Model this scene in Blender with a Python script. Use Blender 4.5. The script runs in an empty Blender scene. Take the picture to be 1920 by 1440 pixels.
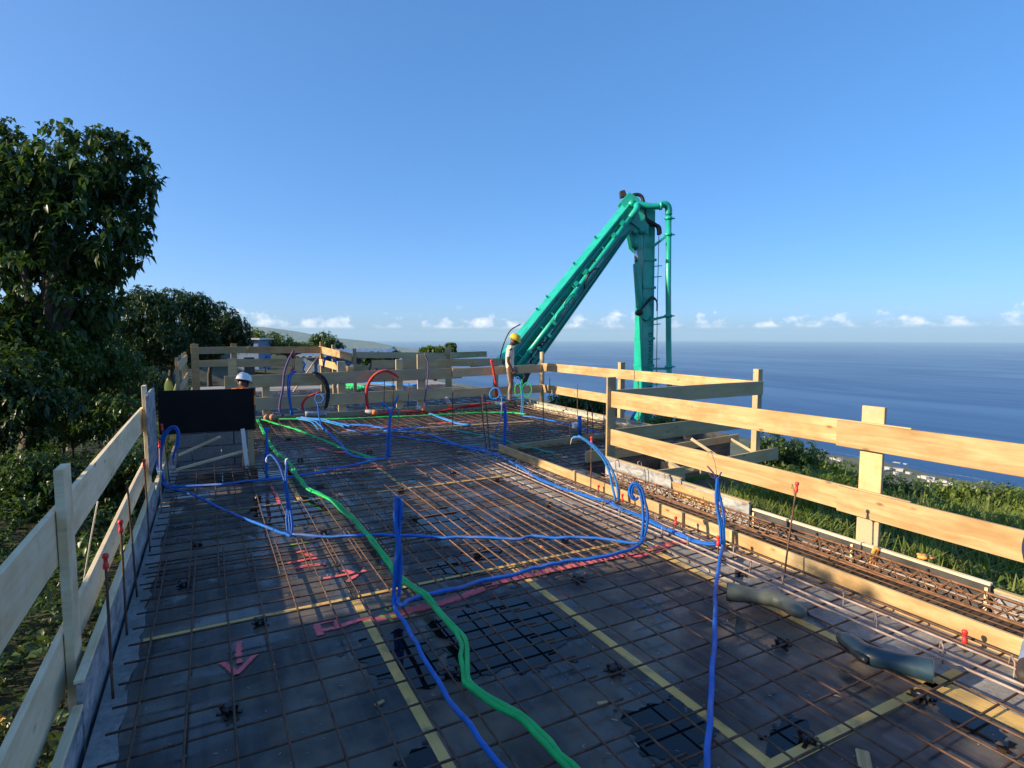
import bpy, bmesh, math, random
import numpy as np
from mathutils import Vector, Matrix, Quaternion

scene = bpy.context.scene
COL = scene.collection
R = random.Random(7)
PI = math.pi

# ------------------------------------------------------------------ camera
# The slab runs along +Y, the valley and the sea lie towards +X; the rebar mat lies at z = 0.
EYE = Vector((0.0, 0.0, 1.74))
yaw, pitch = 0.4812, 0.0812
fwd = Vector((math.sin(yaw)*math.cos(pitch), math.cos(yaw)*math.cos(pitch), -math.sin(pitch)))
cam_data = bpy.data.cameras.new("camera")
cam_data.sensor_width = 36.0
cam_data.lens = 20.36
cam_data.clip_start = 0.05
cam_data.clip_end = 90000.0
cam = bpy.data.objects.new("camera", cam_data)
COL.objects.link(cam)
cam.location = EYE
cam.rotation_euler = fwd.to_track_quat('-Z', 'Y').to_euler()
scene.camera = cam

# ------------------------------------------------------------------ sun and sky
SUN_EL = math.radians(21.5)
SUN_AZ = math.radians(-80.0)            # from +Y towards +X, so the sun stands over -X
to_sun = Vector((math.sin(SUN_AZ)*math.cos(SUN_EL), math.cos(SUN_AZ)*math.cos(SUN_EL), math.sin(SUN_EL)))
sun_data = bpy.data.lights.new("sun", 'SUN')
sun_data.energy = 5.0
sun_data.angle = math.radians(0.53)
sun_data.color = (1.0, 0.80, 0.54)
sun = bpy.data.objects.new("sun", sun_data)
COL.objects.link(sun)
sun.rotation_euler = (-to_sun).to_track_quat('-Z', 'Y').to_euler()

world = bpy.data.worlds.new("World")
scene.world = world
world.use_nodes = True
wt = world.node_tree
wt.nodes.clear()
def wn(kind, **kw):
    n = wt.nodes.new(kind)
    for k, v in kw.items():
        setattr(n, k, v)
    return n
w_out = wn('ShaderNodeOutputWorld')
w_bg = wn('ShaderNodeBackground')
w_bg.inputs['Strength'].default_value = 0.13
w_sky = wn('ShaderNodeTexSky', sky_type='NISHITA', sun_disc=False)
w_sky.sun_elevation = SUN_EL
w_sky.sun_rotation = SUN_AZ
w_sky.altitude = 400.0
w_sky.air_density = 0.6
w_sky.dust_density = 1.8
w_sky.ozone_density = 5.0
w_hsv = wn('ShaderNodeHueSaturation')
w_hsv.inputs['Saturation'].default_value = 1.4
# the phone compressed the range between zenith and horizon: one tone curve over the whole sky
w_gam = wn('ShaderNodeGamma'); w_gam.inputs[1].default_value = 0.55
wt.links.new(w_sky.outputs[0], w_gam.inputs[0])
wt.links.new(w_gam.outputs[0], w_hsv.inputs['Color'])
w_tint = wn('ShaderNodeMix', data_type='RGBA', blend_type='MULTIPLY'); w_tint.inputs[0].default_value = 1.0
w_tint.inputs['B'].default_value = (1.62, 1.84, 2.10, 1.0)
wt.links.new(w_hsv.outputs[0], w_tint.inputs['A'])
# a low band of small cumulus all round the horizon
w_tc = wn('ShaderNodeTexCoord')
w_sep = wn('ShaderNodeSeparateXYZ')
wt.links.new(w_tc.outputs['Generated'], w_sep.inputs[0])
def wmath(op, a, b=None, c=None):
    n = wn('ShaderNodeMath', operation=op)
    for i, v in enumerate((a, b, c)):
        if v is None: continue
        if isinstance(v, (int, float)): n.inputs[i].default_value = v
        else: wt.links.new(v, n.inputs[i])
    return n.outputs[0]
w_map = wn('ShaderNodeMapping')
w_map.inputs['Scale'].default_value = (1.0, 1.0, 1.5)
wt.links.new(w_tc.outputs['Generated'], w_map.inputs[0])
w_n1 = wn('ShaderNodeTexNoise'); w_n1.inputs['Scale'].default_value = 30.0; w_n1.inputs['Detail'].default_value = 6.0; w_n1.inputs['Roughness'].default_value = 0.6
w_n2 = wn('ShaderNodeTexNoise'); w_n2.inputs['Scale'].default_value = 6.0; w_n2.inputs['Detail'].default_value = 2.0
wt.links.new(w_map.outputs[0], w_n1.inputs['Vector'])
wt.links.new(w_map.outputs[0], w_n2.inputs['Vector'])
z = w_sep.outputs['Z']
rise = wn('ShaderNodeMapRange'); rise.interpolation_type = 'SMOOTHSTEP'
rise.inputs['From Min'].default_value = 0.012; rise.inputs['From Max'].default_value = 0.019
wt.links.new(z, rise.inputs['Value'])
thr = wn('ShaderNodeMapRange')
thr.inputs['From Min'].default_value = 0.014; thr.inputs['From Max'].default_value = 0.048
thr.inputs['To Min'].default_value = 0.42; thr.inputs['To Max'].default_value = 0.62
wt.links.new(z, thr.inputs['Value'])
dens = wmath('ADD', w_n1.outputs[0], wmath('MULTIPLY', wmath('SUBTRACT', w_n2.outputs[0], 0.5), 0.42))
puff = wmath('MULTIPLY', wmath('MINIMUM', wmath('MAXIMUM', wmath('MULTIPLY', wmath('SUBTRACT', dens, thr.outputs[0]), 5.5), 0.0), 1.0), rise.outputs[0])
fall = wn('ShaderNodeMapRange'); fall.interpolation_type = 'SMOOTHSTEP'
fall.inputs['From Min'].default_value = 0.036; fall.inputs['From Max'].default_value = 0.058
fall.inputs['To Min'].default_value = 1.0; fall.inputs['To Max'].default_value = 0.0
wt.links.new(z, fall.inputs['Value'])
puff = wmath('MULTIPLY', wmath('MULTIPLY', puff, 0.72), fall.outputs[0])
w_mix = wn('ShaderNodeMix', data_type='RGBA')
wt.links.new(puff, w_mix.inputs['Factor'])
wt.links.new(w_tint.outputs['Result'], w_mix.inputs['A'])
w_mix.inputs['B'].default_value = (6.8, 6.5, 6.6, 1.0)
wt.links.new(w_mix.outputs['Result'], w_bg.inputs['Color'])
wt.links.new(w_bg.outputs[0], w_out.inputs[0])

scene.view_settings.view_transform = 'Standard'
scene.view_settings.look = 'None'
scene.view_settings.exposure = 0.8
scene.view_settings.gamma = 1.0
scene.view_settings.use_curve_mapping = False
scene.render.engine = 'CYCLES'
scene.cycles.use_denoising = True
scene.cycles.max_bounces = 7
scene.cycles.volume_bounces = 0
scene.cycles.transparent_max_bounces = 12

# ------------------------------------------------------------------ materials
class Nodes:
    def __init__(self, name):
        self.m = bpy.data.materials.new(name)
        self.m.use_nodes = True
        self.t = self.m.node_tree
        self.p = self.t.nodes['Principled BSDF']
        self.out = self.t.nodes['Material Output']
    def n(self, kind, **kw):
        n = self.t.nodes.new(kind)
        for k, v in kw.items(): setattr(n, k, v)
        return n
    def l(self, a, b): self.t.links.new(a, b)
    def coord(self, which='Object', scale=(1, 1, 1), rand=True):
        tc = self.n('ShaderNodeTexCoord')
        mp = self.n('ShaderNodeMapping')
        mp.inputs['Scale'].default_value = scale
        if rand:
            oi = self.n('ShaderNodeObjectInfo')
            cb = self.n('ShaderNodeCombineXYZ')
            for k, f in enumerate((17.0, 31.0, 53.0)):
                mm = self.n('ShaderNodeMath', operation='MULTIPLY'); mm.inputs[1].default_value = f
                self.l(oi.outputs['Random'], mm.inputs[0]); self.l(mm.outputs[0], cb.inputs[k])
            self.l(cb.outputs[0], mp.inputs['Location'])
        self.l(tc.outputs[which], mp.inputs['Vector'])
        return mp.outputs[0]
    def noise(self, vec, scale, detail=4.0, rough=0.55, dist=0.0):
        n = self.n('ShaderNodeTexNoise')
        n.inputs['Scale'].default_value = scale; n.inputs['Detail'].default_value = detail
        n.inputs['Roughness'].default_value = rough; n.inputs['Distortion'].default_value = dist
        if vec is not None: self.l(vec, n.inputs['Vector'])
        return n.outputs[0]
    def ramp(self, fac, stops):
        r = self.n('ShaderNodeValToRGB')
        e = r.color_ramp.elements
        while len(e) < len(stops): e.new(0.5)
        for i, (p, c) in enumerate(stops):
            e[i].position = p
            e[i].color = (c, c, c, 1) if isinstance(c, (int, float)) else (*c, 1)
        self.l(fac, r.inputs[0])
        return r.outputs[0]
    def mix(self, fac, a, b, mode='MIX'):
        n = self.n('ShaderNodeMix', data_type='RGBA', blend_type=mode)
        for s, v in (('Factor', fac), ('A', a), ('B', b)):
            if isinstance(v, (int, float)) and s == 'Factor': n.inputs[0].default_value = v
            elif isinstance(v, tuple): n.inputs[s].default_value = (*v, 1)
            elif s == 'Factor': self.l(v, n.inputs[0])
            else: self.l(v, n.inputs[s])
        return n.outputs['Result']
    def bump(self, h, strength=0.3, dist=0.01):
        b = self.n('ShaderNodeBump')
        b.inputs['Strength'].default_value = strength; b.inputs['Distance'].default_value = dist
        self.l(h, b.inputs['Height']); self.l(b.outputs[0], self.p.inputs['Normal'])
    def base(self, c):
        if isinstance(c, tuple): self.p.inputs['Base Color'].default_value = (*c, 1)
        else: self.l(c, self.p.inputs['Base Color'])
        return self
    def rough(self, r):
        if isinstance(r, (int, float)): self.p.inputs['Roughness'].default_value = r
        else: self.l(r, self.p.inputs['Roughness'])
        return self

def worn(name, c, rough=0.5, var=0.25, scale=6.0, metallic=0.0, bump=0.0, spec=0.5):
    """plain coloured surface with a mottled tone, uneven gloss and faint relief"""
    N = Nodes(name)
    v = N.coord()
    a = N.noise(v, scale, 5.0)
    dark = tuple(x*(1-var) for x in c); light = tuple(min(1, x*(1+var)) for x in c)
    N.base(N.ramp(a, [(0.3, dark), (0.7, light)]))
    b = N.noise(v, scale*3.1, 3.0)
    N.rough(N.ramp(b, [(0.3, max(0.02, rough-0.1)), (0.7, min(1, rough+0.1))]))
    N.p.inputs['Metallic'].default_value = metallic
    N.p.inputs['Specular IOR Level'].default_value = spec
    if bump: N.bump(N.noise(v, scale*8, 3.0), bump, 0.004)
    return N.m

def timber(name, c0, c1, knot, grey=None):
    """sawn softwood: grain runs along the local X axis of each board"""
    N = Nodes(name)
    v = N.coord(scale=(0.35, 5.0, 5.0))
    band = N.noise(v, 2.6, 4.0, 0.6, 1.6)
    fine = N.noise(N.coord(scale=(1.6, 55, 55)), 1.6, 4.0)
    col = N.ramp(band, [(0.32, c0), (0.62, c1)])
    col = N.mix(N.ramp(fine, [(0.42, 0.0), (0.8, 0.30)]), col, tuple(x*0.62 for x in c0))
    blotch = N.noise(N.coord(scale=(0.9, 2.0, 2.0)), 2.6, 6.0, 0.62)
    col = N.mix(N.ramp(blotch, [(0.44, 0.0), (0.66, 0.62)]), col, tuple(x*f for x, f in zip(c0, (0.72, 0.62, 0.48))))
    smear = N.noise(N.coord(scale=(1.4, 1.0, 1.0)), 5.5, 7.0, 0.7)
    col = N.mix(N.ramp(smear, [(0.60, 0.0), (0.74, 0.55)]), col, (0.42, 0.38, 0.32))
    vo = N.n('ShaderNodeTexVoronoi'); vo.inputs['Scale'].default_value = 3.1
    N.l(N.coord(scale=(1.0, 2.4, 2.4)), vo.inputs['Vector'])
    col = N.mix(N.ramp(vo.outputs['Distance'], [(0.04, 0.9), (0.13, 0.0)]), col, knot)
    if grey:
        g = N.noise(N.coord(scale=(0.8, 1.5, 1.5)), 1.7, 5.0)
        col = N.mix(N.ramp(g, [(0.4, 0.0), (0.62, 0.9)]), col, grey)
    oi = N.n('ShaderNodeObjectInfo')
    tone = N.ramp(oi.outputs['Random'], [(0.0, 0.78), (1.0, 1.0)])
    N.base(N.mix(1.0, col, tone, 'MULTIPLY'))
    N.rough(0.72)
    N.bump(fine, 0.25, 0.002)
    return N.m

M = {}
M['timber'] = timber('fresh_timber', (0.47, 0.300, 0.125), (0.64, 0.465, 0.235), (0.20, 0.085, 0.028))
M['timber_old'] = timber('weathered_shaded_timber', (0.60, 0.43, 0.20), (0.70, 0.54, 0.29), (0.18, 0.10, 0.05), grey=(0.46, 0.37, 0.24))  # weathered boards, tinted warmer and lighter to offset the shade they stand in
M['timber_pale'] = timber('planed_batten', (0.84, 0.66, 0.39), (0.90, 0.77, 0.52), (0.32, 0.18, 0.08))  # pale battens, lightened so the shaded left rail reads bright
M['timber_grey'] = timber('stained_shaded_board', (0.46, 0.345, 0.165), (0.56, 0.44, 0.23), (0.2, 0.13, 0.07), grey=(0.42, 0.35, 0.22))  # grey stands in for shade on the unlit rails, cement stain elsewhere

def film_ply():
    N = Nodes('film_faced_plywood')
    v = N.coord(scale=(1, 1, 1))
    big = N.noise(v, 1.6, 6.0, 0.62)
    streak = N.noise(N.coord(scale=(9.0, 0.7, 1.0)), 2.2, 5.0, 0.6)
    col = N.ramp(big, [(0.30, (0.014, 0.015, 0.018)), (0.48, (0.042, 0.040, 0.039)), (0.76, (0.225, 0.178, 0.120))])
    col = N.mix(N.ramp(streak, [(0.42, 0.0), (0.72, 0.55)]), col, (0.120, 0.110, 0.095))
    oi = N.n('ShaderNodeObjectInfo')
    col = N.mix(1.0, col, N.ramp(oi.outputs['Random'], [(0, 0.8), (1, 1.15)]), 'MULTIPLY')
    specks = N.n('ShaderNodeTexVoronoi'); specks.inputs['Scale'].default_value = 14.0
    N.l(v, specks.inputs['Vector'])
    col = N.mix(N.ramp(specks.outputs['Distance'], [(0.025, 0.7), (0.05, 0.0)]), col, (0.42, 0.38, 0.32))
    N.base(col)
    wet = N.noise(v, 2.6, 5.0, 0.6)
    N.rough(N.ramp(wet, [(0.40, 0.16), (0.50, 0.46), (0.75, 0.70)]))
    N.p.inputs['Specular IOR Level'].default_value = 0.40
    N.bump(N.noise(v, 3.0, 3.0), 0.12, 0.01)
    return N.m
M['deck'] = film_ply()
M['black_ply'] = worn('smooth_black_form_panel', (0.006, 0.006, 0.008), 0.5, 0.4, 3.0, spec=0.15)
M['form_black'] = worn('used_black_form_panel', (0.055, 0.055, 0.058), 0.55, 0.55, 5.0, bump=0.1)

def stained_ply():
    N = Nodes('cement_stained_form_panel')
    v = N.coord()
    a = N.noise(N.coord(scale=(1.2, 1.2, 3.0)), 5.0, 7.0, 0.65, 0.6)
    N.base(N.ramp(a, [(0.33, (0.11, 0.115, 0.125)), (0.5, (0.30, 0.31, 0.32)), (0.68, (0.47, 0.47, 0.46))]))
    N.rough(0.7); N.bump(a, 0.25, 0.004)
    return N.m
M['stained'] = stained_ply()

def concrete(name, lo, hi):
    N = Nodes(name)
    v = N.coord(rand=False)
    a = N.noise(v, 4.0, 8.0, 0.66)
    b = N.noise(v, 38.0, 4.0, 0.6)
    N.base(N.mix(N.ramp(b, [(0.35, 0.0), (0.7, 0.5)]), N.ramp(a, [(0.32, lo), (0.68, hi)]), tuple(x*0.55 for x in lo)))
    N.rough(0.85); N.bump(b, 0.6, 0.006)
    return N.m
M['concrete'] = concrete('raw_concrete', (0.20, 0.195, 0.185), (0.40, 0.385, 0.36))
M['block'] = concrete('grey_blockwork', (0.16, 0.155, 0.15), (0.26, 0.25, 0.24))

def rust(name, a, b, c):
    N = Nodes(name)
    v = N.coord()
    n = N.noise(v, 14.0, 5.0, 0.6)
    N.base(N.ramp(n, [(0.3, a), (0.5, b), (0.72, c)]))
    N.rough(0.68)
    N.p.inputs['Metallic'].default_value = 0.25
    w = N.n('ShaderNodeTexWave', wave_type='BANDS', bands_direction='X'); w.inputs['Scale'].default_value = 28.0
    N.l(N.coord(rand=False), w.inputs['Vector'])
    N.bump(w.outputs['Color'], 0.35, 0.002)
    return N.m
M['rebar'] = rust('rusty_rebar', (0.055, 0.032, 0.022), (0.105, 0.058, 0.038), (0.19, 0.105, 0.066))
M['rebar_bright'] = rust('rusty_sunlit_rebar', (0.105, 0.050, 0.024), (0.20, 0.096, 0.046), (0.31, 0.170, 0.095))  # brighter rust, also carries the sunlit tone of the middle mat
M['rebar_grey'] = rust('cement_splashed_rebar', (0.20, 0.14, 0.11), (0.36, 0.28, 0.24), (0.50, 0.42, 0.37))

def conduit(name, c):
    N = Nodes(name)
    w = N.n('ShaderNodeTexWave', wave_type='BANDS', bands_direction='X'); w.inputs['Scale'].default_value = 32.0
    tc = N.n('ShaderNodeTexCoord'); N.l(tc.outputs['UV'], w.inputs['Vector'])
    n = N.noise(tc.outputs['Object'], 5.0, 4.0)
    dusty = N.mix(N.ramp(N.noise(tc.outputs['Object'], 3.2, 7.0, 0.68), [(0.50, 0.0), (0.72, 0.42)]), N.ramp(n, [(0.3, tuple(x*0.72 for x in c)), (0.7, tuple(min(1, x*1.12) for x in c))]), (0.30, 0.28, 0.25))
    N.base(dusty)
    N.rough(N.ramp(N.noise(tc.outputs['Object'], 9.0, 4.0), [(0.35, 0.36), (0.65, 0.62)])); N.p.inputs['Specular IOR Level'].default_value = 0.4
    N.bump(w.outputs['Color'], 0.5, 0.003)
    return N.m
M['blue'] = conduit('blue_corrugated_conduit', (0.005, 0.150, 0.62))
M['bright_blue'] = conduit('light_blue_conduit', (0.02, 0.26, 0.72))
M['green'] = conduit('green_corrugated_conduit', (0.006, 0.55, 0.13))
M['teal'] = conduit('teal_conduit', (0.01, 0.33, 0.26))
M['red_pipe'] = conduit('red_corrugated_conduit', (0.62, 0.03, 0.03))
M['black_pipe'] = conduit('black_conduit', (0.02, 0.02, 0.022))
M['violet_pipe'] = conduit('violet_conduit', (0.12, 0.07, 0.22))
M['pale_pipe'] = conduit('pale_plastic_pipe', (0.62, 0.58, 0.53))
M['white_pipe'] = worn('white_wire', (0.78, 0.76, 0.72), 0.5, 0.1)
M['orange_pipe'] = worn('orange_plug', (0.75, 0.22, 0.06), 0.5, 0.15)
M['cap'] = worn('red_plastic_cap', (0.72, 0.035, 0.03), 0.38, 0.18, 20)
M['black_plastic'] = worn('black_plastic', (0.014, 0.014, 0.016), 0.45, 0.3, 20)

def strip_mat():
    N = Nodes('bare_timber_seam')
    v = N.coord(scale=(0.6, 9, 9))
    a = N.noise(v, 2.5, 5.0)
    b = N.noise(N.coord(), 9.0, 5.0)
    col = N.ramp(a, [(0.3, (0.62, 0.38, 0.09)), (0.7, (0.74, 0.50, 0.17))])
    N.base(N.mix(N.ramp(b, [(0.55, 0.0), (0.72, 0.7)]), col, (0.15, 0.12, 0.08)))
    N.rough(0.55)
    return N.m
M['seam'] = strip_mat()

def spray(name, c):
    """spray paint: covers in the middle of the stroke, breaks into specks at its edge"""
    N = Nodes(name)
    tc = N.n('ShaderNodeTexCoord')
    sep = N.n('ShaderNodeSeparateXYZ'); N.l(tc.outputs['UV'], sep.inputs[0])
    d = N.n('ShaderNodeMath', operation='SUBTRACT'); N.l(sep.outputs['Y'], d.inputs[0]); d.inputs[1].default_value = 0.5
    ab = N.n('ShaderNodeMath', operation='ABSOLUTE'); N.l(d.outputs[0], ab.inputs[0])
    n1 = N.noise(tc.outputs['Object'], 26.0, 5.0, 0.7)
    n2 = N.noise(tc.outputs['Object'], 5.0, 3.0)
    e = N.n('ShaderNodeMath', operation='MULTIPLY_ADD'); N.l(n1, e.inputs[0]); e.inputs[1].default_value = 0.75
    k = N.n('ShaderNodeMath', operation='MULTIPLY_ADD'); N.l(n2, k.inputs[0]); k.inputs[1].default_value = 0.5; k.inputs[2].default_value = -0.62
    N.l(k.outputs[0], e.inputs[2])
    s = N.n('ShaderNodeMath', operation='ADD'); N.l(ab.outputs[0], s.inputs[0]); N.l(e.outputs[0], s.inputs[1])
    alpha = N.ramp(s.outputs[0], [(0.26, 0.93), (0.50, 0.0)])
    N.l(alpha, N.p.inputs['Alpha'])
    N.base(N.ramp(n1, [(0.3, tuple(x*0.8 for x in c)), (0.7, c)])); N.rough(0.6)
    return N.m
M['spray_red'] = spray('red_spray_paint', (0.95, 0.17, 0.19))
M['spray_green'] = spray('green_spray_paint', (0.35, 0.62, 0.06))

def puddle_mat():
    N = Nodes('standing_water')
    N.base((0.006, 0.007, 0.009)); N.rough(0.03)
    N.p.inputs['IOR'].default_value = 1.33
    N.p.inputs['Specular IOR Level'].default_value = 0.7
    N.bump(N.noise(N.coord(rand=False), 7.0, 2.0), 0.03, 0.01)
    return N.m
M['puddle'] = puddle_mat()

def boom_paint():
    N = Nodes('turquoise_machine_paint')
    v = N.coord()
    a = N.noise(v, 1.5, 6.0, 0.6)
    grime = N.noise(N.coord(scale=(2.0, 2.0, 0.5)), 2.4, 8.0, 0.7)
    pnt = N.ramp(a, [(0.3, (0.008, 0.330, 0.240)), (0.7, (0.016, 0.470, 0.350))])
    N.base(N.mix(N.ramp(grime, [(0.52, 0.0), (0.72, 0.55)]), pnt, (0.030, 0.130, 0.105)))
    N.rough(N.ramp(N.noise(v, 5.0, 4.0), [(0.3, 0.26), (0.7, 0.42)]))
    N.p.inputs['Coat Weight'].default_value = 0.25
    return N.m
M['boom'] = boom_paint()
M['chrome'] = worn('chromed_rod', (0.75, 0.75, 0.76), 0.15, 0.05, metallic=1.0)
M['hose'] = worn('black_rubber_hose', (0.012, 0.012, 0.013), 0.5, 0.2)
M['letter'] = worn('dark_lettering', (0.010, 0.045, 0.045), 0.5, 0.1)

def leaf(name, c0, c1, trans=0.35, gloss=0.4):
    N = Nodes(name)
    tc = N.n('ShaderNodeTexCoord')
    at = N.n('ShaderNodeAttribute', attribute_name='tone')
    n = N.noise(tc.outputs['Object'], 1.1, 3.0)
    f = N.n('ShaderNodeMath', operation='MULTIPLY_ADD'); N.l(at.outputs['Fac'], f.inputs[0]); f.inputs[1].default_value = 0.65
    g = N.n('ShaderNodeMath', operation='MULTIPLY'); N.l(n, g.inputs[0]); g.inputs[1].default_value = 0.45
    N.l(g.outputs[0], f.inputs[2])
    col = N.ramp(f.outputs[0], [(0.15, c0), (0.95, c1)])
    N.base(col); N.rough(gloss)
    tr = N.n('ShaderNodeBsdfTranslucent')
    N.l(N.mix(1.0, col, (1.0, 1.15, 0.45), 'MULTIPLY'), tr.inputs['Color'])
    mx = N.n('ShaderNodeMixShader'); mx.inputs[0].default_value = trans
    N.l(N.p.outputs[0], mx.inputs[1]); N.l(tr.outputs[0], mx.inputs[2])
    N.l(mx.outputs[0], N.out.inputs['Surface'])
    return N.m
M['leaf_broad'] = leaf('broad_glossy_leaf', (0.024, 0.055, 0.016), (0.082, 0.138, 0.032))
M['leaf_dark'] = leaf('dark_leaf', (0.020, 0.045, 0.014), (0.060, 0.110, 0.028))
M['leaf_mid'] = leaf('mid_green_leaf', (0.035, 0.075, 0.018), (0.110, 0.175, 0.040))
M['leaf_sunny'] = leaf('yellow_green_leaf', (0.060, 0.110, 0.020), (0.170, 0.230, 0.050))
M['grass'] = leaf('grass_blade', (0.085, 0.135, 0.024), (0.260, 0.310, 0.070), 0.4, 0.6)
M['leaf_bank'] = leaf('sunlit_bank_leaf', (0.070, 0.130, 0.022), (0.215, 0.290, 0.050), 0.45, 0.5)  # brighter copy of the mid green leaf, sunlight put into its colour
M['bark'] = worn('bark', (0.075, 0.058, 0.043), 0.9, 0.4, 9.0, bump=0.5)

M['skin'] = worn('brown_skin', (0.105, 0.050, 0.030), 0.5, 0.12)
M['shirt'] = worn('light_cotton_shirt', (0.62, 0.57, 0.48), 0.9, 0.12, 14)
M['trousers'] = worn('grey_work_trousers', (0.235, 0.215, 0.20), 0.9, 0.25, 12)
M['boot_leather'] = worn('dark_work_boot', (0.035, 0.028, 0.024), 0.7, 0.3)
M['helmet_yellow'] = worn('yellow_hard_hat_shell', (0.78, 0.47, 0.02), 0.3, 0.08)
M['helmet_white'] = worn('white_hard_hat_shell', (0.70, 0.72, 0.76), 0.32, 0.06)
M['vest'] = worn('orange_vest', (0.85, 0.25, 0.05), 0.8, 0.12)
M['navy'] = worn('navy_cloth', (0.022, 0.030, 0.085), 0.9, 0.2)
M['denim'] = worn('pale_blue_denim', (0.20, 0.27, 0.40), 0.9, 0.2)
M['wellington_green'] = worn('grey_green_rubber', (0.115, 0.125, 0.095), 0.5, 0.3, 9)
M['wellington_blue'] = worn('dark_blue_rubber', (0.022, 0.050, 0.070), 0.42, 0.35, 9)
M['boot_lining'] = worn('boot_lining', (0.33, 0.31, 0.26), 0.9, 0.2)
M['roof_sheet'] = worn('pale_roof_sheet', (0.60, 0.59, 0.57), 0.5, 0.2)
M['blue_wall'] = worn('grey_blue_wall', (0.17, 0.24, 0.34), 0.7, 0.15)
M['dark_wall'] = worn('dark_cladding', (0.05, 0.055, 0.065), 0.8, 0.3)
M['village_wall'] = worn('dull_white_village_render', (0.48, 0.46, 0.43), 0.8, 0.2, 0.2)  # plain dull white for village walls, roofs and surf
M['white_wall'] = worn('white_render', (0.78, 0.77, 0.74), 0.8, 0.06)
M['glove'] = worn('orange_work_glove', (0.80, 0.36, 0.09), 0.8, 0.15, 20)
M['steel'] = worn('dark_steel_prop', (0.045, 0.035, 0.03), 0.6, 0.3, metallic=0.3)
M['bulb'] = worn('terracotta_plug', (0.45, 0.20, 0.10), 0.6, 0.15)

# ------------------------------------------------------------------ object helpers
WORLD = {}
def link(ob, parent=None, world=None):
    COL.objects.link(ob)
    w = world if world is not None else Matrix.Identity(4)
    WORLD[ob.name] = w
    if parent is not None:
        ob.parent = parent
        ob.matrix_parent_inverse = WORLD[parent.name].inverted()
    ob.matrix_basis = w
    return ob
def tag(o, label=None, cat=None, group=None, kind=None):
    for k, v in (('label', label), ('category', cat), ('group', group), ('kind', kind)):
        if v: o[k] = v
    return o
def thing(name, loc, label, cat, group=None):
    o = bpy.data.objects.new(name, None)
    o.empty_display_size = 0.2
    link(o, None, Matrix.Translation(Vector(loc)))
    return tag(o, label, cat, group)
def mesh(name, verts, faces, mat, parent=None, world=None, smooth=False, uvs=None):
    me = bpy.data.meshes.new(name)
    me.from_pydata([tuple(v) for v in verts], [], faces)
    for m in (mat if isinstance(mat, (list, tuple)) else [mat]): me.materials.append(m)
    if uvs is not None:
        uv = me.uv_layers.new(name='UVMap')
        for lp in me.loops: uv.data[lp.index].uv = uvs[lp.vertex_index]
    if smooth: me.polygons.foreach_set('use_smooth', [True]*len(me.polygons))
    me.update()
    return link(bpy.data.objects.new(name, me), parent, world)
def from_bm(name, bm, mat, parent=None, world=None, smooth=False):
    me = bpy.data.meshes.new(name)
    bmesh.ops.recalc_face_normals(bm, faces=bm.faces)
    bm.to_mesh(me); bm.free()
    for m in (mat if isinstance(mat, (list, tuple)) else [mat]): me.materials.append(m)
    if smooth: me.polygons.foreach_set('use_smooth', [True]*len(me.polygons))
    return link(bpy.data.objects.new(name, me), parent, world)
def bm_box(bm, size, at=(0, 0, 0), rot=None, bevel=0.0):
    r = bmesh.ops.create_cube(bm, size=1.0)
    vs = r['verts']
    for v in vs:
        v.co = Vector((v.co.x*size[0], v.co.y*size[1], v.co.z*size[2]))
    if bevel:
        es = list({e for v in vs for e in v.link_edges})
        b = bmesh.ops.bevel(bm, geom=es, offset=bevel, segments=1, affect='EDGES')
        vs = list({v for f in b['faces'] for v in f.verts} | {v for v in vs if v.is_valid})
    m = Matrix.Translation(Vector(at)) @ (rot.to_4x4() if rot is not None else Matrix.Identity(4))
    bmesh.ops.transform(bm, matrix=m, verts=vs)
    return vs
def frame_x(p0, p1, up=(0, 0, 1)):
    """matrix with local X from p0 to p1, local Z as close to up as can be, origin midway"""
    a, b = Vector(p0), Vector(p1)
    x = (b-a).normalized(); u = Vector(up)
    y = u.cross(x).normalized(); zz = x.cross(y)
    m = Matrix((x, y, zz)).transposed().to_4x4()
    m.translation = (a+b)/2
    return m, (b-a).length
def board(name, p0, p1, h, t, mat, parent=None, up=(0, 0, 1), bevel=0.003, warp=0.0):
    """a sawn board whose centre line runs p0-p1, h tall along up and t thick"""
    m, ln = frame_x(p0, p1, up)
    bm = bmesh.new()
    bm_box(bm, (ln, t, h), bevel=min(bevel, t*0.2))
    if warp:
        bmesh.ops.subdivide_edges(bm, edges=[e for e in bm.edges if abs((e.verts[0].co-e.verts[1].co).x) > ln*0.5], cuts=6)
        for v in bm.verts:
            s = v.co.x/ln
            v.co.z += warp*math.sin(s*5.1+warp*90); v.co.y += warp*0.5*math.sin(s*3.3+1)
    return from_bm(name, bm, mat, parent, m)
def block(name, lo, hi, mat, parent=None, bevel=0.0):
    lo, hi = Vector(lo), Vector(hi)
    bm = bmesh.new(); bm_box(bm, hi-lo, bevel=bevel)
    return from_bm(name, bm, mat, parent, Matrix.Translation((lo+hi)/2))
def smooth_path(pts, step=0.05, tension=0.5):
    P = [Vector(p) for p in pts]
    if len(P) < 3: return P
    out = []
    for i in range(len(P)-1):
        p0 = P[i-1] if i else P[0]*2-P[1]
        p1, p2 = P[i], P[i+1]
        p3 = P[i+2] if i+2 < len(P) else P[-1]*2-P[-2]
        n = max(2, min(14, int((p2-p1).length/step)))
        for k in range(n):
            t = k/n
            out.append(0.5*((2*p1)+(p2-p0)*t+(2*p0-5*p1+4*p2-p3)*t*t+(3*p1-p0-3*p2+p3)*t*t*t))
    out.append(P[-1])
    return out
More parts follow.
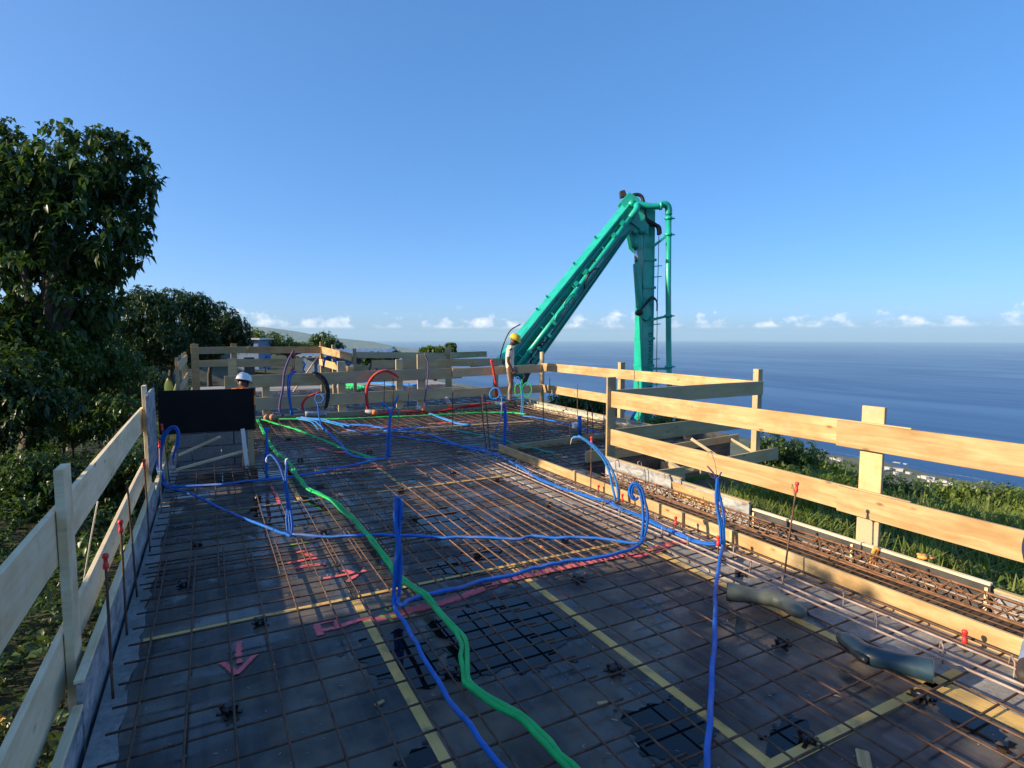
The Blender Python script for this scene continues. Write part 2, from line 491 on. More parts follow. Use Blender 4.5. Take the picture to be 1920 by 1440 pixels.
def tube_data(path, radius, sides=7, closed_ends=True):
    P = [Vector(p) for p in path]
    rad = radius if isinstance(radius, (list, tuple)) else [radius]*len(P)
    V, F, UV = [], [], []
    t = (P[1]-P[0]).normalized()
    n = t.orthogonal().normalized()
    s = 0.0
    for i, p in enumerate(P):
        t2 = ((P[min(i+1, len(P)-1)]-P[max(i-1, 0)])).normalized() if len(P) > 1 else t
        n = (n - t2*n.dot(t2))
        n = n.normalized() if n.length > 1e-6 else t2.orthogonal().normalized()
        b = t2.cross(n)
        if i: s += (p-P[i-1]).length
        for k in range(sides):
            a = 2*PI*k/sides
            V.append(p+(n*math.cos(a)+b*math.sin(a))*rad[i]); UV.append((s*3.0, k/sides))
    for i in range(len(P)-1):
        for k in range(sides):
            a, b2 = i*sides+k, i*sides+(k+1) % sides
            F.append((a, b2, b2+sides, a+sides))
    if closed_ends:
        F.append(tuple(range(sides-1, -1, -1))); F.append(tuple(range((len(P)-1)*sides, len(P)*sides)))
    return V, F, UV
def tube(name, pts, radius, mat, parent=None, sides=7, smooth=True, step=0.05):
    path = smooth_path(pts, step) if smooth else [Vector(p) for p in pts]
    if isinstance(radius, list) and len(radius) != len(path):
        radius = [float(np.interp(i/(len(path)-1)*(len(radius)-1), range(len(radius)), radius)) for i in range(len(path))]
    V, F, UV = tube_data(path, radius, sides)
    o = Vector(pts[0])
    return mesh(name, [v-o for v in V], F, mat, parent, Matrix.Translation(o), True, UV)
def tubes(name, lists, radius, mat, parent=None, sides=6, smooth=True, step=0.05):
    """several strands that are one piece (a bundle taped together, a stirrup pair)"""
    V, F, UV = [], [], []
    for pts in lists:
        v, f, u = tube_data(smooth_path(pts, step) if smooth else [Vector(p) for p in pts], radius, sides)
        k = len(V); V += v; UV += u; F += [tuple(i+k for i in q) for q in f]
    o = Vector(lists[0][0])
    return mesh(name, [v-o for v in V], F, mat, parent, Matrix.Translation(o), True, UV)
def lathe(name, prof, mat, parent=None, world=None, seg=20, smooth=True):
    V, F = [], []
    for r, zz in prof:
        for k in range(seg):
            a = 2*PI*k/seg; V.append((r*math.cos(a), r*math.sin(a), zz))
    for i in range(len(prof)-1):
        for k in range(seg):
            a, b = i*seg+k, i*seg+(k+1) % seg
            F.append((a, b, b+seg, a+seg))
    F.append(tuple(range(seg-1, -1, -1))); F.append(tuple(range((len(prof)-1)*seg, len(prof)*seg)))
    return mesh(name, V, F, mat, parent, world, smooth)

# ================================================================== SETTING
def sstep(a, b, x):
    t = np.clip((x-a)/(b-a), 0, 1); return t*t*(3-2*t)
def ground_h(x, y):
    x = np.asarray(x, float); y = np.asarray(y, float)
    near = np.where(x < -0.8, -1.15 + 0.05*np.clip(-x-1, 0, 30), np.where(x < 7.6, -1.15+np.clip(x+0.8, 0, 6)*0.1, -0.55-0.30*np.clip(x-7.6, 0, 40)))
    far = np.where(x > 0, np.where(x < 1080, -3.0-0.2625*np.clip(x-6, 0, 2000), np.where(x < 1435, -285-13.5*(x-1080)/355, -298.5-(x-1435)*0.2)), -1.15+0.16*np.clip(-x-14, 0, 4000))
    near = near-0.42*sstep(4.5, 6.8, y)*sstep(3.0, 5.0, x)
    w = sstep(14, 60, np.hypot(x-3, y-8))
    h = near*(1-w)+far*w
    h += 0.12*np.sin(x*0.9+1)*np.sin(y*0.7)*(np.hypot(x-3, y-7) > 8)
    return h + w*(np.sin(x*0.021+2)*np.sin(y*0.017)*4*(x < 1050) + np.sin(x*0.11)*np.sin(y*0.09+1)*0.8*(x < 1050))
def gz(x, y): return float(ground_h(x, y))

rr = np.concatenate([[0.5], np.geomspace(2.0, 9000, 90)])
th = np.linspace(0, 2*PI, 181)[:-1]
gx = 3+rr[:, None]*np.cos(th)[None]; gy = 7+rr[:, None]*np.sin(th)[None]
gh = ground_h(gx, gy)
V = np.stack([gx.ravel(), gy.ravel(), gh.ravel()], 1)
nt = len(th)
F = [tuple(range(nt))]
for i in range(len(rr)-1):
    for k in range(nt):
        k2 = (k+1) % nt
        F.append((i*nt+k, (i+1)*nt+k, (i+1)*nt+k2, i*nt+k2))
def land_mat():
    N = Nodes('hillside_scrub')
    v = N.coord(rand=False)
    a = N.noise(v, 0.9, 6.0, 0.65)
    b = N.noise(v, 0.021, 8.0, 0.62)
    c = N.noise(v, 0.0045, 4.0, 0.6)
    col = N.ramp(b, [(0.34, (0.030, 0.052, 0.018)), (0.5, (0.060, 0.085, 0.028)), (0.66, (0.125, 0.125, 0.052))])
    col = N.mix(N.ramp(c, [(0.46, 0.0), (0.6, 0.6)]), col, (0.155, 0.140, 0.075))
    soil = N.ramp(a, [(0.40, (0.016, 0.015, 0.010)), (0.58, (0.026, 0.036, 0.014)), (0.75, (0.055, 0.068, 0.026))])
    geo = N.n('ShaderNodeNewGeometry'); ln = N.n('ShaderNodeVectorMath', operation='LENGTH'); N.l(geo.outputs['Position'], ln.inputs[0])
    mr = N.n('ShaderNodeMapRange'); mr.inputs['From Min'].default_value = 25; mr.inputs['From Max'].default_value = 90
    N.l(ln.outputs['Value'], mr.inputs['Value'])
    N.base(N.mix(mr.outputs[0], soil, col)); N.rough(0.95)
    N.bump(a, 0.8, 0.15)
    return N.m
ground = mesh('ground', V, F, land_mat(), smooth=True)
tag(ground, 'dark scrubby hillside falling from the site to the coast', None, None, 'structure')

def sea_mat():
    N = Nodes('deep_sea')
    v = N.coord(rand=False)
    wind = N.noise(N.coord(scale=(1, 0.28, 1), rand=False), 0.0016, 7.0, 0.62, 1.2)
    N.base(N.ramp(wind, [(0.35, (0.006, 0.045, 0.150)), (0.7, (0.012, 0.070, 0.205))]))
    N.rough(N.ramp(wind, [(0.40, 0.30), (0.62, 0.44)]))
    N.p.inputs['IOR'].default_value = 1.33
    N.bump(N.noise(N.coord(scale=(1, 0.6, 1), rand=False), 0.05, 5.0, 0.6), 0.35, 1.2)
    return N.m
SV = [(0, 0, -300)]; SF = []
for i, r_ in enumerate((2500, 9000, 22000, 41000)):
    for k in range(96):
        a = 2*PI*k/96; SV.append((r_*math.cos(a), r_*math.sin(a), -300))
for k in range(96): SF.append((0, 1+k, 1+(k+1) % 96))
for i in range(3):
    for k in range(96):
        a, b = 1+i*96+k, 1+i*96+(k+1) % 96
        SF.append((a, a+96, b+96, b))
sea = mesh('sea', SV, SF, sea_mat())
tag(sea, 'calm blue sea reaching the horizon', None, None, 'structure')

# far headland running down into the sea
ridge = [(-2200, 13900, 335), (-1200, 13700, 325), (-300, 13500, 290), (781, 13194, 222), (1074, 13039, 198), (1380, 12880, 152), (1658, 12725, 108), (1950, 12560, 42), (2241, 12410, -10), (2640, 12200, -52), (3021, 11994, -98), (3410, 11783, -196), (3700, 11640, -240), (3995, 11470, -282), (4300, 11330, -304)]
HV, HF = [], []
for i, (x, y, zz) in enumerate(ridge):
    for k, t in enumerate((-1.0, -0.72, -0.45, -0.2, 0, 0.3, 1.0)):
        hgt = zz+302
        q = (1-abs(t))**1.25
        wob = 1+0.16*math.sin(i*2.3+k*1.7)
        HV.append((x+t*420*0.4, y+t*(1500+hgt*2.0), -302+hgt*(q*wob if 0 < abs(t) < 1 else (1 if t == 0 else 0))))
for i in range(len(ridge)-1):
    for k in range(6):
        a = i*7+k; HF.append((a, a+7, a+8, a+1))
hl = mesh('headland_hill', HV, HF, land_mat(), smooth=True)
tag(hl, 'long low headland sloping into the sea at the far left', None, None, 'structure')

# ------------------------------------------------------------------ slab under the deck
SLAB = thing('concrete_slab', (0, 0, -0.3), None, None); SLAB['kind'] = 'structure'
SLAB['label'] = 'concrete slab and beams that carry the formwork deck'
block('slab_body', (-0.52, -2.0, -0.32), (3.96, 8.95, -0.068), M['concrete'], SLAB)
block('slab_body', (0.52, 8.95, -0.32), (7.22, 13.2, -0.0685), M['concrete'], SLAB)
block('slab_body', (-0.62, 13.2, -0.40), (8.3, 24.0, -0.090), M['concrete'], SLAB)
block('slab_body', (3.96, -2.0, -0.32), (4.46, 6.0, -0.069), M['concrete'], SLAB)
block('landing_slab', (3.97, 6.0, -0.32), (4.46, 8.14, -0.0695), M['concrete'], SLAB)
block('landing_slab', (4.47, 6.72, -0.32), (7.22, 8.14, -0.0705), M['concrete'], SLAB)
block('landing_slab', (4.5, 6.45, -0.75), (7.5, 6.6, -0.52), M['concrete'], SLAB)
for (x, y) in ((-0.4, 0.5), (-0.4, 4.5), (-0.4, 8.2), (4.2, 0.5), (4.2, 4.5), (7.0, 9.0), (7.0, 12.6), (3.0, 3.0), (8.0, 16.0), (8.0, 22.0), (-0.3, 16), (-0.3, 22), (3.5, 18)):
    block('column', (x-0.12, y-0.12, gz(x, y)-0.3), (x+0.12, y+0.12, -0.30), M['concrete'], SLAB)
# ragged concrete margins left bare beside the plywood
def ragged(name, x0, x1, y0, y1, zt, jag, mat, side):
    """a strip with one straight and one broken edge, 20 mm thick"""
    n = int((y1-y0)/0.07)
    V, F = [], []
    for i in range(n+1):
        y = y0+(y1-y0)*i/n
        j = jag*(0.5*math.sin(y*5.1)+0.5*math.sin(y*13.7+1)+R.uniform(-0.6, 0.6))
        a, b = (x0, x1+j) if side > 0 else (x0+j, x1)
        V += [(a, y, zt), (b, y, zt), (a, y, zt-0.02), (b, y, zt-0.02)]
    for i in range(n):
        k = i*4
        F += [(k, k+1, k+5, k+4), (k+2, k+6, k+7, k+3), (k+1, k+3, k+7, k+5), (k, k+4, k+6, k+2)]
    return mesh(name, V, F, mat, SLAB)
ragged('bare_margin', -0.535, -0.425, -1.5, 8.9, -0.046, 0.018, M['concrete'], 1)
ragged('bare_margin', 3.36, 3.90, -1.0, 8.0, -0.046, 0.03, M['concrete'], -1)

# ------------------------------------------------------------------ deck of plywood panels
DECK = thing('formwork_deck', (1.5, 6, -0.06), None, None); DECK['kind'] = 'structure'
DECK['label'] = 'dark film faced plywood deck of the formwork'
def panel(x0, x1, y0, y1, zt=-0.05, mat='deck'):
    g = 0.003
    lo, hi = (x0+g, y0+g, zt-0.015), (x1-g, y1-g, zt+R.uniform(-0.0008, 0.0008))
    return block('plywood_panel', lo, hi, M[mat], DECK, 0.0015)
cols = (-0.43, 0.82, 2.02, 3.22)
rows = (-1.1, 1.52, 3.92, 6.55, 9.18, 11.80, 13.10)
for i in range(3):
    for j in range(6):
        x0, x1, y0, y1 = cols[i], cols[i+1], rows[j], rows[j+1]
        if i == 0 and j == 3: y1 = 8.93
        if i == 0 and j == 4: x0 = 0.53
        if i == 0 and j == 5: x0 = 0.53
        panel(x0, x1, y0, y1)
panel(0.53, 0.82, 8.94, 9.18)
for j in range(3, 6): panel(3.22, 4.42, rows[j]+(1.6 if j == 3 else 0), rows[j+1])
for j, (y0, y1) in enumerate(((8.15, 9.18), (9.18, 11.8), (11.8, 13.1))):
    for x0, x1 in ((4.42, 5.67), (5.67, 7.1)): panel(x0, x1, y0, y1)
panel(3.98, 4.46, 6.02, 8.12); panel(4.48, 5.9, 6.74, 8.12); panel(5.9, 7.2, 6.74, 8.12)
for i in range(7):
    for j in range(3): panel(-0.6+i*1.25, 0.65+i*1.25, 13.3+j*2.5, 15.8+j*2.5, -0.07)
for j in range(5): panel(3.98, 4.42, 0.2+j*1.2, 1.4+j*1.2, -0.052)
def seam(p0, p1, w=0.055):
    """bare timber bearer showing as a flat strip between two panels"""
    m, ln = frame_x(p0, p1)
    bm = bmesh.new(); bm_box(bm, (ln, w*R.uniform(0.92, 1.08), 0.005))
    return from_bm('seam_strip', bm, M['seam'], DECK, m)
zs = -0.0475
seam((0.82, -0.6, zs), (0.82, 3.89, zs)); seam((2.02, 1.55, zs), (2.02, 3.89, zs)); seam((3.235, 1.1, zs), (3.235, 3.88, zs), 0.06)
seam((-0.41, 3.92, zs), (0.79, 3.92, zs), 0.035); seam((0.85, 3.92, zs), (3.2, 3.92, zs), 0.035)
seam((-0.42, 6.55, zs), (0.8, 6.55, zs), 0.045); seam((0.84, 6.55, zs), (2.0, 6.55, zs), 0.045); seam((2.04, 6.55, zs), (3.4, 6.55, zs), 0.05)
seam((1.99, 1.52, zs), (3.5, 1.52, zs), 0.06); seam((0.82, 6.6, zs), (0.82, 8.2, zs)); seam((2.0, 6.6, zs), (2.0, 8.4, zs))
seam((3.30, -0.3, zs), (3.30, 1.48, zs), 0.06)

# ------------------------------------------------------------------ flat marks on the deck
def ribbon(name, pts, w, mat, parent=None, zc=-0.0435):
    P = [Vector((p[0], p[1], zc)) for p in pts]
    P = smooth_path(P, 0.06) if len(P) > 2 else [P[0]+(P[1]-P[0])*t/8 for t in range(9)]
    V, F, UV = [], [], []
    L = 0.0
    for i, p in enumerate(P):
        t = (P[min(i+1, len(P)-1)]-P[max(0, i-1)]).normalized()
        n = Vector((-t.y, t.x, 0))*w/2
        V += [p-n, p+n]; UV += [(L, 0.0), (L, 1.0)]
        if i < len(P)-1: L += (P[i+1]-p).length; F.append((2*i, 2*i+2, 2*i+3, 2*i+1))
    return mesh(name, V, F, mat, parent, None, False, UV)
def paint(label, mat, *strokes):
    o = thing('paint_mark', strokes[0][0][0], label, 'paint mark', 'spray paint marks on the deck')
    for q, (pts, w) in enumerate(strokes): ribbon('stroke', pts, w, mat, o, -0.0435+0.0003*q)
rd, gn = M['spray_red'], M['spray_green']
paint('long faded red spray band crossing the deck under the blue conduits', rd,
      ([(0.853, 3.521, -0.05), (1.07, 3.552, -0.05), (1.413, 3.572, -0.05), (1.874, 3.673, -0.05), (2.336, 3.674, -0.05), (2.841, 3.667, -0.05), (3.144, 3.599, -0.05)], 0.10), ([(3.216, 3.616, -0.05), (3.474, 3.706, -0.05), (3.697, 3.648, -0.05)], 0.12))
paint('red spray mark shaped like an open rectangle beside the seam strip', rd,
      ([(0.519, 3.65, -0.05), (0.589, 3.651, -0.05), (0.654, 3.648, -0.05)], 0.05), ([(0.53, 3.659, -0.05), (0.525, 3.494, -0.05)], 0.055), ([(0.535, 3.553, -0.05), (0.635, 3.545, -0.05), (0.658, 3.532, -0.05)], 0.05), ([(0.644, 3.646, -0.05), (0.635, 3.53, -0.05)], 0.04), ([(0.661, 3.546, -0.05), (0.765, 3.575, -0.05), (0.867, 3.577, -0.05)], 0.06))
paint('pink spray arrow pointing down on the left of the deck', rd,
      ([(0.091, 3.638, -0.05), (0.082, 3.494, -0.05), (0.085, 3.39, -0.05)], 0.045), ([(-0.013, 3.459, -0.05), (0.027, 3.38, -0.05), (0.065, 3.281, -0.05)], 0.045), ([(0.065, 3.281, -0.05), (0.105, 3.351, -0.05), (0.176, 3.458, -0.05)], 0.04))
paint('red sprayed squiggle mark near the foot of the split blue conduit', rd,
      ([(0.599, 4.995, -0.05), (0.673, 4.863, -0.05), (0.689, 4.752, -0.05)], 0.07), ([(0.496, 4.754, -0.05), (0.572, 4.788, -0.05), (0.678, 4.809, -0.05)], 0.075), ([(0.505, 4.631, -0.05), (0.613, 4.645, -0.05), (0.757, 4.618, -0.05)], 0.06))
paint('pink spray arrow pointing right beside the green conduits', rd,
      ([(0.686, 4.336, -0.05), (0.816, 4.333, -0.05), (0.896, 4.335, -0.05)], 0.045), ([(0.851, 4.427, -0.05), (0.903, 4.332, -0.05)], 0.05), ([(0.828, 4.198, -0.05), (0.916, 4.281, -0.05), (0.996, 4.351, -0.05)], 0.045))
paint('pink spray dashes leading from the puddle at the stair opening', rd,
      ([(0.583, 7.818, -0.05), (0.706, 7.785, -0.05), (0.866, 7.797, -0.05)], 0.14), ([(0.606, 7.506, -0.05), (0.61, 6.916, -0.05), (0.608, 6.563, -0.05)], 0.05))
paint('pale pink spray line in front of the upright blue and green bundle', rd,
      ([(1.427, 7.837, -0.05), (1.656, 7.859, -0.05), (2.08, 7.857, -0.05)], 0.10), ([(2.21, 7.865, -0.05), (2.485, 7.877, -0.05), (2.71, 7.839, -0.05)], 0.06))
paint('red spray patch among the mesh before the far railing', rd,
      ([(2.154, 11.086, -0.05), (2.802, 11.253, -0.05), (3.484, 11.365, -0.05)], 0.16), ([(3.917, 11.302, -0.05), (4.488, 11.257, -0.05), (5.048, 11.138, -0.05)], 0.16), ([(1.467, 9.766, -0.05), (1.633, 9.281, -0.05), (1.82, 8.994, -0.05)], 0.12))
paint('small green spray oval beside the thick red band', gn,
      ([(0.963, 3.65, -0.05), (0.989, 3.679, -0.05), (0.997, 3.632, -0.05), (0.97, 3.612, -0.05), (0.963, 3.65, -0.05)], 0.018), ([(0.907, 3.572, -0.05), (0.958, 3.529, -0.05), (1.013, 3.541, -0.05)], 0.035), ([(0.948, 3.495, -0.05), (0.964, 3.456, -0.05), (1.0, 3.46, -0.05)], 0.02))
paint('faint green spray dash on the far deck panels', gn, ([(2.173, 7.734, -0.05), (2.343, 7.72, -0.05)], 0.05), ([(1.795, 7.715, -0.05), (1.981, 7.653, -0.05)], 0.05), ([(0.521, 5.19, -0.05), (0.763, 5.166, -0.05)], 0.03))

def puddle(label, *pts):
    c = Vector((0, 0, 0)); P = [Vector((p[0], p[1], 0)) for p in pts]
    for p in P: c += p/len(P)
    Q = smooth_path([*P, P[0]], 0.08)[:-1]
    Q = smooth_path([*Q, Q[0]], 0.02)[:-1]
    ph = R.uniform(0, 6)
    def edge(q):
        a = math.atan2(q.y-c.y, q.x-c.x); s_ = (q-c).length
        return 1+0.09*math.sin(5*a+ph)+0.07*math.sin(9*a+2*ph)+0.06*math.sin(17*a+3*ph)+0.018*math.sin(31*a+ph)
    Q = [c+(q-c)*edge(q) for q in Q]
    bm = bmesh.new()
    f = bm.faces.new([bm.verts.new((q.x-c.x, q.y-c.y, 0)) for q in Q])
    o = from_bm('puddle', bm, M['puddle'], None, Matrix.Translation((c.x, c.y, -0.0455)))
    if o.data.polygons[0].normal.z < 0: o.data.flip_normals()
    for q in range(7):                         # drops that broke away from the rim
        p0 = R.choice(Q); p0 = c+(p0-c)*R.uniform(1.04, 1.30); r0 = R.uniform(0.010, 0.035)
        V = [(p0.x-c.x+r0*(1+0.35*math.sin(3*k+q))*math.cos(k*0.628), p0.y-c.y+r0*(0.7+0.3*math.cos(2*k+q))*math.sin(k*0.628), 0.0002) for k in range(10)]
        mesh('drop', V, [tuple(range(10))], M['puddle'], o, Matrix.Translation((c.x, c.y, -0.0455)))
    return tag(o, label, 'puddle', 'puddles on the deck')
puddle('large dark puddle right of the kink in the green conduits', *[(1.159, 3.271, -0.05), (1.464, 3.414, -0.05), (1.757, 3.365, -0.05), (1.956, 3.008, -0.05), (1.91, 2.806, -0.05), (1.636, 2.622, -0.05), (1.369, 2.623, -0.05), (1.202, 2.666, -0.05), (1.114, 2.824, -0.05)])
puddle('puddle around the foreground blue conduit left of the green kink', *[(0.672, 3.269, -0.05), (0.87, 3.335, -0.05), (1.06, 3.201, -0.05), (1.081, 2.9, -0.05), (0.921, 2.708, -0.05), (0.796, 2.851, -0.05), (0.69, 2.988, -0.05)])
puddle('puddle at the bottom edge between seam strip and blue conduit', *[(0.646, 2.256, -0.05), (0.72, 2.303, -0.05), (0.809, 2.279, -0.05), (0.788, 2.189, -0.05), (0.709, 2.099, -0.05)])
puddle('puddle beside the second seam strip near the upright blue line', *[(1.648, 2.048, -0.05), (1.855, 2.083, -0.05), (1.982, 1.962, -0.05), (1.93, 1.778, -0.05), (1.703, 1.677, -0.05), (1.606, 1.797, -0.05)])
puddle('puddle under the middle of the mesh before the blue crossing conduit', *[(1.726, 5.497, -0.05), (2.093, 5.569, -0.05), (2.219, 5.162, -0.05), (1.981, 4.794, -0.05), (1.676, 4.873, -0.05)])
puddle('puddle just past the narrow cross seam near the black spacer', *[(1.424, 4.151, -0.05), (1.761, 4.322, -0.05), (2.086, 4.288, -0.05), (2.034, 3.988, -0.05), (1.781, 3.942, -0.05), (1.562, 3.943, -0.05)])
puddle('bright puddle crossing the left seam near the split blue conduit', *[(0.321, 6.494, -0.05), (0.499, 6.781, -0.05), (0.887, 6.771, -0.05), (1.019, 6.348, -0.05), (0.855, 5.818, -0.05), (0.513, 5.814, -0.05)])
puddle('pale reflecting puddle in front of the stair opening', *[(-0.336, 8.086, -0.05), (-0.012, 8.386, -0.05), (0.367, 8.391, -0.05), (0.855, 8.277, -0.05), (0.84, 7.843, -0.05), (0.456, 7.762, -0.05), (0.04, 7.688, -0.05)])
puddle('small puddle by the lower right seam corner', *[(3.101, 1.461, -0.05), (3.144, 1.355, -0.05), (3.143, 1.184, -0.05), (3.016, 1.172, -0.05), (2.99, 1.305, -0.05)])
puddle('puddle in the right foreground panel past the last seam', *[(2.164, 1.656, -0.05), (2.346, 1.684, -0.05), (2.381, 1.574, -0.05), (2.172, 1.502, -0.05), (2.044, 1.533, -0.05)])

# ================================================================== REBAR
def cyl_mesh(name, ln, r, mat, sides=6, bow=0.0):
    n = 8 if ln > 2.5 else 4
    path = [Vector((-ln/2+ln*i/n, bow*math.sin(i*2.1), bow*0.6*math.cos(i*1.7))) for i in range(n+1)]
    V, F, UV = tube_data(path, r, sides)
    me = bpy.data.meshes.new(name); me.from_pydata([tuple(v) for v in V], [], F); me.materials.append(mat)
    me.polygons.foreach_set('use_smooth', [True]*len(me.polygons))
    return me
MESH_CACHE = {}
def bar(parent, p0, p1, r=0.006, mat='rebar', bow=0.0025, name='rebar'):
    a, b = Vector(p0), Vector(p1)
    ln = round((b-a).length, 2)
    key = (ln, r, mat, bow)
    if key not in MESH_CACHE: MESH_CACHE[key] = cyl_mesh('rebar', ln, r, M[mat], 6, bow)
    m, _ = frame_x(a, b, (0, 0, 1) if abs((b-a).normalized().z) < 0.9 else (0, 1, 0))
    m = m @ Matrix.Rotation(R.choice((0, PI/2, PI)), 4, 'X')
    return link(bpy.data.objects.new(name, MESH_CACHE[key]), parent, m)
def mat_sheet(label, xs, ys, x0, x1, y0, y1, dz=0.0, mat='rebar', r=0.006, top='y'):
    o = thing('rebar_mesh', ((x0+x1)/2, (y0+y1)/2, dz), label, 'rebar mesh', 'welded rebar mats lying on the deck')
    for x in xs: bar(o, (x+R.uniform(-.003, .003), y0, dz), (x+R.uniform(-.004, .004), y1, dz), r, mat)
    for y in ys: bar(o, (x0, y+R.uniform(-.003, .003), dz-0.0115), (x1, y+R.uniform(-.004, .004), dz-0.0115), r, mat)
    return o
def xr(a, b, o, s=0.2): 
    k = math.ceil((a-o)/s); out = []
    while o+k*s <= b+1e-6: out.append(o+k*s); k += 1
    return out
YO, YS = 3.182, 0.2102
mat_sheet('rebar mat in the left foreground with the pink arrow beneath it', xr(-0.37, 1.66, 0.042), xr(0.4, 5.1, YO, YS), -0.47, 1.72, 0.35, 5.25)
mat_sheet('rebar mat in the right foreground under the two rubber boots', xr(1.75, 3.30, 0.075), xr(0.4, 5.0, YO-0.03, YS), 1.66, 3.86, 0.3, 5.1)
mat_sheet('rebar mat between the left form board and the green conduits', xr(-0.42, 1.5, 0.005), xr(4.6, 8.8, YO+0.07, YS), -0.5, 1.62, 4.45, 8.92, 0.004)
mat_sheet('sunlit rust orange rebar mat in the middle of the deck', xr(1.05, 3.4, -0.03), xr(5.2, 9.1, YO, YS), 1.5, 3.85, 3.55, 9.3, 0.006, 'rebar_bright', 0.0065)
mat_sheet('rebar mat in front of the long far guard rail', xr(0.62, 4.1, 0.02), xr(9.35, 12.9, YO, YS), 0.56, 4.4, 9.2, 12.95)
mat_sheet('rebar mat of the wider slab beyond the cross batten', xr(4.25, 7.0, 0.05), xr(8.3, 12.9, YO, YS), 4.05, 7.05, 8.15, 12.95)
mat_sheet('narrow rebar mat between the long batten and the black form', (4.06, 4.12, 4.20, 4.40), xr(0.4, 5.9, YO, YS/2), 3.97, 4.45, 0.3, 5.95)
mat_sheet('rebar mat on the far slab behind the long guard rail', xr(-0.4, 7.6, 0.1, 0.3), xr(13.5, 20.4, 13.5, 0.3), -0.5, 7.7, 13.4, 20.5, -0.02)

mat_sheet('rebar mat of the dropped strip between cross batten and terrace boards', xr(4.1, 7.1, 0.05), xr(6.2, 8.1, YO+0.03, YS), 4.0, 7.15, 6.75, 8.2, -0.005)

# longitudinal reinforcement of the beam beside the batten
cage = thing('beam_cage', (3.6, 3, -0.02), 'pale cement splashed beam bars with stirrups beside the long batten', 'rebar cage')
for x, zz, mt in ((3.44, 0.012, 'rebar_grey'), (3.52, 0.014, 'rebar_grey'), (3.66, 0.016, 'rebar_grey'), (3.74, 0.0, 'rebar'), (3.82, 0.012, 'rebar')):
    bar(cage, (x, 0.4, zz), (x-0.01, 7.9, zz), 0.008, mt, 0.004)
for k in range(24):
    y = 0.7+k*0.31+R.uniform(-0.05, 0.05); x = 3.50
    if k % 3 == 2: x = 3.66
    tube('stirrup', [(x, y, -0.045), (x, y, 0.045), (x+0.02, y+0.02, 0.058), (x+0.055, y+0.03, 0.058), (x+0.075, y+0.05, 0.03), (x+0.075, y+0.055, -0.03)], 0.0045, M['rebar_grey'], cage, 5, True, 0.03)
cage2 = thing('beam_cage', (7.0, 10.5, 0), 'rebar cage along the far edge form below the sunlit rails', 'rebar cage')
for x, zz in ((6.72, 0.04), (6.86, 0.05), (7.0, 0.05), (7.06, -0.03)):
    bar(cage2, (x, 8.3, zz), (x+0.02, 12.9, zz), 0.008, 'rebar_grey')
for k in range(16):
    y = 8.5+k*0.28
    tube('stirrup', [(6.70, y, -0.04), (6.70, y, 0.06), (7.02, y, 0.065), (7.03, y, -0.04)], 0.004, M['rebar'], cage2, 5, False)

# triangular lattice girder along the black form
def girder(y0, y1, x, label):
    o = thing('lattice_girder', (x, y0, 0), label, 'lattice girder', 'lattice girders along the edge')
    bar(o, (x, y0, 0.115), (x+0.01, y1, 0.115), 0.0095, 'rebar_bright', 0.004, 'top_chord')
    for s in (-1, 1): bar(o, (x+s*0.07, y0, 0.014), (x+s*0.07, y1, 0.014), 0.007, 'rebar_grey', 0.003, 'bottom_chord')
    for s in (-1, 1):
        pts = []; y = y0+0.04; k = 0
        while y < y1-0.04:
            pts.append((x+s*(0.07 if k % 2 == 0 else 0.006), y, 0.012 if k % 2 == 0 else 0.118)); y += 0.095; k += 1
        tube('zigzag_wire', pts, 0.0062, M['rebar_bright'], o, 5, False)
girder(0.5, 3.1, 4.33, 'rusty lattice girder along the black form under the near post')
girder(3.16, 5.7, 4.31, 'rusty lattice girder continuing along the black form towards the far post')
for x, zz in ((4.16, 0.05), (4.40, 0.045), (4.245, 0.03)):
    b_ = bar(None, (x, 0.5, zz), (x-0.02, 5.6, zz+0.01), 0.0085, 'rebar_bright', 0.006, 'rebar'); tag(b_, ('long rusty bar lying beside the steel channel', 'long rusty bar against the black form', 'long rusty bar under the inner chord of the girders')[(4.16, 4.40, 4.245).index(x)], 'rebar', 'long bars in the edge strip')
chan = thing('steel_channel', (4.02, 2, -0.03), 'galvanised steel channel lying beside the long batten', 'steel channel')
for k in range(3): board('flange', (4.0+k*0.028, 0.4, -0.028), (4.0+k*0.028, 5.6, -0.028), 0.03, 0.012, M['chrome'] if k == 9 else M['stained'], chan)

# black plastic spacers that hold the mat up
sp_bm = bmesh.new()
for a in range(4):
    bm_box(sp_bm, (0.016, 0.05, 0.012), (math.cos(a*PI/2)*0.025, math.sin(a*PI/2)*0.025, -0.04), Matrix.Rotation(a*PI/2+PI/2, 3, 'Z'))
    bm_box(sp_bm, (0.012, 0.012, 0.042), (math.cos(a*PI/2)*0.026, math.sin(a*PI/2)*0.026, -0.024), Matrix.Rotation(0.35, 3, Vector((-math.sin(a*PI/2), math.cos(a*PI/2), 0))))
r_ = bmesh.ops.create_cone(sp_bm, cap_ends=True, segments=10, radius1=0.027, radius2=0.018, depth=0.014)
bmesh.ops.translate(sp_bm, verts=r_['verts'], vec=(0, 0, -0.008))
sp_me = bpy.data.meshes.new('rebar_spacer'); sp_bm.to_mesh(sp_me); sp_bm.free(); sp_me.materials.append(M['black_plastic'])
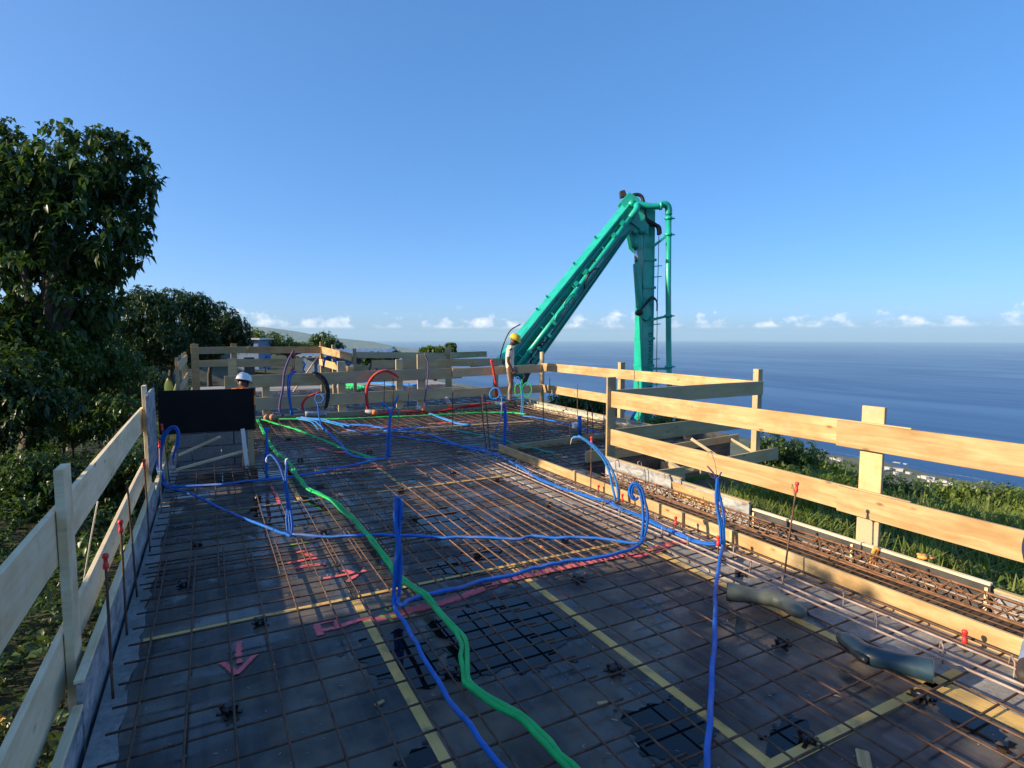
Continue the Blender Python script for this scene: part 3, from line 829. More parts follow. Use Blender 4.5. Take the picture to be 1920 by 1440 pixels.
SPACERS = [
    ((-0.223, 4.665, -0.03), 'black rebar spacer near the top left of the pink arrow'),
    ((0.219, 3.815, -0.03), 'black rebar spacer on the left half of the near cross seam'),
    ((0.021, 2.952, -0.03), 'black rebar spacer below the pink arrow in the left foreground'),
    ((1.067, 2.743, -0.03), 'black rebar spacer in the big puddle by the green kink'),
    ((1.855, 2.371, -0.03), 'black rebar spacer left of the second seam strip'),
    ((2.884, 2.138, -0.03), 'black rebar spacer between the upright blue line and the dark blue boot'),
    ((2.282, 1.544, -0.03), 'black rebar spacer on the yellow seam at the lower right'),
    ((1.895, 4.246, -0.03), 'black rebar spacer at the puddle before the narrow seam'),
    ((2.343, 3.429, -0.03), 'black rebar spacer below the red band in the sunlit mesh'),
    ((-0.152, 5.508, -0.03), 'black rebar spacer near the left edge under a doubled bar'),
    ((0.852, 5.35, -0.03), 'black rebar spacer right of the split blue conduit foot'),
    ((1.709, 5.358, -0.03), 'black rebar spacer beside the tall blue loop'),
    ((0.405, 6.821, -0.03), 'black rebar spacer by the bright left puddle'),
    ((1.106, 7.045, -0.03), 'black rebar spacer left of the green conduits before the far seam'),
    ((1.917, 6.459, -0.03), 'black rebar spacer on the far seam near the short yellow strip'),
    ((2.762, 6.943, -0.03), 'black rebar spacer in the shaded middle mesh'),
    ((3.143, 5.162, -0.03), 'black rebar spacer near the batten in the sunlit mesh'),
    ((1.108, 8.734, -0.03), 'black rebar spacer near the far end of the green conduits'),
    ((2.13, 8.814, -0.03), 'black rebar spacer just before the upright blue and green bundle'),
    ((1.158, 10.639, -0.03), 'black rebar spacer behind the forked blue conduit'),
    ((2.754, 4.246, -0.03), 'black rebar spacer under the right blue crossing conduit'),
    ((3.094, 6.355, -0.03), 'black rebar spacer before the right end of the far seam'),
    ((3.48, 2.944, -0.03), 'black rebar spacer right of the upright blue line in the sun'),
    ((3.052, 1.486, -0.03), 'black rebar spacer at the hole by the dark blue boot')]
for p, lab in SPACERS:
    o = link(bpy.data.objects.new('rebar_spacer', sp_me), None, Matrix.Translation(p[:2]+(-0.004,)) @ Matrix.Rotation(R.uniform(0, 1.5), 4, 'Z') @ Matrix.Scale(1.15, 4))
    tag(o, lab, 'rebar spacer', 'plastic spacers under the rebar')

# upright starter bars, some with a red safety cap
def starter(base, top, label, cap=True, hook=False, mat='rebar', r=0.007):
    b, t = Vector(base), Vector(top)
    pts = [b, b+(t-b)*0.5+Vector((R.uniform(-.006, .006), R.uniform(-.006, .006), 0)), t]
    if hook: pts += [t+Vector((0.02, 0.0, 0.03)), t+Vector((0.06, 0.01, 0.02)), t+Vector((0.075, 0.01, -0.06))]
    o = tube('starter_bar', pts, r, M[mat], None, 6)
    tag(o, label, 'rebar', 'upright starter bars')
    if cap:
        d = (t-b).normalized()
        mw = Matrix.Translation(t) @ d.to_track_quat('Z', 'X').to_matrix().to_4x4() @ Matrix.Scale(0.80, 4)
        lathe('safety_cap', [(0.015, -0.055), (0.017, -0.05), (0.0165, -0.028), (0.012, -0.018), (0.0115, 0.006), (0.018, 0.016), (0.019, 0.030), (0.014, 0.040), (0.004, 0.043)], M['cap'], o, mw, 12)
for (b, t), lab, cap in [
    ([(-0.487, 3.338, -0.052), (-0.494, 3.405, 0.638)], 'red capped starter bar nearest the left timber post', True),
    ([(-0.502, 4.037, -0.05), (-0.511, 4.102, 0.611)], 'red capped starter bar second from the left timber post', True),
    ([(-0.504, 4.615, -0.048), (-0.536, 4.704, 0.739)], 'bare starter bar between the capped ones along the left form', False),
    ([(-0.501, 5.564, -0.048), (-0.517, 5.64, 0.692)], 'red capped starter bar just before the grey form panel', True),
    ([(-0.495, 6.817, -0.05), (-0.488, 6.877, 0.648)], 'pale starter bar with red cap beside the bent blue conduit', True),
    ([(-0.493, 8.163, -0.049), (-0.548, 8.255, 0.638)], 'short starter bar with a dark red cap in front of the black panel', True),
    ([(3.719, 2.761, -0.049), (3.829, 2.766, 0.634)], 'leaning starter bar with red cap beneath the lower right board', True),
    ([(3.725, 5.236, -0.049), (3.76, 5.277, 0.594)], 'tall starter bar with red cap at the batten beside the leaning blue conduits', True),
    ([(3.829, 5.239, -0.051), (3.838, 5.242, 0.039)], 'low red capped bar at the batten left of the leaning blue conduits', True),
    ([(3.752, 4.702, -0.05), (3.756, 4.711, 0.078)], 'low red capped bar at the foot of the leaning blue conduits', True),
    ([(3.66, 3.833, -0.049), (3.67, 3.841, 0.095)], 'low red capped bar between the blue loop and the upright blue bundle', True),
    ([(3.557, 3.253, -0.049), (3.575, 3.259, 0.113)], 'low red capped bar at the foot of the upright blue bundle', True),
    ([(3.738, 1.608, -0.052), (3.744, 1.614, 0.048)], 'low red capped bar casting its shadow on the near end of the batten', True),
    ([(4.858, 10.564, -0.05), (4.863, 10.619, 0.574)], 'dark starter bar left of the tall twin bars in the middle distance', False),
    ([(3.912, 8.387, -0.05), (3.859, 8.49, 0.766)], 'left one of the tall twin starter bars in the middle distance', False),
    ([(3.997, 8.445, -0.05), (3.96, 8.543, 0.817)], 'right one of the tall twin starter bars in the middle distance', False),
    ([(3.973, 9.996, -0.05), (4.001, 10.051, 0.704)], 'lone starter bar in front of the far rail right of the thin violet pipe', False),
    ([(3.447, 12.85, -0.042), (3.474, 12.85, 0.779)], 'starter bar in front of the far rail behind the upright blue bundle', False),
    ([(3.656, 12.85, 0.018), (3.67, 12.85, 0.796)], 'starter bar in front of the far rail right of the red arc', False),
    ([(3.993, 12.85, -0.04), (4.042, 12.85, 0.685)], 'starter bar in front of the far rail left of the wide post', False),
    ([(5.302, 8.906, -0.049), (5.31, 8.962, 0.604)], 'starter bar standing in the mesh right of the green coil', False),
    ([(8.903, 14.655, -0.05), (8.939, 14.69, 0.534)], 'starter bar in front of the sea left of the round far post', False),
    ([(6.891, 10.182, -0.051), (6.92, 10.239, 0.741)], 'starter bar against the lower sunlit rail', False),
    ([(5.875, 8.358, -0.049), (5.896, 8.399, 0.515)], 'starter bar behind the red capped one near the cross batten', False),
    ([(6.294, 8.785, -0.05), (6.302, 8.823, 0.417)], 'starter bar just left of the grey post in the mesh', False),
    ([(6.736, 9.052, -0.05), (6.753, 9.083, 0.384)], 'starter bar closest to the grey post in the mesh', False),
    ([(8.03, 9.576, -0.049), (8.064, 9.639, 0.832)], 'starter bar beside the pump boom behind the sunlit rail', False),
    ([(5.607, 8.498, -0.049), (5.6, 8.525, 0.205)], 'short slanting starter bar near the small pale box', False)]:
    starter(b, t, lab, cap, False, 'rebar_grey' if 'pale' in lab else 'rebar', 0.009 if Vector(b).length > 9 else 0.007)
for (b, t), lab in [
    ([(4.106, 5.218, -0.051), (4.081, 5.263, 0.297)], 'hooked starter bar above the blue loop beside the batten'),
    ([(4.923, 5.494, -0.051), (4.717, 5.62, 0.149)], 'hooked bar end standing at the black form below the terrace boards')]:
    starter(b, t, lab, False, True, 'rebar_grey', 0.006)

# ================================================================== GUARD RAILS AND FORMWORK TIMBER
T, TO, TP, TG = M['timber'], M['timber_old'], M['timber_pale'], M['timber_grey']
def rail(label, loc): return thing('guard_rail', loc, label, 'guard rail', 'timber guard rails around the slab')
def rb(o, p0, p1, h=0.2, t=0.027, mat=None): return board('rail_board', p0, p1, h, t, mat or T, o, warp=0.004)
def post(o, x0, x1, y0, y1, z0, z1, mat=None): return block('post', (x0, y0, z0), (x1, y1, z1), mat or T, o, 0.003)

g = rail('pale timber guard rail along the shaded left edge, nearest the trees', (-0.65, 3, -0.3))
post(g, -0.652, -0.612, 3.27, 3.42, -0.40, 1.135, TP); post(g, -0.655, -0.615, 7.25, 7.40, -0.45, 1.22, TP)
rb(g, (-0.668, 0.2, 0.775), (-0.668, 3.40, 0.815), 0.255, 0.027, TP); rb(g, (-0.668, 3.41, 0.835), (-0.668, 7.38, 0.860), 0.24, 0.027, TP)
rb(g, (-0.668, 0.2, 0.165), (-0.668, 3.40, 0.225), 0.27, 0.027, TP); rb(g, (-0.668, 3.41, 0.265), (-0.668, 7.38, 0.300), 0.20, 0.027, TP)

g = rail('sunlit timber guard rail on the right with overlapping boards and one wide near post', (4.56, 3, 0))
rb(g, (4.565, 5.97, 0.945), (4.565, 2.38, 0.965), 0.208); rb(g, (4.537, 2.93, 0.962), (4.537, -1.2, 0.965), 0.208)
rb(g, (4.565, 5.97, 0.455), (4.565, 2.36, 0.420), 0.205); rb(g, (4.537, 2.90, 0.425), (4.537, -1.2, 0.395), 0.205)
post(g, 4.581, 4.612, 2.59, 2.765, -0.35, 1.198, TO); post(g, 4.50, 4.635, 5.975, 6.005, -0.5, 1.225, TG)

g = rail('grey shaded timber guard rail above the lower terrace, ending at the square corner post', (6, 6.1, 0))
rb(g, (4.64, 6.02, 0.955), (7.62, 6.16, 0.945), 0.21, 0.027, TG); rb(g, (4.64, 6.02, 0.44), (7.40, 6.15, 0.45), 0.21, 0.027, TG)
post(g, 7.545, 7.645, 6.185, 6.285, -0.15, 1.24, TO)

g = rail('sunlit timber guard rail between the corner post and the round post', (7.75, 9.5, 0))
rb(g, (7.735, 6.29, 0.935), (7.735, 9.35, 0.945), 0.21); rb(g, (7.735, 9.37, 0.955), (7.735, 13.15, 0.955), 0.20)
rb(g, (7.735, 9.75, 0.39), (7.735, 13.15, 0.395), 0.20)
post(g, 7.755, 7.875, 9.85, 9.95, -0.4, 1.20, TO)
lathe('round_post', [(0.0, -0.6), (0.062, -0.6), (0.060, 1.33), (0.045, 1.345), (0.0, 1.345)], TO, g, Matrix.Translation((7.83, 13.27, 0)), 14)

g = rail('long shaded guard rail across the far end of the deck behind the red arcs', (4, 13.1, 0))
rb(g, (0.25, 13.1, 0.82), (5.45, 13.1, 0.86), 0.262, 0.03, TO); rb(g, (5.2, 13.068, 0.875), (7.715, 13.068, 0.915), 0.21, 0.03, TO)
rb(g, (0.25, 13.1, 0.345), (5.45, 13.1, 0.385), 0.265, 0.03, TO); rb(g, (5.2, 13.068, 0.375), (7.715, 13.068, 0.385), 0.205, 0.03, TO)
post(g, 4.335, 4.535, 13.12, 13.16, -0.1, 1.33, TO); post(g, 3.82, 3.98, 13.12, 13.16, -0.1, 1.22, TO); post(g, 2.50, 2.67, 13.12, 13.17, -0.1, 1.20, TO); post(g, 0.95, 1.10, 13.12, 13.16, -0.1, 0.95, TO)

g = rail('short guard rail with a dark post just behind the white hard hat', (0.6, 14.6, 0))
post(g, 0.36, 0.54, 14.55, 14.59, -0.3, 1.25, TO); post(g, 0.70, 0.92, 14.62, 14.67, -0.3, 1.27, M['form_black'])
rb(g, (0.40, 14.6, 1.15), (1.80, 14.6, 1.13), 0.185, 0.03, TG); rb(g, (0.40, 14.6, 0.66), (0.9, 14.6, 0.66), 0.16, 0.03, TG)
board('end_board', (1.79, 14.58, 1.06), (1.96, 14.58, 1.06), 0.34, 0.03, TO, g)

g = rail('farthest guard rail at the left, grey then orange, in front of the dark trees', (1, 19.5, 0))
rb(g, (-0.42, 19.5, 1.335), (1.05, 19.5, 1.345), 0.205, 0.03, TG); rb(g, (1.05, 19.46, 1.345), (3.2, 19.46, 1.315), 0.21, 0.03, T)  # shaded stretch coloured grey, sunlit stretch coloured orange
rb(g, (-0.42, 19.5, 0.945), (0.62, 19.5, 0.95), 0.20, 0.03, TO)
post(g, -0.48, -0.28, 19.42, 19.47, -0.2, 1.53, T); post(g, 0.58, 0.75, 19.52, 19.56, -0.2, 1.54, T)
board('brace', (2.3, 19.35, 0.0), (3.15, 19.35, 1.2), 0.12, 0.03, T, g, up=(0, 1, 0))

g = rail('guard rail along the far left edge seen end on beside the trees', (-0.62, 17, 0))
for y in (14.3, 16.0, 17.7, 19.3): post(g, -0.66, -0.60, y, y+0.15, -0.3, 1.30, TO)
rb(g, (-0.585, 14.2, 1.12), (-0.585, 19.4, 1.12), 0.2, 0.027, TO); rb(g, (-0.585, 14.2, 0.6), (-0.585, 19.4, 0.6), 0.2, 0.027, TO)

g = rail('bright yellow sunlit guard rail with three posts on the far slab', (3.3, 18, 0))
rb(g, (3.20, 19.8, 1.34), (3.49, 16.24, 1.17), 0.22); rb(g, (3.20, 19.8, 0.93), (3.49, 16.24, 0.79), 0.21)
post(g, 3.22, 3.32, 19.70, 19.80, -0.1, 1.58); post(g, 3.34, 3.44, 18.3, 18.4, -0.1, 1.50); post(g, 3.52, 3.60, 16.18, 16.28, -0.1, 1.42)

g = rail('brown shaded far guard rail between the yellow rail and the orange post', (5, 16.5, 0))
rb(g, (3.62, 16.5, 1.24), (6.55, 16.5, 1.165), 0.17, 0.03, TO); rb(g, (3.62, 16.5, 0.85), (4.85, 16.5, 0.85), 0.16, 0.03, TO)
post(g, 6.32, 6.52, 16.45, 16.485, -0.1, 1.43, TO); post(g, 4.80, 4.86, 16.38, 16.48, -0.1, 1.1, T)

g = rail('yellow sunlit board above an olive rail left of the standing worker', (7.5, 16, 0))
rb(g, (6.3, 16.0, 1.195), (8.6, 18.4, 1.14), 0.19); rb(g, (3.6, 14.5, 1.06), (7.25, 14.5, 1.04), 0.20, 0.03, TG)
rb(g, (6.6, 15.2, 0.93), (7.6, 15.9, 0.91), 0.10); post(g, 7.0, 7.15, 14.52, 14.56, -0.1, 1.0, TO)

pl = board('form_board', (4.72, 15.6, 0.98), (6.0, 15.6, 0.96), 0.46, 0.03, TO); tag(pl, 'olive plywood board standing behind the long far guard rail', 'form board')

# ---- edge forms
def form_panel(o, p0, p1, z0, z1, t, mat, cap=None):
    a, b = Vector((*p0, (z0+z1)/2)), Vector((*p1, (z0+z1)/2))
    board('form_panel', a, b, z1-z0, t, mat, o, bevel=0.002, warp=0.002)
    if cap: board('edge_batten', (*p0, z1+0.010), (*p1, z1+0.010), 0.018, t+0.016, cap, o)
f = thing('edge_form', (-0.57, 3, -0.1), 'cement stained edge form along the left side with pale timber top', 'edge form')
form_panel(f, (-0.572, 0.0), (-0.572, 3.04), -0.32, 0.105, 0.024, M['stained'], TP)
form_panel(f, (-0.568, 3.06), (-0.566, 7.02), -0.32, 0.205, 0.024, M['stained'], TP)
form_panel(f, (-0.572, 7.05), (-0.572, 8.6), -0.32, 0.12, 0.024, M['stained'], TP)
gp = board('grey_form_panel', (-0.598, 7.04, 0.72), (-0.602, 8.04, 0.72), 0.84, 0.021, M['stained'], None, warp=0.006)
tag(gp, 'grey cement smeared form panel standing on edge left of the black panel', 'form panel')
f = thing('edge_form', (4.5, 2, -0.1), 'black edge form with a pale top batten under the right guard rail', 'edge form')
form_panel(f, (4.475, -1.0), (4.478, 1.78), -0.3, 0.09, 0.024, M['stained'], TG)
form_panel(f, (4.48, 1.80), (4.485, 3.68), -0.3, 0.115, 0.024, M['form_black'], TP)
form_panel(f, (4.485, 3.72), (4.49, 4.6), -0.3, 0.165, 0.024, M['stained'], TG)
form_panel(f, (4.49, 4.62), (4.48, 5.95), -0.3, 0.195, 0.024, M['stained'], TG)
board('timber_patch', (4.462, 4.05, 0.07), (4.462, 4.75, 0.08), 0.15, 0.016, T, f)
for y in (1.82, 2.72, 3.66): board('joint_batten', (4.462, y, -0.2), (4.462, y, 0.10), 0.02, 0.012, TP, f, up=(0, 1, 0))
for y in (2.15, 3.0, 4.25): tube('tie_rod', [(4.465, y, -0.15), (4.46, y+0.02, 0.10)], 0.008, M['black_plastic'], f, 6, False)
f = thing('edge_form', (7.2, 10, 0), 'far edge form with whitish cement crust below the rails in front of the sea', 'edge form')
form_panel(f, (7.23, 8.0), (7.24, 10.3), -0.3, 0.10, 0.024, M['stained'], TG); form_panel(f, (7.24, 10.32), (7.25, 13.05), -0.3, 0.11, 0.024, M['stained'], TG)
f = thing('edge_form', (4, 13, 0), 'grey edge form at the foot of the long far guard rail', 'edge form')
form_panel(f, (0.56, 13.03), (3.9, 13.03), -0.25, 0.075, 0.024, TG, TP); form_panel(f, (3.92, 13.03), (7.2, 13.03), -0.25, 0.09, 0.024, TG, TP)

# ---- battens that divide the pour
def batten(label, p0, p1, h, t, mat, pegs=()):
    o = board('batten', p0, p1, h, t, mat, None, warp=0.003)
    tag(o, label, 'batten', 'timber battens dividing the pour')
    for p in pegs: block('peg', (p[0]-0.012, p[1]-0.012, -0.06), (p[0]+0.012, p[1]+0.012, p[2]), TO, o)
    return o
batten('long sunlit batten on edge running beside the cement splashed beam bars', (3.918, 0.2, 0.018), (3.918, 7.93, 0.022), 0.135, 0.027, T, [(3.88, 4.95, 0.11), (3.885, 4.3, 0.1), (3.88, 3.98, 0.1), (3.885, 3.4, 0.1), (3.89, 5.8, 0.12)])
batten('shaded batten crossing from the end of the long batten to the grey post', (3.94, 7.93, 0.005), (6.35, 8.14, 0.005), 0.11, 0.027, TG)
batten('pale batten near the far edge form running towards the worker', (7.13, 8.3, 0.005), (7.18, 12.9, 0.01), 0.115, 0.027, TP)
lth = board('timber_lath', (2.0, 10.54, 0.022), (5.82, 10.2, 0.026), 0.014, 0.07, TO, None); tag(lth, 'long pale lath lying across the mesh in front of the red pipes', 'lath')

# ---- black upstand of the stair opening
s = thing('stair_opening_form', (0, 8.6, 0), 'black form panel standing over the stair opening with two slanting laths', 'form panel')
board('black_panel', (-0.605, 8.6, 0.772), (0.515, 8.6, 0.760), 0.565, 0.021, M['black_ply'], s, bevel=0.002)
block('support_post', (0.425, 8.63, -0.05), (0.50, 8.70, 0.9), TO, s); block('support_post', (0.35, 8.64, -0.05), (0.39, 8.70, 0.7), TG, s)
block('support_post', (-0.60, 8.63, -0.1), (-0.55, 8.70, 0.8), TO, s)
board('slanting_lath', (-0.44, 8.52, 0.03), (0.42, 8.60, 0.20), 0.035, 0.025, TP, s); board('slanting_lath', (-0.44, 9.3, 0.08), (0.10, 9.3, 0.30), 0.035, 0.025, TP, s)
board('plaster_gusset', (0.36, 8.55, 0.5), (0.40, 8.56, -0.04), 0.05, 0.05, M['white_wall'], s, up=(1, 0, 0))
# the opening itself: blockwork sides and a lower floor
well = thing('stair_well', (0, 10.4, -1.2), 'blockwork sides of the stair opening behind the black panel', None); well['kind'] = 'structure'
block('well_floor', (-0.52, 8.97, -1.30), (0.52, 13.2, -1.2), M['concrete'], well)
for j in range(8):
    for i in range(3):
        off = 0.2 if j % 2 else 0
        xa, xb = -0.5+i*0.4-off*0.9, -0.5+i*0.4+0.385-off*0.9
        block('block', (max(-0.5, xa), 10.0, -1.2+j*0.21), (min(0.5, xb), 10.18, -1.2+j*0.21+0.2), M['block'], well, 0.004)
    for i in range(7 if j < 5 else 0):
        ya = 9.0+i*0.43+(0.2 if j % 2 else 0)
        block('block', (0.502, ya, -1.2+j*0.21), (0.515, ya+0.42, -1.2+j*0.21+0.2), M['block'], well, 0.003)
        block('block', (-0.62, ya, -1.2+j*0.21), (-0.5, ya+0.42, -1.2+j*0.21+0.2), M['block'], well, 0.004)
block('landing', (-0.5, 12.2, -0.25), (0.52, 13.2, -0.09), M['concrete'], well)
for k in range(5): block('step', (-0.48, 10.22+k*0.35, -1.2), (0.5, 10.57+k*0.35, -0.52+k*0.085), M['concrete'], well)

# ---- lower terrace beyond the right rail: formwork of a dropped beam
t_ = thing('terrace_form', (6, 6.6, -0.4), 'half built terrace formwork of boards and black panels under the grey rail', 'formwork')
board('side_board', (4.62, 6.62, 0.06), (6.02, 6.62, 0.085), 0.155, 0.027, TG, t_); board('side_board', (6.2, 6.62, 0.05), (7.7, 6.66, 0.085), 0.115, 0.027, TG, t_)
board('black_panel', (6.2, 6.66, -0.12), (7.55, 6.70, -0.09), 0.24, 0.021, M['form_black'], t_); board('black_panel', (4.62, 6.66, -0.14), (6.1, 6.66, -0.14), 0.26, 0.021, M['form_black'], t_)
board('black_panel', (6.1, 7.9, 0.03), (7.6, 7.9, 0.03), 0.28, 0.021, M['form_black'], t_)
board('black_panel', (7.58, 6.75, 0.0), (7.58, 7.88, 0.0), 0.26, 0.021, M['form_black'], t_)
board('walk_board', (5.0, 6.40, -0.27), (8.2, 6.42, -0.25), 0.022, 0.30, TG, t_)
board('outer_board', (6.3, 6.12, -0.17), (8.0, 6.14, -0.11), 0.185, 0.027, TO, t_); board('outer_board', (4.7, 6.14, -0.25), (6.0, 6.14, -0.26), 0.27, 0.027, TO, t_)
board('end_board', (6.02, 6.14, -0.27), (6.02, 6.64, -0.27), 0.26, 0.027, TO, t_); board('back_board', (6.05, 6.62, -0.36), (7.4, 6.62, -0.36), 0.18, 0.027, TO, t_)
for p0, p1 in (((6.55, 6.56, 0.17), (6.95, 6.25, -0.16)), ((7.48, 6.62, 0.08), (7.75, 6.30, -0.15)), ((5.75, 6.55, 0.08), (5.98, 6.20, -0.16))):
    board('diagonal_brace', p0, p1, 0.045, 0.03, TP, t_)
for x, y in ((5.6, 6.35), (6.9, 6.35), (7.42, 6.12)):
    tube('prop', [(x, y, gz(x, y)-0.1), (x, y, -0.28)], 0.035, M['steel'], t_, 10, False)
for x0, y0 in ((6.3, 7.0), (6.6, 7.2), (6.9, 7.0)): tube('green_tie', [(x0-0.5, y0, -0.03), (x0+0.1, y0+0.1, -0.01), (x0+0.5, y0-0.05, -0.03)], 0.016, M['teal'], t_, 6)
for k in range(6): bar(t_, (6.2, 6.85+k*0.17, -0.02), (7.5, 6.85+k*0.17, -0.02), 0.006, 'rebar')

# ================================================================== CONDUITS
def fan(pts, n, off=0.013, wob=0.007):
    """n strands side by side along one route"""
    out = []
    for k in range(n):
        d = (k-(n-1)/2)*2*off
        q = []
        P = smooth_path(pts, 0.16) if len(pts) > 2 else [Vector(p) for p in pts]
        for i, p in enumerate(P):
            t = (P[min(i+1, len(P)-1)]-P[max(i-1, 0)]); t.normalize()
            s = t.cross(Vector((0, 0, 1)))
            if s.length < 0.2: s = Vector((0.886, -0.463, 0))
            s.normalize()
            q.append(p+s*(d+R.uniform(-wob, wob)*(1 if n > 1 else 0.7))+Vector((0, 0, R.uniform(-0.2*wob, wob))))
        out.append(q)
    return out
CG = 'electrical conduits laid over the rebar'
def conduit_run(label, mat, pts, n=1, r=0.0125, off=None, ends=True):
    o = tubes('conduit', fan(pts, n, off or r), r, M[mat], None, 8)
    return tag(o, label, 'conduit', CG)
def standing(label, mat, strands, r=0.012, extra=(), name='upright_conduit', tip=None):
    o = tubes(name, strands, r, M[mat], None, 7)
    tag(o, label, 'conduit', 'conduits standing up from the rebar')
    for mt, st, rr_ in extra: tube('wire', st, rr_, M[mt], o, 5)
    return o
ZC = 0.02
def route(label, mat, pts, n=1, r=0.0125, off=None): return conduit_run(label, mat, pts, n, r, off)
route('pair of bright green conduits snaking from the front edge to the black panel', 'green',
    [(1.234, 1.738, 0.024), (1.212, 1.837, 0.024), (1.209, 1.984, 0.024), (1.194, 2.157, 0.024), (1.138, 2.314, 0.024), (1.083, 2.492, 0.024), (1.089, 2.599, 0.024), (1.154, 2.776, 0.024), (1.222, 2.954, 0.024), (1.214, 3.14, 0.024), (1.209, 3.571, 0.024), (1.148, 3.901, 0.024), (1.154, 4.347, 0.024), (1.162, 4.888, 0.024), (1.148, 5.317, 0.024), (1.116, 5.784, 0.024), (1.086, 6.183, 0.024), (0.991, 6.538, 0.024), (0.92, 6.91, 0.024), (0.909, 7.558, 0.024), (0.905, 8.399, 0.024), (0.813, 9.477, 0.024), (0.815, 11.149, 0.024), (0.834, 13.115, 0.024)], 2, 0.0145, 0.0125)
# foreground blue line with its tall loop
route('blue conduit running from the front edge to the foot of the tall loop', 'blue',
    [(0.975, 1.867, 0.022), (0.974, 1.981, 0.022), (0.963, 2.152, 0.022), (0.957, 2.325, 0.022), (0.943, 2.464, 0.022), (0.956, 2.704, 0.022), (0.962, 2.91, 0.022), (0.974, 3.115, 0.022), (0.978, 3.304, 0.022), (0.98, 3.434, 0.022), (0.999, 3.572, 0.022), (1.013, 3.619, 0.072), (1.032, 3.625, 0.246), (1.048, 3.633, 0.42), (1.042, 3.65, 0.577), (1.045, 3.657, 0.665), (1.058, 3.652, 0.692)], 1, 0.0135)
standing('tall narrow blue loop standing in the middle of the near deck', 'blue',
    [[(1.044, 3.619, -0.0), (1.069, 3.628, 0.238), (1.063, 3.647, 0.413), (1.078, 3.653, 0.571), (1.081, 3.659, 0.652), (1.067, 3.67, 0.683), (1.047, 3.676, 0.641), (1.048, 3.663, 0.501)],
     [(1.039, 3.631, 0.098), (1.059, 3.639, 0.308), (1.058, 3.653, 0.449), (1.056, 3.663, 0.554), (1.071, 3.663, 0.641), (1.066, 3.668, 0.666), (1.084, 3.657, 0.638), (1.083, 3.648, 0.536)]], 0.0125)
route('blue conduit from the tall loop along the red band to the round loop', 'blue',
    [(1.043, 3.636, 0.022), (1.022, 3.543, 0.022), (1.048, 3.512, 0.022), (1.111, 3.565, 0.022), (1.228, 3.584, 0.022), (1.378, 3.58, 0.022), (1.541, 3.591, 0.022), (1.693, 3.611, 0.022), (1.878, 3.597, 0.022), (2.077, 3.635, 0.022), (2.214, 3.632, 0.022), (2.368, 3.634, 0.022), (2.537, 3.606, 0.022), (2.717, 3.574, 0.022), (2.946, 3.596, 0.022), (3.11, 3.66, 0.022), (3.252, 3.774, 0.022)], 1, 0.014)
standing('round blue loop curling over beside the long batten', 'blue',
    [[(3.247, 3.782, 0.001), (3.28, 3.776, 0.125), (3.289, 3.782, 0.239), (3.272, 3.799, 0.331), (3.255, 3.817, 0.431), (3.22, 3.84, 0.481), (3.184, 3.859, 0.481), (3.158, 3.868, 0.436), (3.164, 3.86, 0.376), (3.195, 3.84, 0.344), (3.224, 3.827, 0.367)],
     [(3.235, 3.789, 0.011), (3.253, 3.792, 0.148), (3.254, 3.804, 0.285), (3.242, 3.821, 0.399), (3.212, 3.842, 0.463), (3.187, 3.855, 0.459), (3.173, 3.857, 0.399), (3.191, 3.843, 0.358)]], 0.0135,
    [('white_pipe', [(3.198, 3.846, 0.422), (3.2, 3.84, 0.376), (3.183, 3.847, 0.344)], 0.003)])
route('blue conduit crossing the deck from the round loop to the split conduit', 'blue',
    [(3.252, 3.774, 0.022), (3.126, 3.693, 0.022), (3.032, 3.771, 0.022), (2.919, 3.918, 0.022), (2.732, 4.045, 0.022), (2.563, 4.119, 0.022), (2.42, 4.238, 0.022), (2.293, 4.244, 0.022), (2.123, 4.363, 0.022), (1.925, 4.481, 0.022), (1.712, 4.562, 0.022), (1.563, 4.685, 0.022), (1.384, 4.794, 0.022), (1.206, 4.917, 0.022), (1.036, 4.976, 0.022), (0.867, 5.034, 0.022), (0.71, 5.161, 0.022), (0.579, 5.23, 0.022)], 1, 0.013)
standing('split blue conduit pair with pale tips standing before the left puddle', 'blue',
    [[(0.574, 5.268, 0.001), (0.586, 5.27, 0.099), (0.578, 5.285, 0.215), (0.563, 5.306, 0.354), (0.552, 5.325, 0.494), (0.559, 5.329, 0.587), (0.562, 5.334, 0.652)],
     [(0.554, 5.279, 0.011), (0.543, 5.297, 0.145), (0.556, 5.303, 0.285), (0.545, 5.322, 0.424), (0.536, 5.335, 0.517), (0.507, 5.36, 0.619), (0.468, 5.386, 0.689), (0.44, 5.403, 0.712), (0.415, 5.415, 0.693)],
     [(0.566, 5.273, 0.011), (0.567, 5.283, 0.122), (0.562, 5.294, 0.215), (0.555, 5.31, 0.354)]], 0.011,
    [('white_pipe', [(0.415, 5.415, 0.693), (0.405, 5.417, 0.67), (0.409, 5.413, 0.647)], 0.007), ('white_pipe', [(0.556, 5.334, 0.624), (0.558, 5.337, 0.67), (0.575, 5.329, 0.679)], 0.007)])
route('blue conduit from the split pair to the arched conduit at the left form', 'blue',
    [(0.568, 5.205, 0.022), (0.531, 5.301, 0.022), (0.476, 5.408, 0.022), (0.324, 5.737, 0.022), (0.201, 5.999, 0.022), (0.071, 6.317, 0.022), (-0.046, 6.649, 0.022), (-0.172, 6.986, 0.022), (-0.306, 7.274, 0.022), (-0.417, 7.458, 0.022), (-0.493, 7.603, 0.022), (-0.551, 7.88, 0.022)], 1, 0.0135)
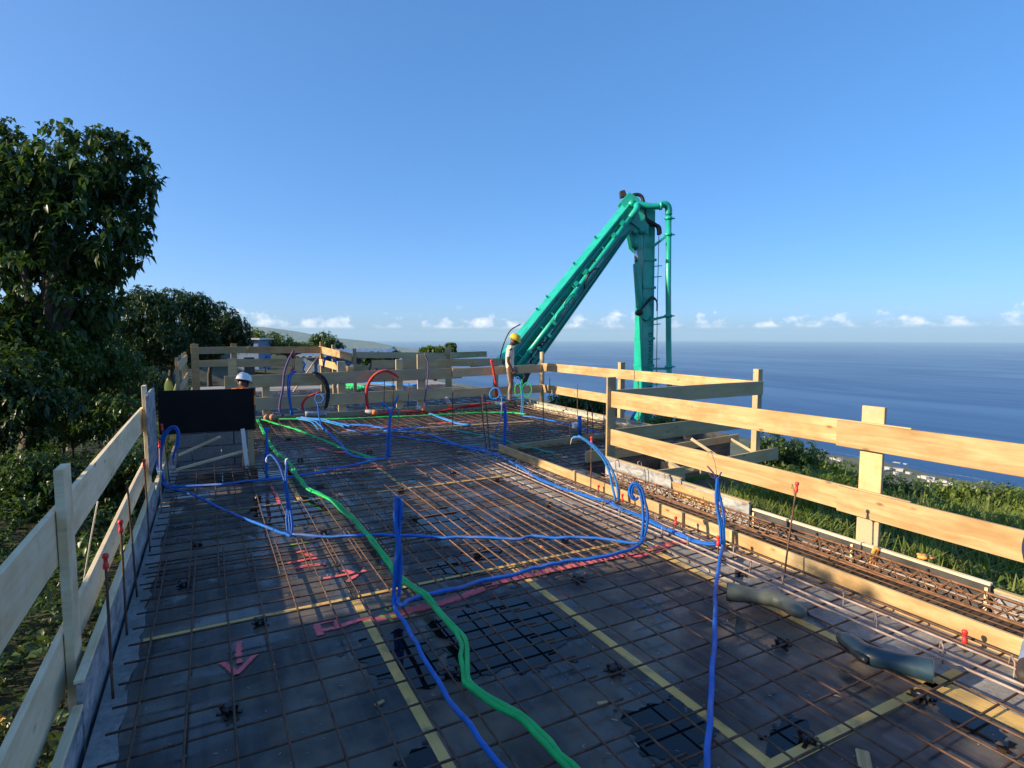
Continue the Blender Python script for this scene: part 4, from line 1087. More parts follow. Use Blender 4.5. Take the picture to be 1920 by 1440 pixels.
standing('arched blue conduit bundle curling over at the left form board', 'blue',
    [[(-0.549, 7.978, -0.046), (-0.584, 8.009, 0.094), (-0.588, 8.027, 0.273), (-0.565, 8.03, 0.426), (-0.515, 8.016, 0.572), (-0.443, 7.987, 0.661), (-0.381, 7.955, 0.661), (-0.356, 7.934, 0.572), (-0.371, 7.932, 0.464), (-0.415, 7.945, 0.362)],
     [(-0.526, 7.967, -0.033), (-0.56, 7.999, 0.126), (-0.565, 8.016, 0.285), (-0.542, 8.019, 0.438), (-0.492, 8.005, 0.578), (-0.433, 7.98, 0.642), (-0.382, 7.953, 0.629), (-0.369, 7.936, 0.527), (-0.402, 7.942, 0.4), (-0.429, 7.946, 0.298)],
     [(-0.565, 7.988, -0.02), (-0.598, 8.022, 0.158), (-0.598, 8.037, 0.317), (-0.563, 8.034, 0.489), (-0.484, 8.006, 0.629), (-0.415, 7.974, 0.674)]], 0.014,
    [('violet_pipe', [(-0.427, 7.95, 0.349), (-0.435, 7.948, 0.273), (-0.421, 7.934, 0.209)], 0.007)])
route('pair of blue conduits from the left arch to the blue and green bundle', 'blue',
    [(-0.535, 7.788, 0.022), (-0.463, 7.641, 0.022), (-0.368, 7.538, 0.022), (-0.126, 7.519, 0.022), (0.095, 7.459, 0.022), (0.323, 7.481, 0.022), (0.558, 7.475, 0.022), (0.832, 7.483, 0.022), (1.121, 7.521, 0.022), (1.344, 7.671, 0.022), (1.645, 7.798, 0.022), (1.966, 7.933, 0.022), (2.203, 8.051, 0.022)], 2, 0.0115)
standing('forked dark blue conduit in front of the right end of the black panel', 'blue',
    [[(0.562, 7.606, -0.001), (0.58, 7.613, 0.182), (0.576, 7.633, 0.378), (0.588, 7.642, 0.542), (0.568, 7.66, 0.627)],[(0.579, 7.597, -0.001), (0.563, 7.622, 0.182), (0.593, 7.624, 0.378), (0.581, 7.643, 0.522), (0.614, 7.635, 0.62)],[(0.568, 7.604, 0.012), (0.559, 7.63, 0.248), (0.582, 7.631, 0.391)]], 0.013)
standing('upright bundle of blue and green conduits with splayed tips', 'blue',
    [[(2.218, 8.167, -0.001), (2.242, 8.178, 0.253), (2.263, 8.185, 0.445), (2.284, 8.191, 0.637), (2.239, 8.223, 0.737), (2.173, 8.264, 0.799)],[(2.253, 8.149, -0.001), (2.269, 8.164, 0.253), (2.276, 8.177, 0.445), (2.296, 8.182, 0.614), (2.349, 8.167, 0.753), (2.403, 8.152, 0.891)],[(2.239, 8.156, -0.001), (2.233, 8.179, 0.214), (2.278, 8.18, 0.483)]], 0.015,
    [('teal', [(2.256, 8.172, 0.276), (2.276, 8.177, 0.445), (2.297, 8.184, 0.637), (2.348, 8.165, 0.722), (2.394, 8.137, 0.676), (2.395, 8.122, 0.522)], 0.009), ('violet_pipe', [(2.349, 8.167, 0.753), (2.387, 8.156, 0.845), (2.41, 8.149, 0.899)], 0.009)])
route('thin green conduit sagging from the black panel to the blue and green bundle', 'green',
    [(0.863, 13.232, 0.03), (0.988, 12.727, 0.03), (1.147, 12.073, 0.03), (1.328, 11.455, 0.03), (1.502, 10.559, 0.03), (1.64, 9.781, 0.03), (1.752, 9.048, 0.03), (1.861, 8.618, 0.03), (1.953, 8.18, 0.03), (2.051, 8.088, 0.03)], 2, 0.011)
route('blue conduit descending from the far cyan tangle to the blue and green bundle', 'blue',
    [(1.865, 12.185, 0.03), (1.854, 11.252, 0.03), (1.82, 10.208, 0.03), (1.806, 9.32, 0.03), (1.755, 8.673, 0.03), (1.804, 8.258, 0.03), (1.951, 8.018, 0.03), (2.159, 7.95, 0.03)], 2, 0.011)
route('bundle of blue conduits running diagonally to the long batten', 'blue',
    [(2.778, 10.376, 0.026), (3.307, 9.835, 0.026), (3.413, 9.048, 0.026), (3.458, 8.279, 0.026), (3.59, 7.828, 0.026), (3.647, 7.401, 0.026), (3.606, 6.827, 0.026), (3.539, 6.337, 0.026), (3.479, 5.902, 0.026), (3.478, 5.539, 0.026), (3.526, 5.281, 0.026), (3.572, 4.991, 0.026), (3.638, 4.753, 0.026)], 2, 0.0115)
route('blue conduits along the batten from the leaning pair to the tied upright bundle', 'blue',
    [(3.638, 4.753, 0.026), (3.583, 4.549, 0.026), (3.601, 4.246, 0.026), (3.576, 3.957, 0.026), (3.569, 3.764, 0.026), (3.557, 3.572, 0.026), (3.581, 3.444, 0.026), (3.68, 3.364, 0.026)], 2, 0.0125)
route('blue conduit left of the diagonal bundle in the shaded mesh', 'blue',
    [(2.201, 10.829, 0.024), (2.52, 10.13, 0.024), (2.874, 9.696, 0.024), (3.084, 9.176, 0.024), (3.375, 8.589, 0.024), (3.551, 8.243, 0.024), (3.736, 7.951, 0.024)], 1, 0.012)
route('single blue conduit dropping down the right foreground to the front edge', 'blue',
    [(3.693, 3.314, 0.022), (3.566, 3.22, 0.022), (3.345, 3.042, 0.022), (3.112, 2.84, 0.022), (2.877, 2.634, 0.022), (2.682, 2.452, 0.022), (2.484, 2.273, 0.022), (2.27, 2.083, 0.022), (2.089, 1.922, 0.022), (1.905, 1.756, 0.022), (1.772, 1.639, 0.022), (1.637, 1.515, 0.022)], 1, 0.0145)
standing('upright bundle of blue conduits with violet wires at the lower right board', 'blue',
    [[(3.758, 3.379, -0.001), (3.766, 3.384, 0.097), (3.747, 3.406, 0.231), (3.724, 3.428, 0.342), (3.728, 3.436, 0.454), (3.74, 3.44, 0.565)],[(3.77, 3.372, -0.001), (3.771, 3.383, 0.119), (3.773, 3.396, 0.275), (3.75, 3.421, 0.409), (3.739, 3.439, 0.543)],[(3.747, 3.385, 0.008), (3.745, 3.401, 0.164), (3.73, 3.421, 0.298), (3.739, 3.428, 0.431), (3.735, 3.441, 0.552)]], 0.0125,
    [('violet_pipe', [(3.739, 3.439, 0.543), (3.706, 3.462, 0.61), (3.668, 3.486, 0.659)], 0.007), ('violet_pipe', [(3.739, 3.439, 0.543), (3.697, 3.464, 0.574), (3.678, 3.477, 0.61)], 0.006), ('violet_pipe', [(3.739, 3.439, 0.552), (3.761, 3.431, 0.588), (3.773, 3.427, 0.61)], 0.007), ('rebar_grey', [(3.736, 3.442, 0.565), (3.728, 3.456, 0.677), (3.704, 3.477, 0.766), (3.684, 3.489, 0.779), (3.675, 3.49, 0.744)], 0.003)])
standing('pair of light blue conduits leaning towards the camera beside the batten', 'bright_blue',
    [[(3.745, 4.802, 0.011), (3.716, 4.831, 0.168), (3.688, 4.862, 0.347), (3.628, 4.906, 0.482), (3.552, 4.955, 0.583), (3.485, 4.996, 0.65), (3.417, 5.036, 0.7)],[(3.77, 4.789, 0.022), (3.757, 4.813, 0.207), (3.713, 4.85, 0.358), (3.648, 4.896, 0.487), (3.572, 4.944, 0.583), (3.494, 4.991, 0.65), (3.436, 5.025, 0.684), (3.371, 5.058, 0.684)]], 0.0135,
    [('pale_pipe', [(3.376, 5.056, 0.684), (3.355, 5.065, 0.667), (3.343, 5.066, 0.611)], 0.005)])
standing('dark blue bundle with two side strands in front of the worker', 'blue',
    [[(4.001, 7.949, 0.0), (4.018, 7.964, 0.265), (4.033, 7.975, 0.472), (4.033, 7.993, 0.662)],[(4.023, 7.938, 0.0), (4.04, 7.953, 0.265), (4.057, 7.967, 0.513), (4.049, 7.988, 0.695)]], 0.014,
    [('blue', [(3.87, 8.021, 0.033), (3.892, 8.027, 0.224), (3.958, 8.01, 0.414), (4.029, 7.985, 0.546), (4.025, 7.996, 0.645)], 0.008), ('blue', [(3.876, 8.016, 0.017), (3.96, 7.979, 0.1), (4.017, 7.961, 0.224), (4.029, 7.967, 0.348)], 0.008), ('blue', [(4.09, 7.904, 0.017), (4.092, 7.926, 0.265), (4.063, 7.96, 0.472)], 0.006), ('red_pipe', [(4.024, 7.995, 0.629), (4.035, 7.997, 0.712)], 0.02)])
standing('blue coil of conduit hung up left of the worker on a blue upright', 'bright_blue',
    [[(5.737, 11.502, 0.0), (5.755, 11.512, 0.214), (5.753, 11.533, 0.428), (5.716, 11.565, 0.571), (5.633, 11.612, 0.606), (5.545, 11.651, 0.535), (5.52, 11.655, 0.428), (5.581, 11.616, 0.357), (5.677, 11.568, 0.381), (5.723, 11.553, 0.476), (5.695, 11.577, 0.583), (5.601, 11.628, 0.595), (5.534, 11.654, 0.499), (5.55, 11.635, 0.381), (5.644, 11.583, 0.357), (5.721, 11.55, 0.428)]], 0.014)
standing('green coil of conduit shaped like a figure eight right of the worker', 'green',
    [[(6.144, 11.304, 0.155), (6.164, 11.315, 0.392), (6.149, 11.339, 0.571), (6.091, 11.383, 0.713), (6.035, 11.404, 0.63), (6.03, 11.395, 0.499), (6.069, 11.367, 0.416), (6.135, 11.338, 0.476), (6.183, 11.327, 0.63), (6.25, 11.3, 0.713), (6.333, 11.254, 0.69), (6.361, 11.229, 0.571), (6.324, 11.236, 0.44), (6.249, 11.272, 0.404), (6.189, 11.312, 0.499), (6.173, 11.333, 0.642), (6.178, 11.344, 0.785)]], 0.011,
    [('bright_blue', [(6.128, 11.298, 0.0), (6.149, 11.312, 0.274), (6.158, 11.329, 0.511), (6.145, 11.358, 0.749)], 0.014), ('bright_blue', [(6.16, 11.281, 0.0), (6.183, 11.3, 0.333), (6.173, 11.332, 0.63)], 0.012), ('bright_blue', [(6.145, 11.358, 0.749), (6.097, 11.393, 0.856), (6.02, 11.426, 0.785), (6.037, 11.408, 0.69)], 0.012), ('black_pipe', [(6.178, 11.342, 0.761), (6.234, 11.321, 0.856), (6.204, 11.34, 0.892)], 0.02)])
standing('blue looped conduit before the grey pipe at the far left rail', 'blue',
    [[(1.86, 11.467, -0.0), (1.823, 11.507, 0.224), (1.812, 11.531, 0.429), (1.771, 11.563, 0.551), (1.802, 11.555, 0.633), (1.874, 11.517, 0.633), (1.918, 11.489, 0.572), (1.887, 11.497, 0.49), (1.823, 11.529, 0.47), (1.771, 11.562, 0.531), (1.792, 11.558, 0.613), (1.866, 11.522, 0.643), (1.927, 11.485, 0.582), (1.897, 11.493, 0.5)]], 0.014)
# loops and arcs standing along the foot of the long far rail
FR = 'tall looped pipes along the far guard rail'
def arc(label, mat, strands, r):
    o = tubes('pipe_arc', strands, r, M[mat], None, 8); return tag(o, label, 'pipe', FR)
arc('big red arc of pipe curling up in front of the long far rail', 'red_pipe', [[(3.101, 12.9, 0.118), (3.071, 12.9, 0.395), (3.087, 12.9, 0.598), (3.174, 12.9, 0.786), (3.32, 12.9, 0.924), (3.491, 12.9, 0.98), (3.637, 12.9, 0.94), (3.747, 12.9, 0.863), (3.796, 12.9, 0.813)]], 0.035)
arc('small red arc of pipe bending over the grey pipe', 'red_pipe', [[(1.72, 12.9, 0.176), (1.713, 12.9, 0.313), (1.781, 12.9, 0.424), (1.902, 12.9, 0.498), (2.079, 12.9, 0.547)]], 0.026)
arc('bunch of black pipes arching over the far rail at the left', 'black_pipe', [[(2.203, 12.9, 0.205), (2.265, 12.9, 0.434), (2.259, 12.9, 0.666), (2.175, 12.9, 0.866), (2.035, 12.9, 0.973), (1.926, 12.9, 0.988)],[(2.169, 12.9, 0.172), (2.23, 12.9, 0.401), (2.226, 12.9, 0.668), (2.131, 12.9, 0.867), (2.002, 12.9, 0.974)],[(2.157, 12.9, 0.15), (2.207, 12.9, 0.379), (2.202, 12.9, 0.611), (2.108, 12.9, 0.822), (1.958, 12.9, 0.953)]], 0.019)
arc('pair of dark blue pipes arching over the far rail left of the black ones', 'blue', [[(1.483, 12.9, 0.099), (1.459, 12.9, 0.361), (1.434, 12.9, 0.587), (1.442, 12.9, 0.867), (1.487, 12.9, 0.978), (1.594, 12.9, 1.031)],[(1.514, 12.9, 0.097), (1.48, 12.9, 0.359), (1.465, 12.9, 0.586), (1.484, 12.9, 0.866), (1.529, 12.9, 0.965), (1.615, 12.9, 1.008)]], 0.016)
arc('violet pipe with a pale lower end bowing left in front of the far rail', 'violet_pipe', [[(1.335, 12.9, 0.086), (1.265, 12.9, 0.18), (1.27, 12.9, 0.37), (1.331, 12.9, 0.648), (1.372, 12.9, 0.981), (1.464, 12.9, 1.258), (1.575, 12.9, 1.457)]], 0.022)
arc('thin violet pipe rising in front of the wide post of the far rail', 'violet_pipe', [[(4.423, 12.9, 0.016), (4.44, 12.9, 0.329), (4.497, 12.9, 0.703), (4.527, 12.9, 1.014), (4.503, 12.9, 1.202), (4.44, 12.9, 1.364)]], 0.017)
arc('red pipe with a pink tip leaning over the far rail left of the worker', 'red_pipe', [[(6.316, 12.9, 0.171), (6.287, 12.9, 0.506), (6.229, 12.9, 0.84), (6.171, 12.9, 1.105), (6.157, 12.9, 1.158), (6.201, 12.9, 1.157)]], 0.034)
arc('grey pipe with an orange mouth lying below the small red arc', 'stained', [[(1.747, 12.8, 0.106), (1.963, 12.8, 0.104), (2.183, 12.8, 0.102)]], 0.065)
PG = 'short pipe stubs at the foot of the far rail'
for lab, a, b, m2 in (('pale pipe stub with an orange mouth under the big red arc', [(2.994, 12.75, 0.105), (3.158, 12.75, 0.084)][0], [(2.982, 12.7, 0.112), (3.24, 12.7, 0.061)][1], 'pale_pipe'),
    ('pale double pipe stub with a red plug left of the wide post', [(4.167, 12.75, 0.122), (4.294, 12.75, 0.09)][0], [(4.151, 12.7, 0.128), (4.367, 12.7, 0.066)][1], 'pale_pipe'),
    ('tilted grey pipe stub with an orange mouth right of the wide post', [(4.906, 12.8, 0.316), (5.039, 12.8, 0.067)][0], [(4.886, 12.75, 0.283), (5.032, 12.75, 0.073)][1], 'stained'),
    ('white pipe stub lying at the feet of the worker', [(6.335, 13.063, 0.06), (6.502, 12.976, 0.06)][0], [(6.335, 13.063, 0.06), (6.486, 12.853, 0.06)][1], 'white_pipe')):
    o = tube('pipe_stub', [a, (Vector(a)+Vector(b))/2, b], 0.06, M[m2], None, 12, False); tag(o, lab, 'pipe', PG)
    d = (Vector(b)-Vector(a)).normalized()
    if 'white' not in lab: tube('mouth', [Vector(b)-d*0.10, Vector(b)+d*0.012], 0.064, M['orange_pipe'], o, 12, False)
for lab, p in (('left one of two terracotta plugs at the end of the black panel', (1.012, 13.004, 0.06)), ('right one of two terracotta plugs at the end of the black panel', (1.12, 12.947, 0.06))):
    o = lathe('round_plug', [(0.0, -0.06), (0.075, -0.06), (0.08, -0.02), (0.08, 0.05), (0.06, 0.08), (0.0, 0.085)], M['bulb'], None, Matrix.Translation(p) @ Matrix.Rotation(0.35, 4, 'Z') @ Matrix.Rotation(1.45, 4, 'X'), 16)
    tag(o, lab, 'plug', 'terracotta plugs by the black panel')
# ribbons of conduit far down the deck
route('red pipes lying along the foot of the far rail', 'red_pipe', [(3.311, 12.7, 0.032), (3.651, 12.7, 0.06), (4.023, 12.7, 0.037), (4.405, 12.7, -0.01), (4.932, 12.7, 0.033), (5.478, 12.7, 0.105), (6.044, 12.7, 0.126)], 2, 0.022)
route('second red pipe curving from the red plug towards the tilted grey stub', 'red_pipe', [(4.022, 12.7, -0.036), (4.404, 12.7, -0.06), (4.798, 12.7, -0.009), (4.999, 12.7, 0.055), (5.339, 12.7, 0.061), (5.829, 12.7, 0.085)], 1, 0.022)
route('long green conduit lying along the far end of the mesh', 'green', [(1.206, 12.874, 0.03), (1.994, 12.462, 0.03), (2.602, 12.234, 0.03), (3.262, 12.163, 0.03), (3.922, 12.008, 0.03), (4.632, 11.931, 0.03), (5.372, 11.85, 0.03), (6.013, 11.515, 0.03), (6.149, 11.139, 0.03)], 2, 0.014)
route('teal conduit between the tilted grey stub and the worker', 'teal', [(5.066, 12.7, 0.0), (5.477, 12.7, 0.002), (5.971, 12.7, 0.012), (6.334, 12.7, 0.005)], 2, 0.016)
route('tangle of cyan conduits left end at the far rail', 'bright_blue', [(1.614, 12.77, 0.05), (1.788, 12.5, 0.05), (1.957, 12.236, 0.05), (2.115, 11.655, 0.05), (2.248, 11.049, 0.05)], 2, 0.013, 0.05)
route('cyan strands fanning towards the grey pipe', 'bright_blue', [(1.61, 12.505, 0.05), (1.777, 12.077, 0.05), (1.778, 11.443, 0.05), (1.754, 10.881, 0.05)], 2, 0.012, 0.04)
route('dark blue conduit waving across the far mesh', 'blue', [(2.038, 12.094, 0.03), (2.331, 11.455, 0.03), (2.668, 11.125, 0.03), (2.854, 10.658, 0.03), (3.066, 10.336, 0.03), (3.539, 10.52, 0.03)], 2, 0.015)
route('bright blue conduit from the red plug to the diagonal bundle', 'bright_blue', [(4.306, 12.201, 0.03), (4.295, 11.531, 0.03), (4.301, 11.083, 0.03), (4.309, 10.581, 0.03), (4.432, 10.281, 0.03)], 2, 0.016)
route('blue conduit curving right from the green coil across the wider slab', 'blue', [(5.972, 10.938, 0.03), (6.113, 10.491, 0.03), (6.167, 9.938, 0.03), (6.179, 9.368, 0.03), (6.118, 8.742, 0.03), (6.123, 8.337, 0.03)], 1, 0.016)
route('thin green conduit in the shaded mesh right of the diagonal bundle', 'teal', [(3.921, 9.889, 0.03), (4.058, 9.416, 0.03), (4.17, 8.981, 0.03), (4.275, 8.573, 0.03), (4.291, 8.127, 0.03)], 2, 0.011)
route('violet and green wires lying in the mesh behind the cross batten', 'teal', [(4.263, 7.894, 0.02), (4.405, 7.721, 0.02), (4.423, 7.427, 0.02), (4.481, 7.216, 0.02)], 2, 0.010)
o = tube('upright_conduit', [(7.257, 8.954, -0.001), (7.438, 8.894, 0.376)], 0.03, M['blue'], None, 8, False); tag(o, 'short slanting blue conduit seen between the grey post and the terrace', 'conduit', 'conduits standing up from the rebar')
o = tube('upright_conduit', [(5.774, 8.461, 0.0), (5.787, 8.485, 0.34)], 0.035, M['blue'], None, 8, False); tag(o, 'short blue upright tube in the mesh of the wider slab', 'conduit', 'conduits standing up from the rebar')
for q, (lab, mt, pts) in enumerate((
    ('blue arch of conduit in front of the farthest rail, left of the yellow one', 'blue', [(1.309, 16.784, 0.91), (1.304, 16.805, 1.109), (1.358, 16.787, 1.223), (1.433, 16.744, 1.18), (1.391, 16.757, 1.08), (1.396, 16.736, 0.881)]),
    ('cyan looped conduit on the far slab beneath the yellow rail', 'bright_blue', [(2.106, 15.791, 0.799), (2.111, 15.801, 0.936), (2.054, 15.841, 1.046), (2.118, 15.813, 1.102), (2.188, 15.77, 1.033), (2.135, 15.787, 0.909), (2.181, 15.755, 0.826)]),
    ('blue arch of conduit behind the yellow rail', 'blue', [(2.688, 16.064, 0.91), (2.748, 16.056, 1.166), (2.851, 16.007, 1.223), (2.949, 15.948, 1.137), (3.044, 15.883, 0.966)]),
    ('grey arch of conduit right of the yellow rail', 'violet_pipe', [(3.711, 15.182, 0.828), (3.715, 15.189, 0.926), (3.767, 15.168, 0.995), (3.852, 15.119, 0.94), (3.899, 15.087, 0.856)]),
    ('slim red pipe hooked over the far stair rail', 'red_pipe', [(1.753, 15.081, 0.914), (1.836, 15.043, 0.979), (1.867, 15.045, 1.175), (1.838, 15.074, 1.318), (1.816, 15.09, 1.37)]))):
    o = tube('far_conduit', pts, 0.025, M[mt], None, 6); tag(o, lab, 'conduit', 'conduits standing on the far slab')
for lab, mt, pts, n in (
    ('long teal conduit stretched over the far slab behind the long rail', 'teal', [(1.374, 22.053, 0.06), (2.399, 21.518, 0.06), (3.429, 21.236, 0.06), (4.535, 21.189, 0.06)], 3),
    ('heap of green conduits on the far slab right of the dark post', 'green', [(4.277, 21.598, 0.06), (4.382, 20.482, 0.06), (4.463, 19.238, 0.06), (4.247, 18.905, 0.06), (4.036, 19.691, 0.06)], 4),
    ('blue conduits crossing the far slab behind the long rail', 'bright_blue', [(4.792, 22.193, 0.06), (5.168, 21.414, 0.06), (5.561, 20.653, 0.06), (5.77, 20.014, 0.06), (6.366, 19.446, 0.06)], 4)):
    route(lab, mt, pts, n, 0.025, 0.05)

# ================================================================== CONCRETE PUMP BOOM
# stands on the slope outside the slab: a folded placing boom, mast section and a second section leaning back over the slab
RT = Vector((0.8864, -0.4629, 0.0)); AW = Vector((0.4629, 0.8864, 0.0))     # along and across the plane the boom folds in
K = 1.333                                                                # the mast stands 20 m from the corner of the slab
B0 = Vector((13.39, 15.73, 0.0))                                             # foot of the mast axis
def bp(u, z_, w=0.0): return B0+RT*u*K+AW*w*K+Vector((0, 0, (z_-1.74)*K+1.74))
pump = thing('concrete_pump_boom', (B0.x, B0.y, gz(B0.x, B0.y)), 'turquoise concrete pump boom folded over its knee behind the sunlit rail', 'concrete pump')
BM = M['boom']
def ptube(name, pts, r, mat, parent=None, sides=7, smooth=True):
    return tube(name, pts, [v*K for v in r] if isinstance(r, list) else r*K, mat, parent, sides, smooth)
def beam(name, a, b, h0, h1, w0, w1, mat=BM, parent=None, side=None, bev=0.012):
    """tapered box girder from a to b, h across the fold plane's in-plane normal, w across the plane"""
    a, b = Vector(a), Vector(b); h0, h1, w0, w1 = h0*K, h1*K, w0*K, w1*K
    x = (b-a).normalized(); y = (side or AW).normalized(); y = (y-x*y.dot(x)).normalized(); n = x.cross(y)
    bm = bmesh.new(); vs = []
    for p, h, w in ((a, h0, w0), (b, h1, w1)):
        for sy, sn in ((-1, -1), (1, -1), (1, 1), (-1, 1)): vs.append(bm.verts.new(p-a+y*sy*w/2+n*sn*h/2))
    for k in range(4): bm.faces.new((vs[k], vs[(k+1) % 4], vs[4+(k+1) % 4], vs[4+k]))
    bm.faces.new(vs[3::-1]); bm.faces.new(vs[4:])
    bmesh.ops.recalc_face_normals(bm, faces=bm.faces)
    if bev: bmesh.ops.bevel(bm, geom=bm.edges[:], offset=bev, segments=2, affect='EDGES')
    return from_bm(name, bm, mat, parent or pump, Matrix.Translation(a))
SK = (AW*0.927-RT*0.375).normalized()          # the mast is turned a little, so its sunny flank shows
zg = gz(B0.x, B0.y)
mast = beam('mast_section', Vector((B0.x, B0.y, zg-0.3)), bp(-0.02, 4.95), 0.37, 0.34, 0.38, 0.34, side=SK)
beam('pedestal', Vector((B0.x, B0.y, zg-0.4)), Vector((B0.x, B0.y, zg+0.7)), 1.1, 0.9, 1.1, 0.9, side=SK)
SKN = SK.cross(Vector((0, 0, 1)))
arm_a, arm_b = bp(-0.50, 4.80, -0.10), Vector([(8.23, 15.87, 0.732)][0])
ax = (arm_b-arm_a).normalized(); AS = Vector((ax.y, -ax.x, 0)).normalized(); AS = AS if AS.dot(AW) > 0 else -AS
arm = beam('arm_section', arm_a, arm_b, 0.44, 0.70, 0.30, 0.36, side=AS)
an = AS.cross(ax); an = an if an.z > 0 else -an      # an: out of the upper edge
def ar(t, up_, w=-0.30): return arm_a+(arm_b-arm_a)*t+(an*up_*(1-0.16*t)+AS*w)*K
beam('upper_flange', ar(-0.03, 0.24, -0.04), ar(1.0, 0.44, -0.04), 0.03, 0.03, 0.38, 0.44, side=AS)
beam('lower_flange', ar(0.06, -0.22, -0.04), ar(1.0, -0.43, -0.04), 0.025, 0.025, 0.36, 0.42, side=AS)
beam('side_rib', ar(0.05, 0.15, -0.20), ar(1.0, 0.27, -0.24), 0.03, 0.03, 0.03, 0.03)
# delivery pipe along the arm, across the knee and down beside the mast
knee = [ar(0.98, 0.05, -0.34), ar(0.6, 0.03, -0.31), ar(0.25, 0.04, -0.30), ar(0.04, 0.06, -0.32)]
ptube('delivery_pipe', knee, 0.062, BM, pump, 12, False)
ptube('delivery_pipe', [ar(0.04, 0.06, -0.32), ar(-0.005, 0.10, -0.40), bp(-0.30, 5.02, -0.36), bp(0.05, 4.98, -0.36), bp(0.30, 5.00, -0.34)], 0.080, BM, pump, 12)
ptube('elbow', [bp(0.26, 5.0, -0.34), bp(0.33, 5.04, -0.34), bp(0.42, 5.02, -0.33), bp(0.47, 4.94, -0.32), bp(0.48, 4.78, -0.31)], 0.088, BM, pump, 14)
ptube('down_pipe', [bp(0.48, 4.80, -0.31), bp(0.51, 3.0, -0.31), bp(0.55, 1.6, -0.31), bp(0.60, 0.4, -0.31), Vector((bp(0.60, 0, -0.31).x, bp(0.60, 0, -0.31).y, zg+0.2))], 0.070, BM, pump, 12, False)
for u, z_ in ((0.27, 5.0), ): ptube('clamp', [bp(u-0.03, z_, -0.34), bp(u+0.03, z_, -0.34)], 0.105, BM, pump, 14, False)
for z_, u in ((4.70, 0.48), (2.27, 0.53), (0.98, 0.575), (4.30, 0.485)):
    ptube('clamp', [bp(u, z_-0.035, -0.31), bp(u, z_+0.035, -0.31)], 0.098, BM, pump, 14, False)
    ptube('clamp_bolt', [bp(u-0.12, z_, -0.34), bp(u+0.16, z_, -0.30)], 0.018, BM, pump, 6, False)
for z_, u, a in ((4.02, 0.48, 4.20), (2.27, 0.52, 2.17), (0.93, 0.57, 0.93)):
    beam('pipe_bracket', bp(0.10, a-0.2 if a > 4 else a, -0.26), bp(u, z_+(0.28 if a > 4 else 0), -0.31), 0.07, 0.055, 0.05, 0.05)
for z_ in (0.50, 1.16, 2.05, 3.25, 3.52): ptube('mast_pin', [bp(0.12, z_, -0.24), bp(0.36, z_+0.02, -0.22)], 0.012, BM, pump, 6, False)
ptube('cable_line', [bp(0.275, 4.4, -0.2), bp(0.27, 2.5, -0.2), bp(0.29, 0.3, -0.2)], 0.009, M['steel'], pump, 5, False)
for k in range(3): ptube('hydraulic_line', [ar(0.06, 0.07+0.03*k, -0.215), ar(0.5, 0.10+0.035*k, -0.23), ar(0.97, 0.12+0.045*k, -0.25)], 0.008, BM, pump, 6, False)
for k in range(2): ptube('hydraulic_line', [ar(0.12, -0.13-0.03*k, -0.255), ar(0.60, -0.17-0.04*k, -0.26), ar(0.93, -0.20-0.05*k, -0.27)], 0.010, BM if k else M['hose'], pump, 6, False)
for q in range(11):
    c = ar(0.09+q*0.085, 0.10+0.004*q, -0.295); beam('line_clamp', c-ax*0.018, c+ax*0.018, 0.13, 0.13, 0.05, 0.05, M['steel'] if q % 3 == 0 else BM, bev=0.004)
for q, (t, up_) in enumerate(((0.60, -0.04), (0.63, 0.02), (0.80, -0.06), (0.84, -0.12), (0.90, -0.16), (0.47, 0.0))):
    c = ar(t, up_, -0.31); beam('valve_block', c-ax*0.05, c+ax*0.04, 0.09, 0.07, 0.10, 0.10, M['hose'] if q % 2 else BM, bev=0.006)
for z_ in (1.0, 1.7, 3.0, 3.7):
    beam('mast_band', bp(0, z_-0.03), bp(0, z_+0.03), 0.388, 0.388, 0.398, 0.398, side=SK, bev=0.004)
# knee: fork plates, link and hydraulic cylinder
def plate(name, pts, w, t, mat=BM):
    bm = bmesh.new()
    f0 = bm.faces.new([bm.verts.new(bp(u, z_, w-t/2)-B0) for u, z_ in pts])
    r = bmesh.ops.extrude_face_region(bm, geom=[f0])
    bmesh.ops.translate(bm, verts=[v for v in r['geom'] if isinstance(v, bmesh.types.BMVert)], vec=AW*t*K)
    bmesh.ops.recalc_face_normals(bm, faces=bm.faces)
    bmesh.ops.bevel(bm, geom=bm.edges[:], offset=0.008, segments=1, affect='EDGES')
    return from_bm(name, bm, mat, pump, Matrix.Translation(B0))
for w in (-0.29, 0.16):
    plate('knee_plate', [(-0.72, 5.12), (-0.52, 5.34), (-0.30, 5.22), (-0.10, 4.98), (0.0, 4.55), (-0.02, 4.3), (-0.25, 4.45), (-0.45, 4.6)], w, 0.035)
    plate('link_plate', [(-0.46, 4.72), (-0.22, 4.80), (-0.13, 4.35), (-0.14, 3.98), (-0.30, 3.90), (-0.42, 4.02), (-0.50, 4.35)], w*0.8, 0.03)
ptube('pin', [bp(-0.36, 4.36, -0.38), bp(-0.36, 4.36, 0.26)], 0.055, BM, pump, 12, False)
ptube('pin', [bp(-0.17, 4.40, -0.35), bp(-0.17, 4.40, 0.24)], 0.085, BM, pump, 14, False)
ptube('pin', [bp(-0.44, 5.06, -0.36), bp(-0.44, 5.06, 0.26)], 0.09, BM, pump, 14, False)
cyl_top, cyl_bot = bp(-0.32, 4.02, -0.22), bp(-0.18, 2.42, -0.22)
cyl = ptube('hydraulic_cylinder', [cyl_top+(cyl_bot-cyl_top)*t for t in (0.27, 0.29, 0.6, 0.95, 1.0)], [0.088, 0.095, 0.095, 0.09, 0.06], BM, pump, 14, False)
ptube('piston_rod', [cyl_top+(cyl_bot-cyl_top)*t for t in (0.0, 0.3)], 0.05, M['chrome'], cyl, 12, False)
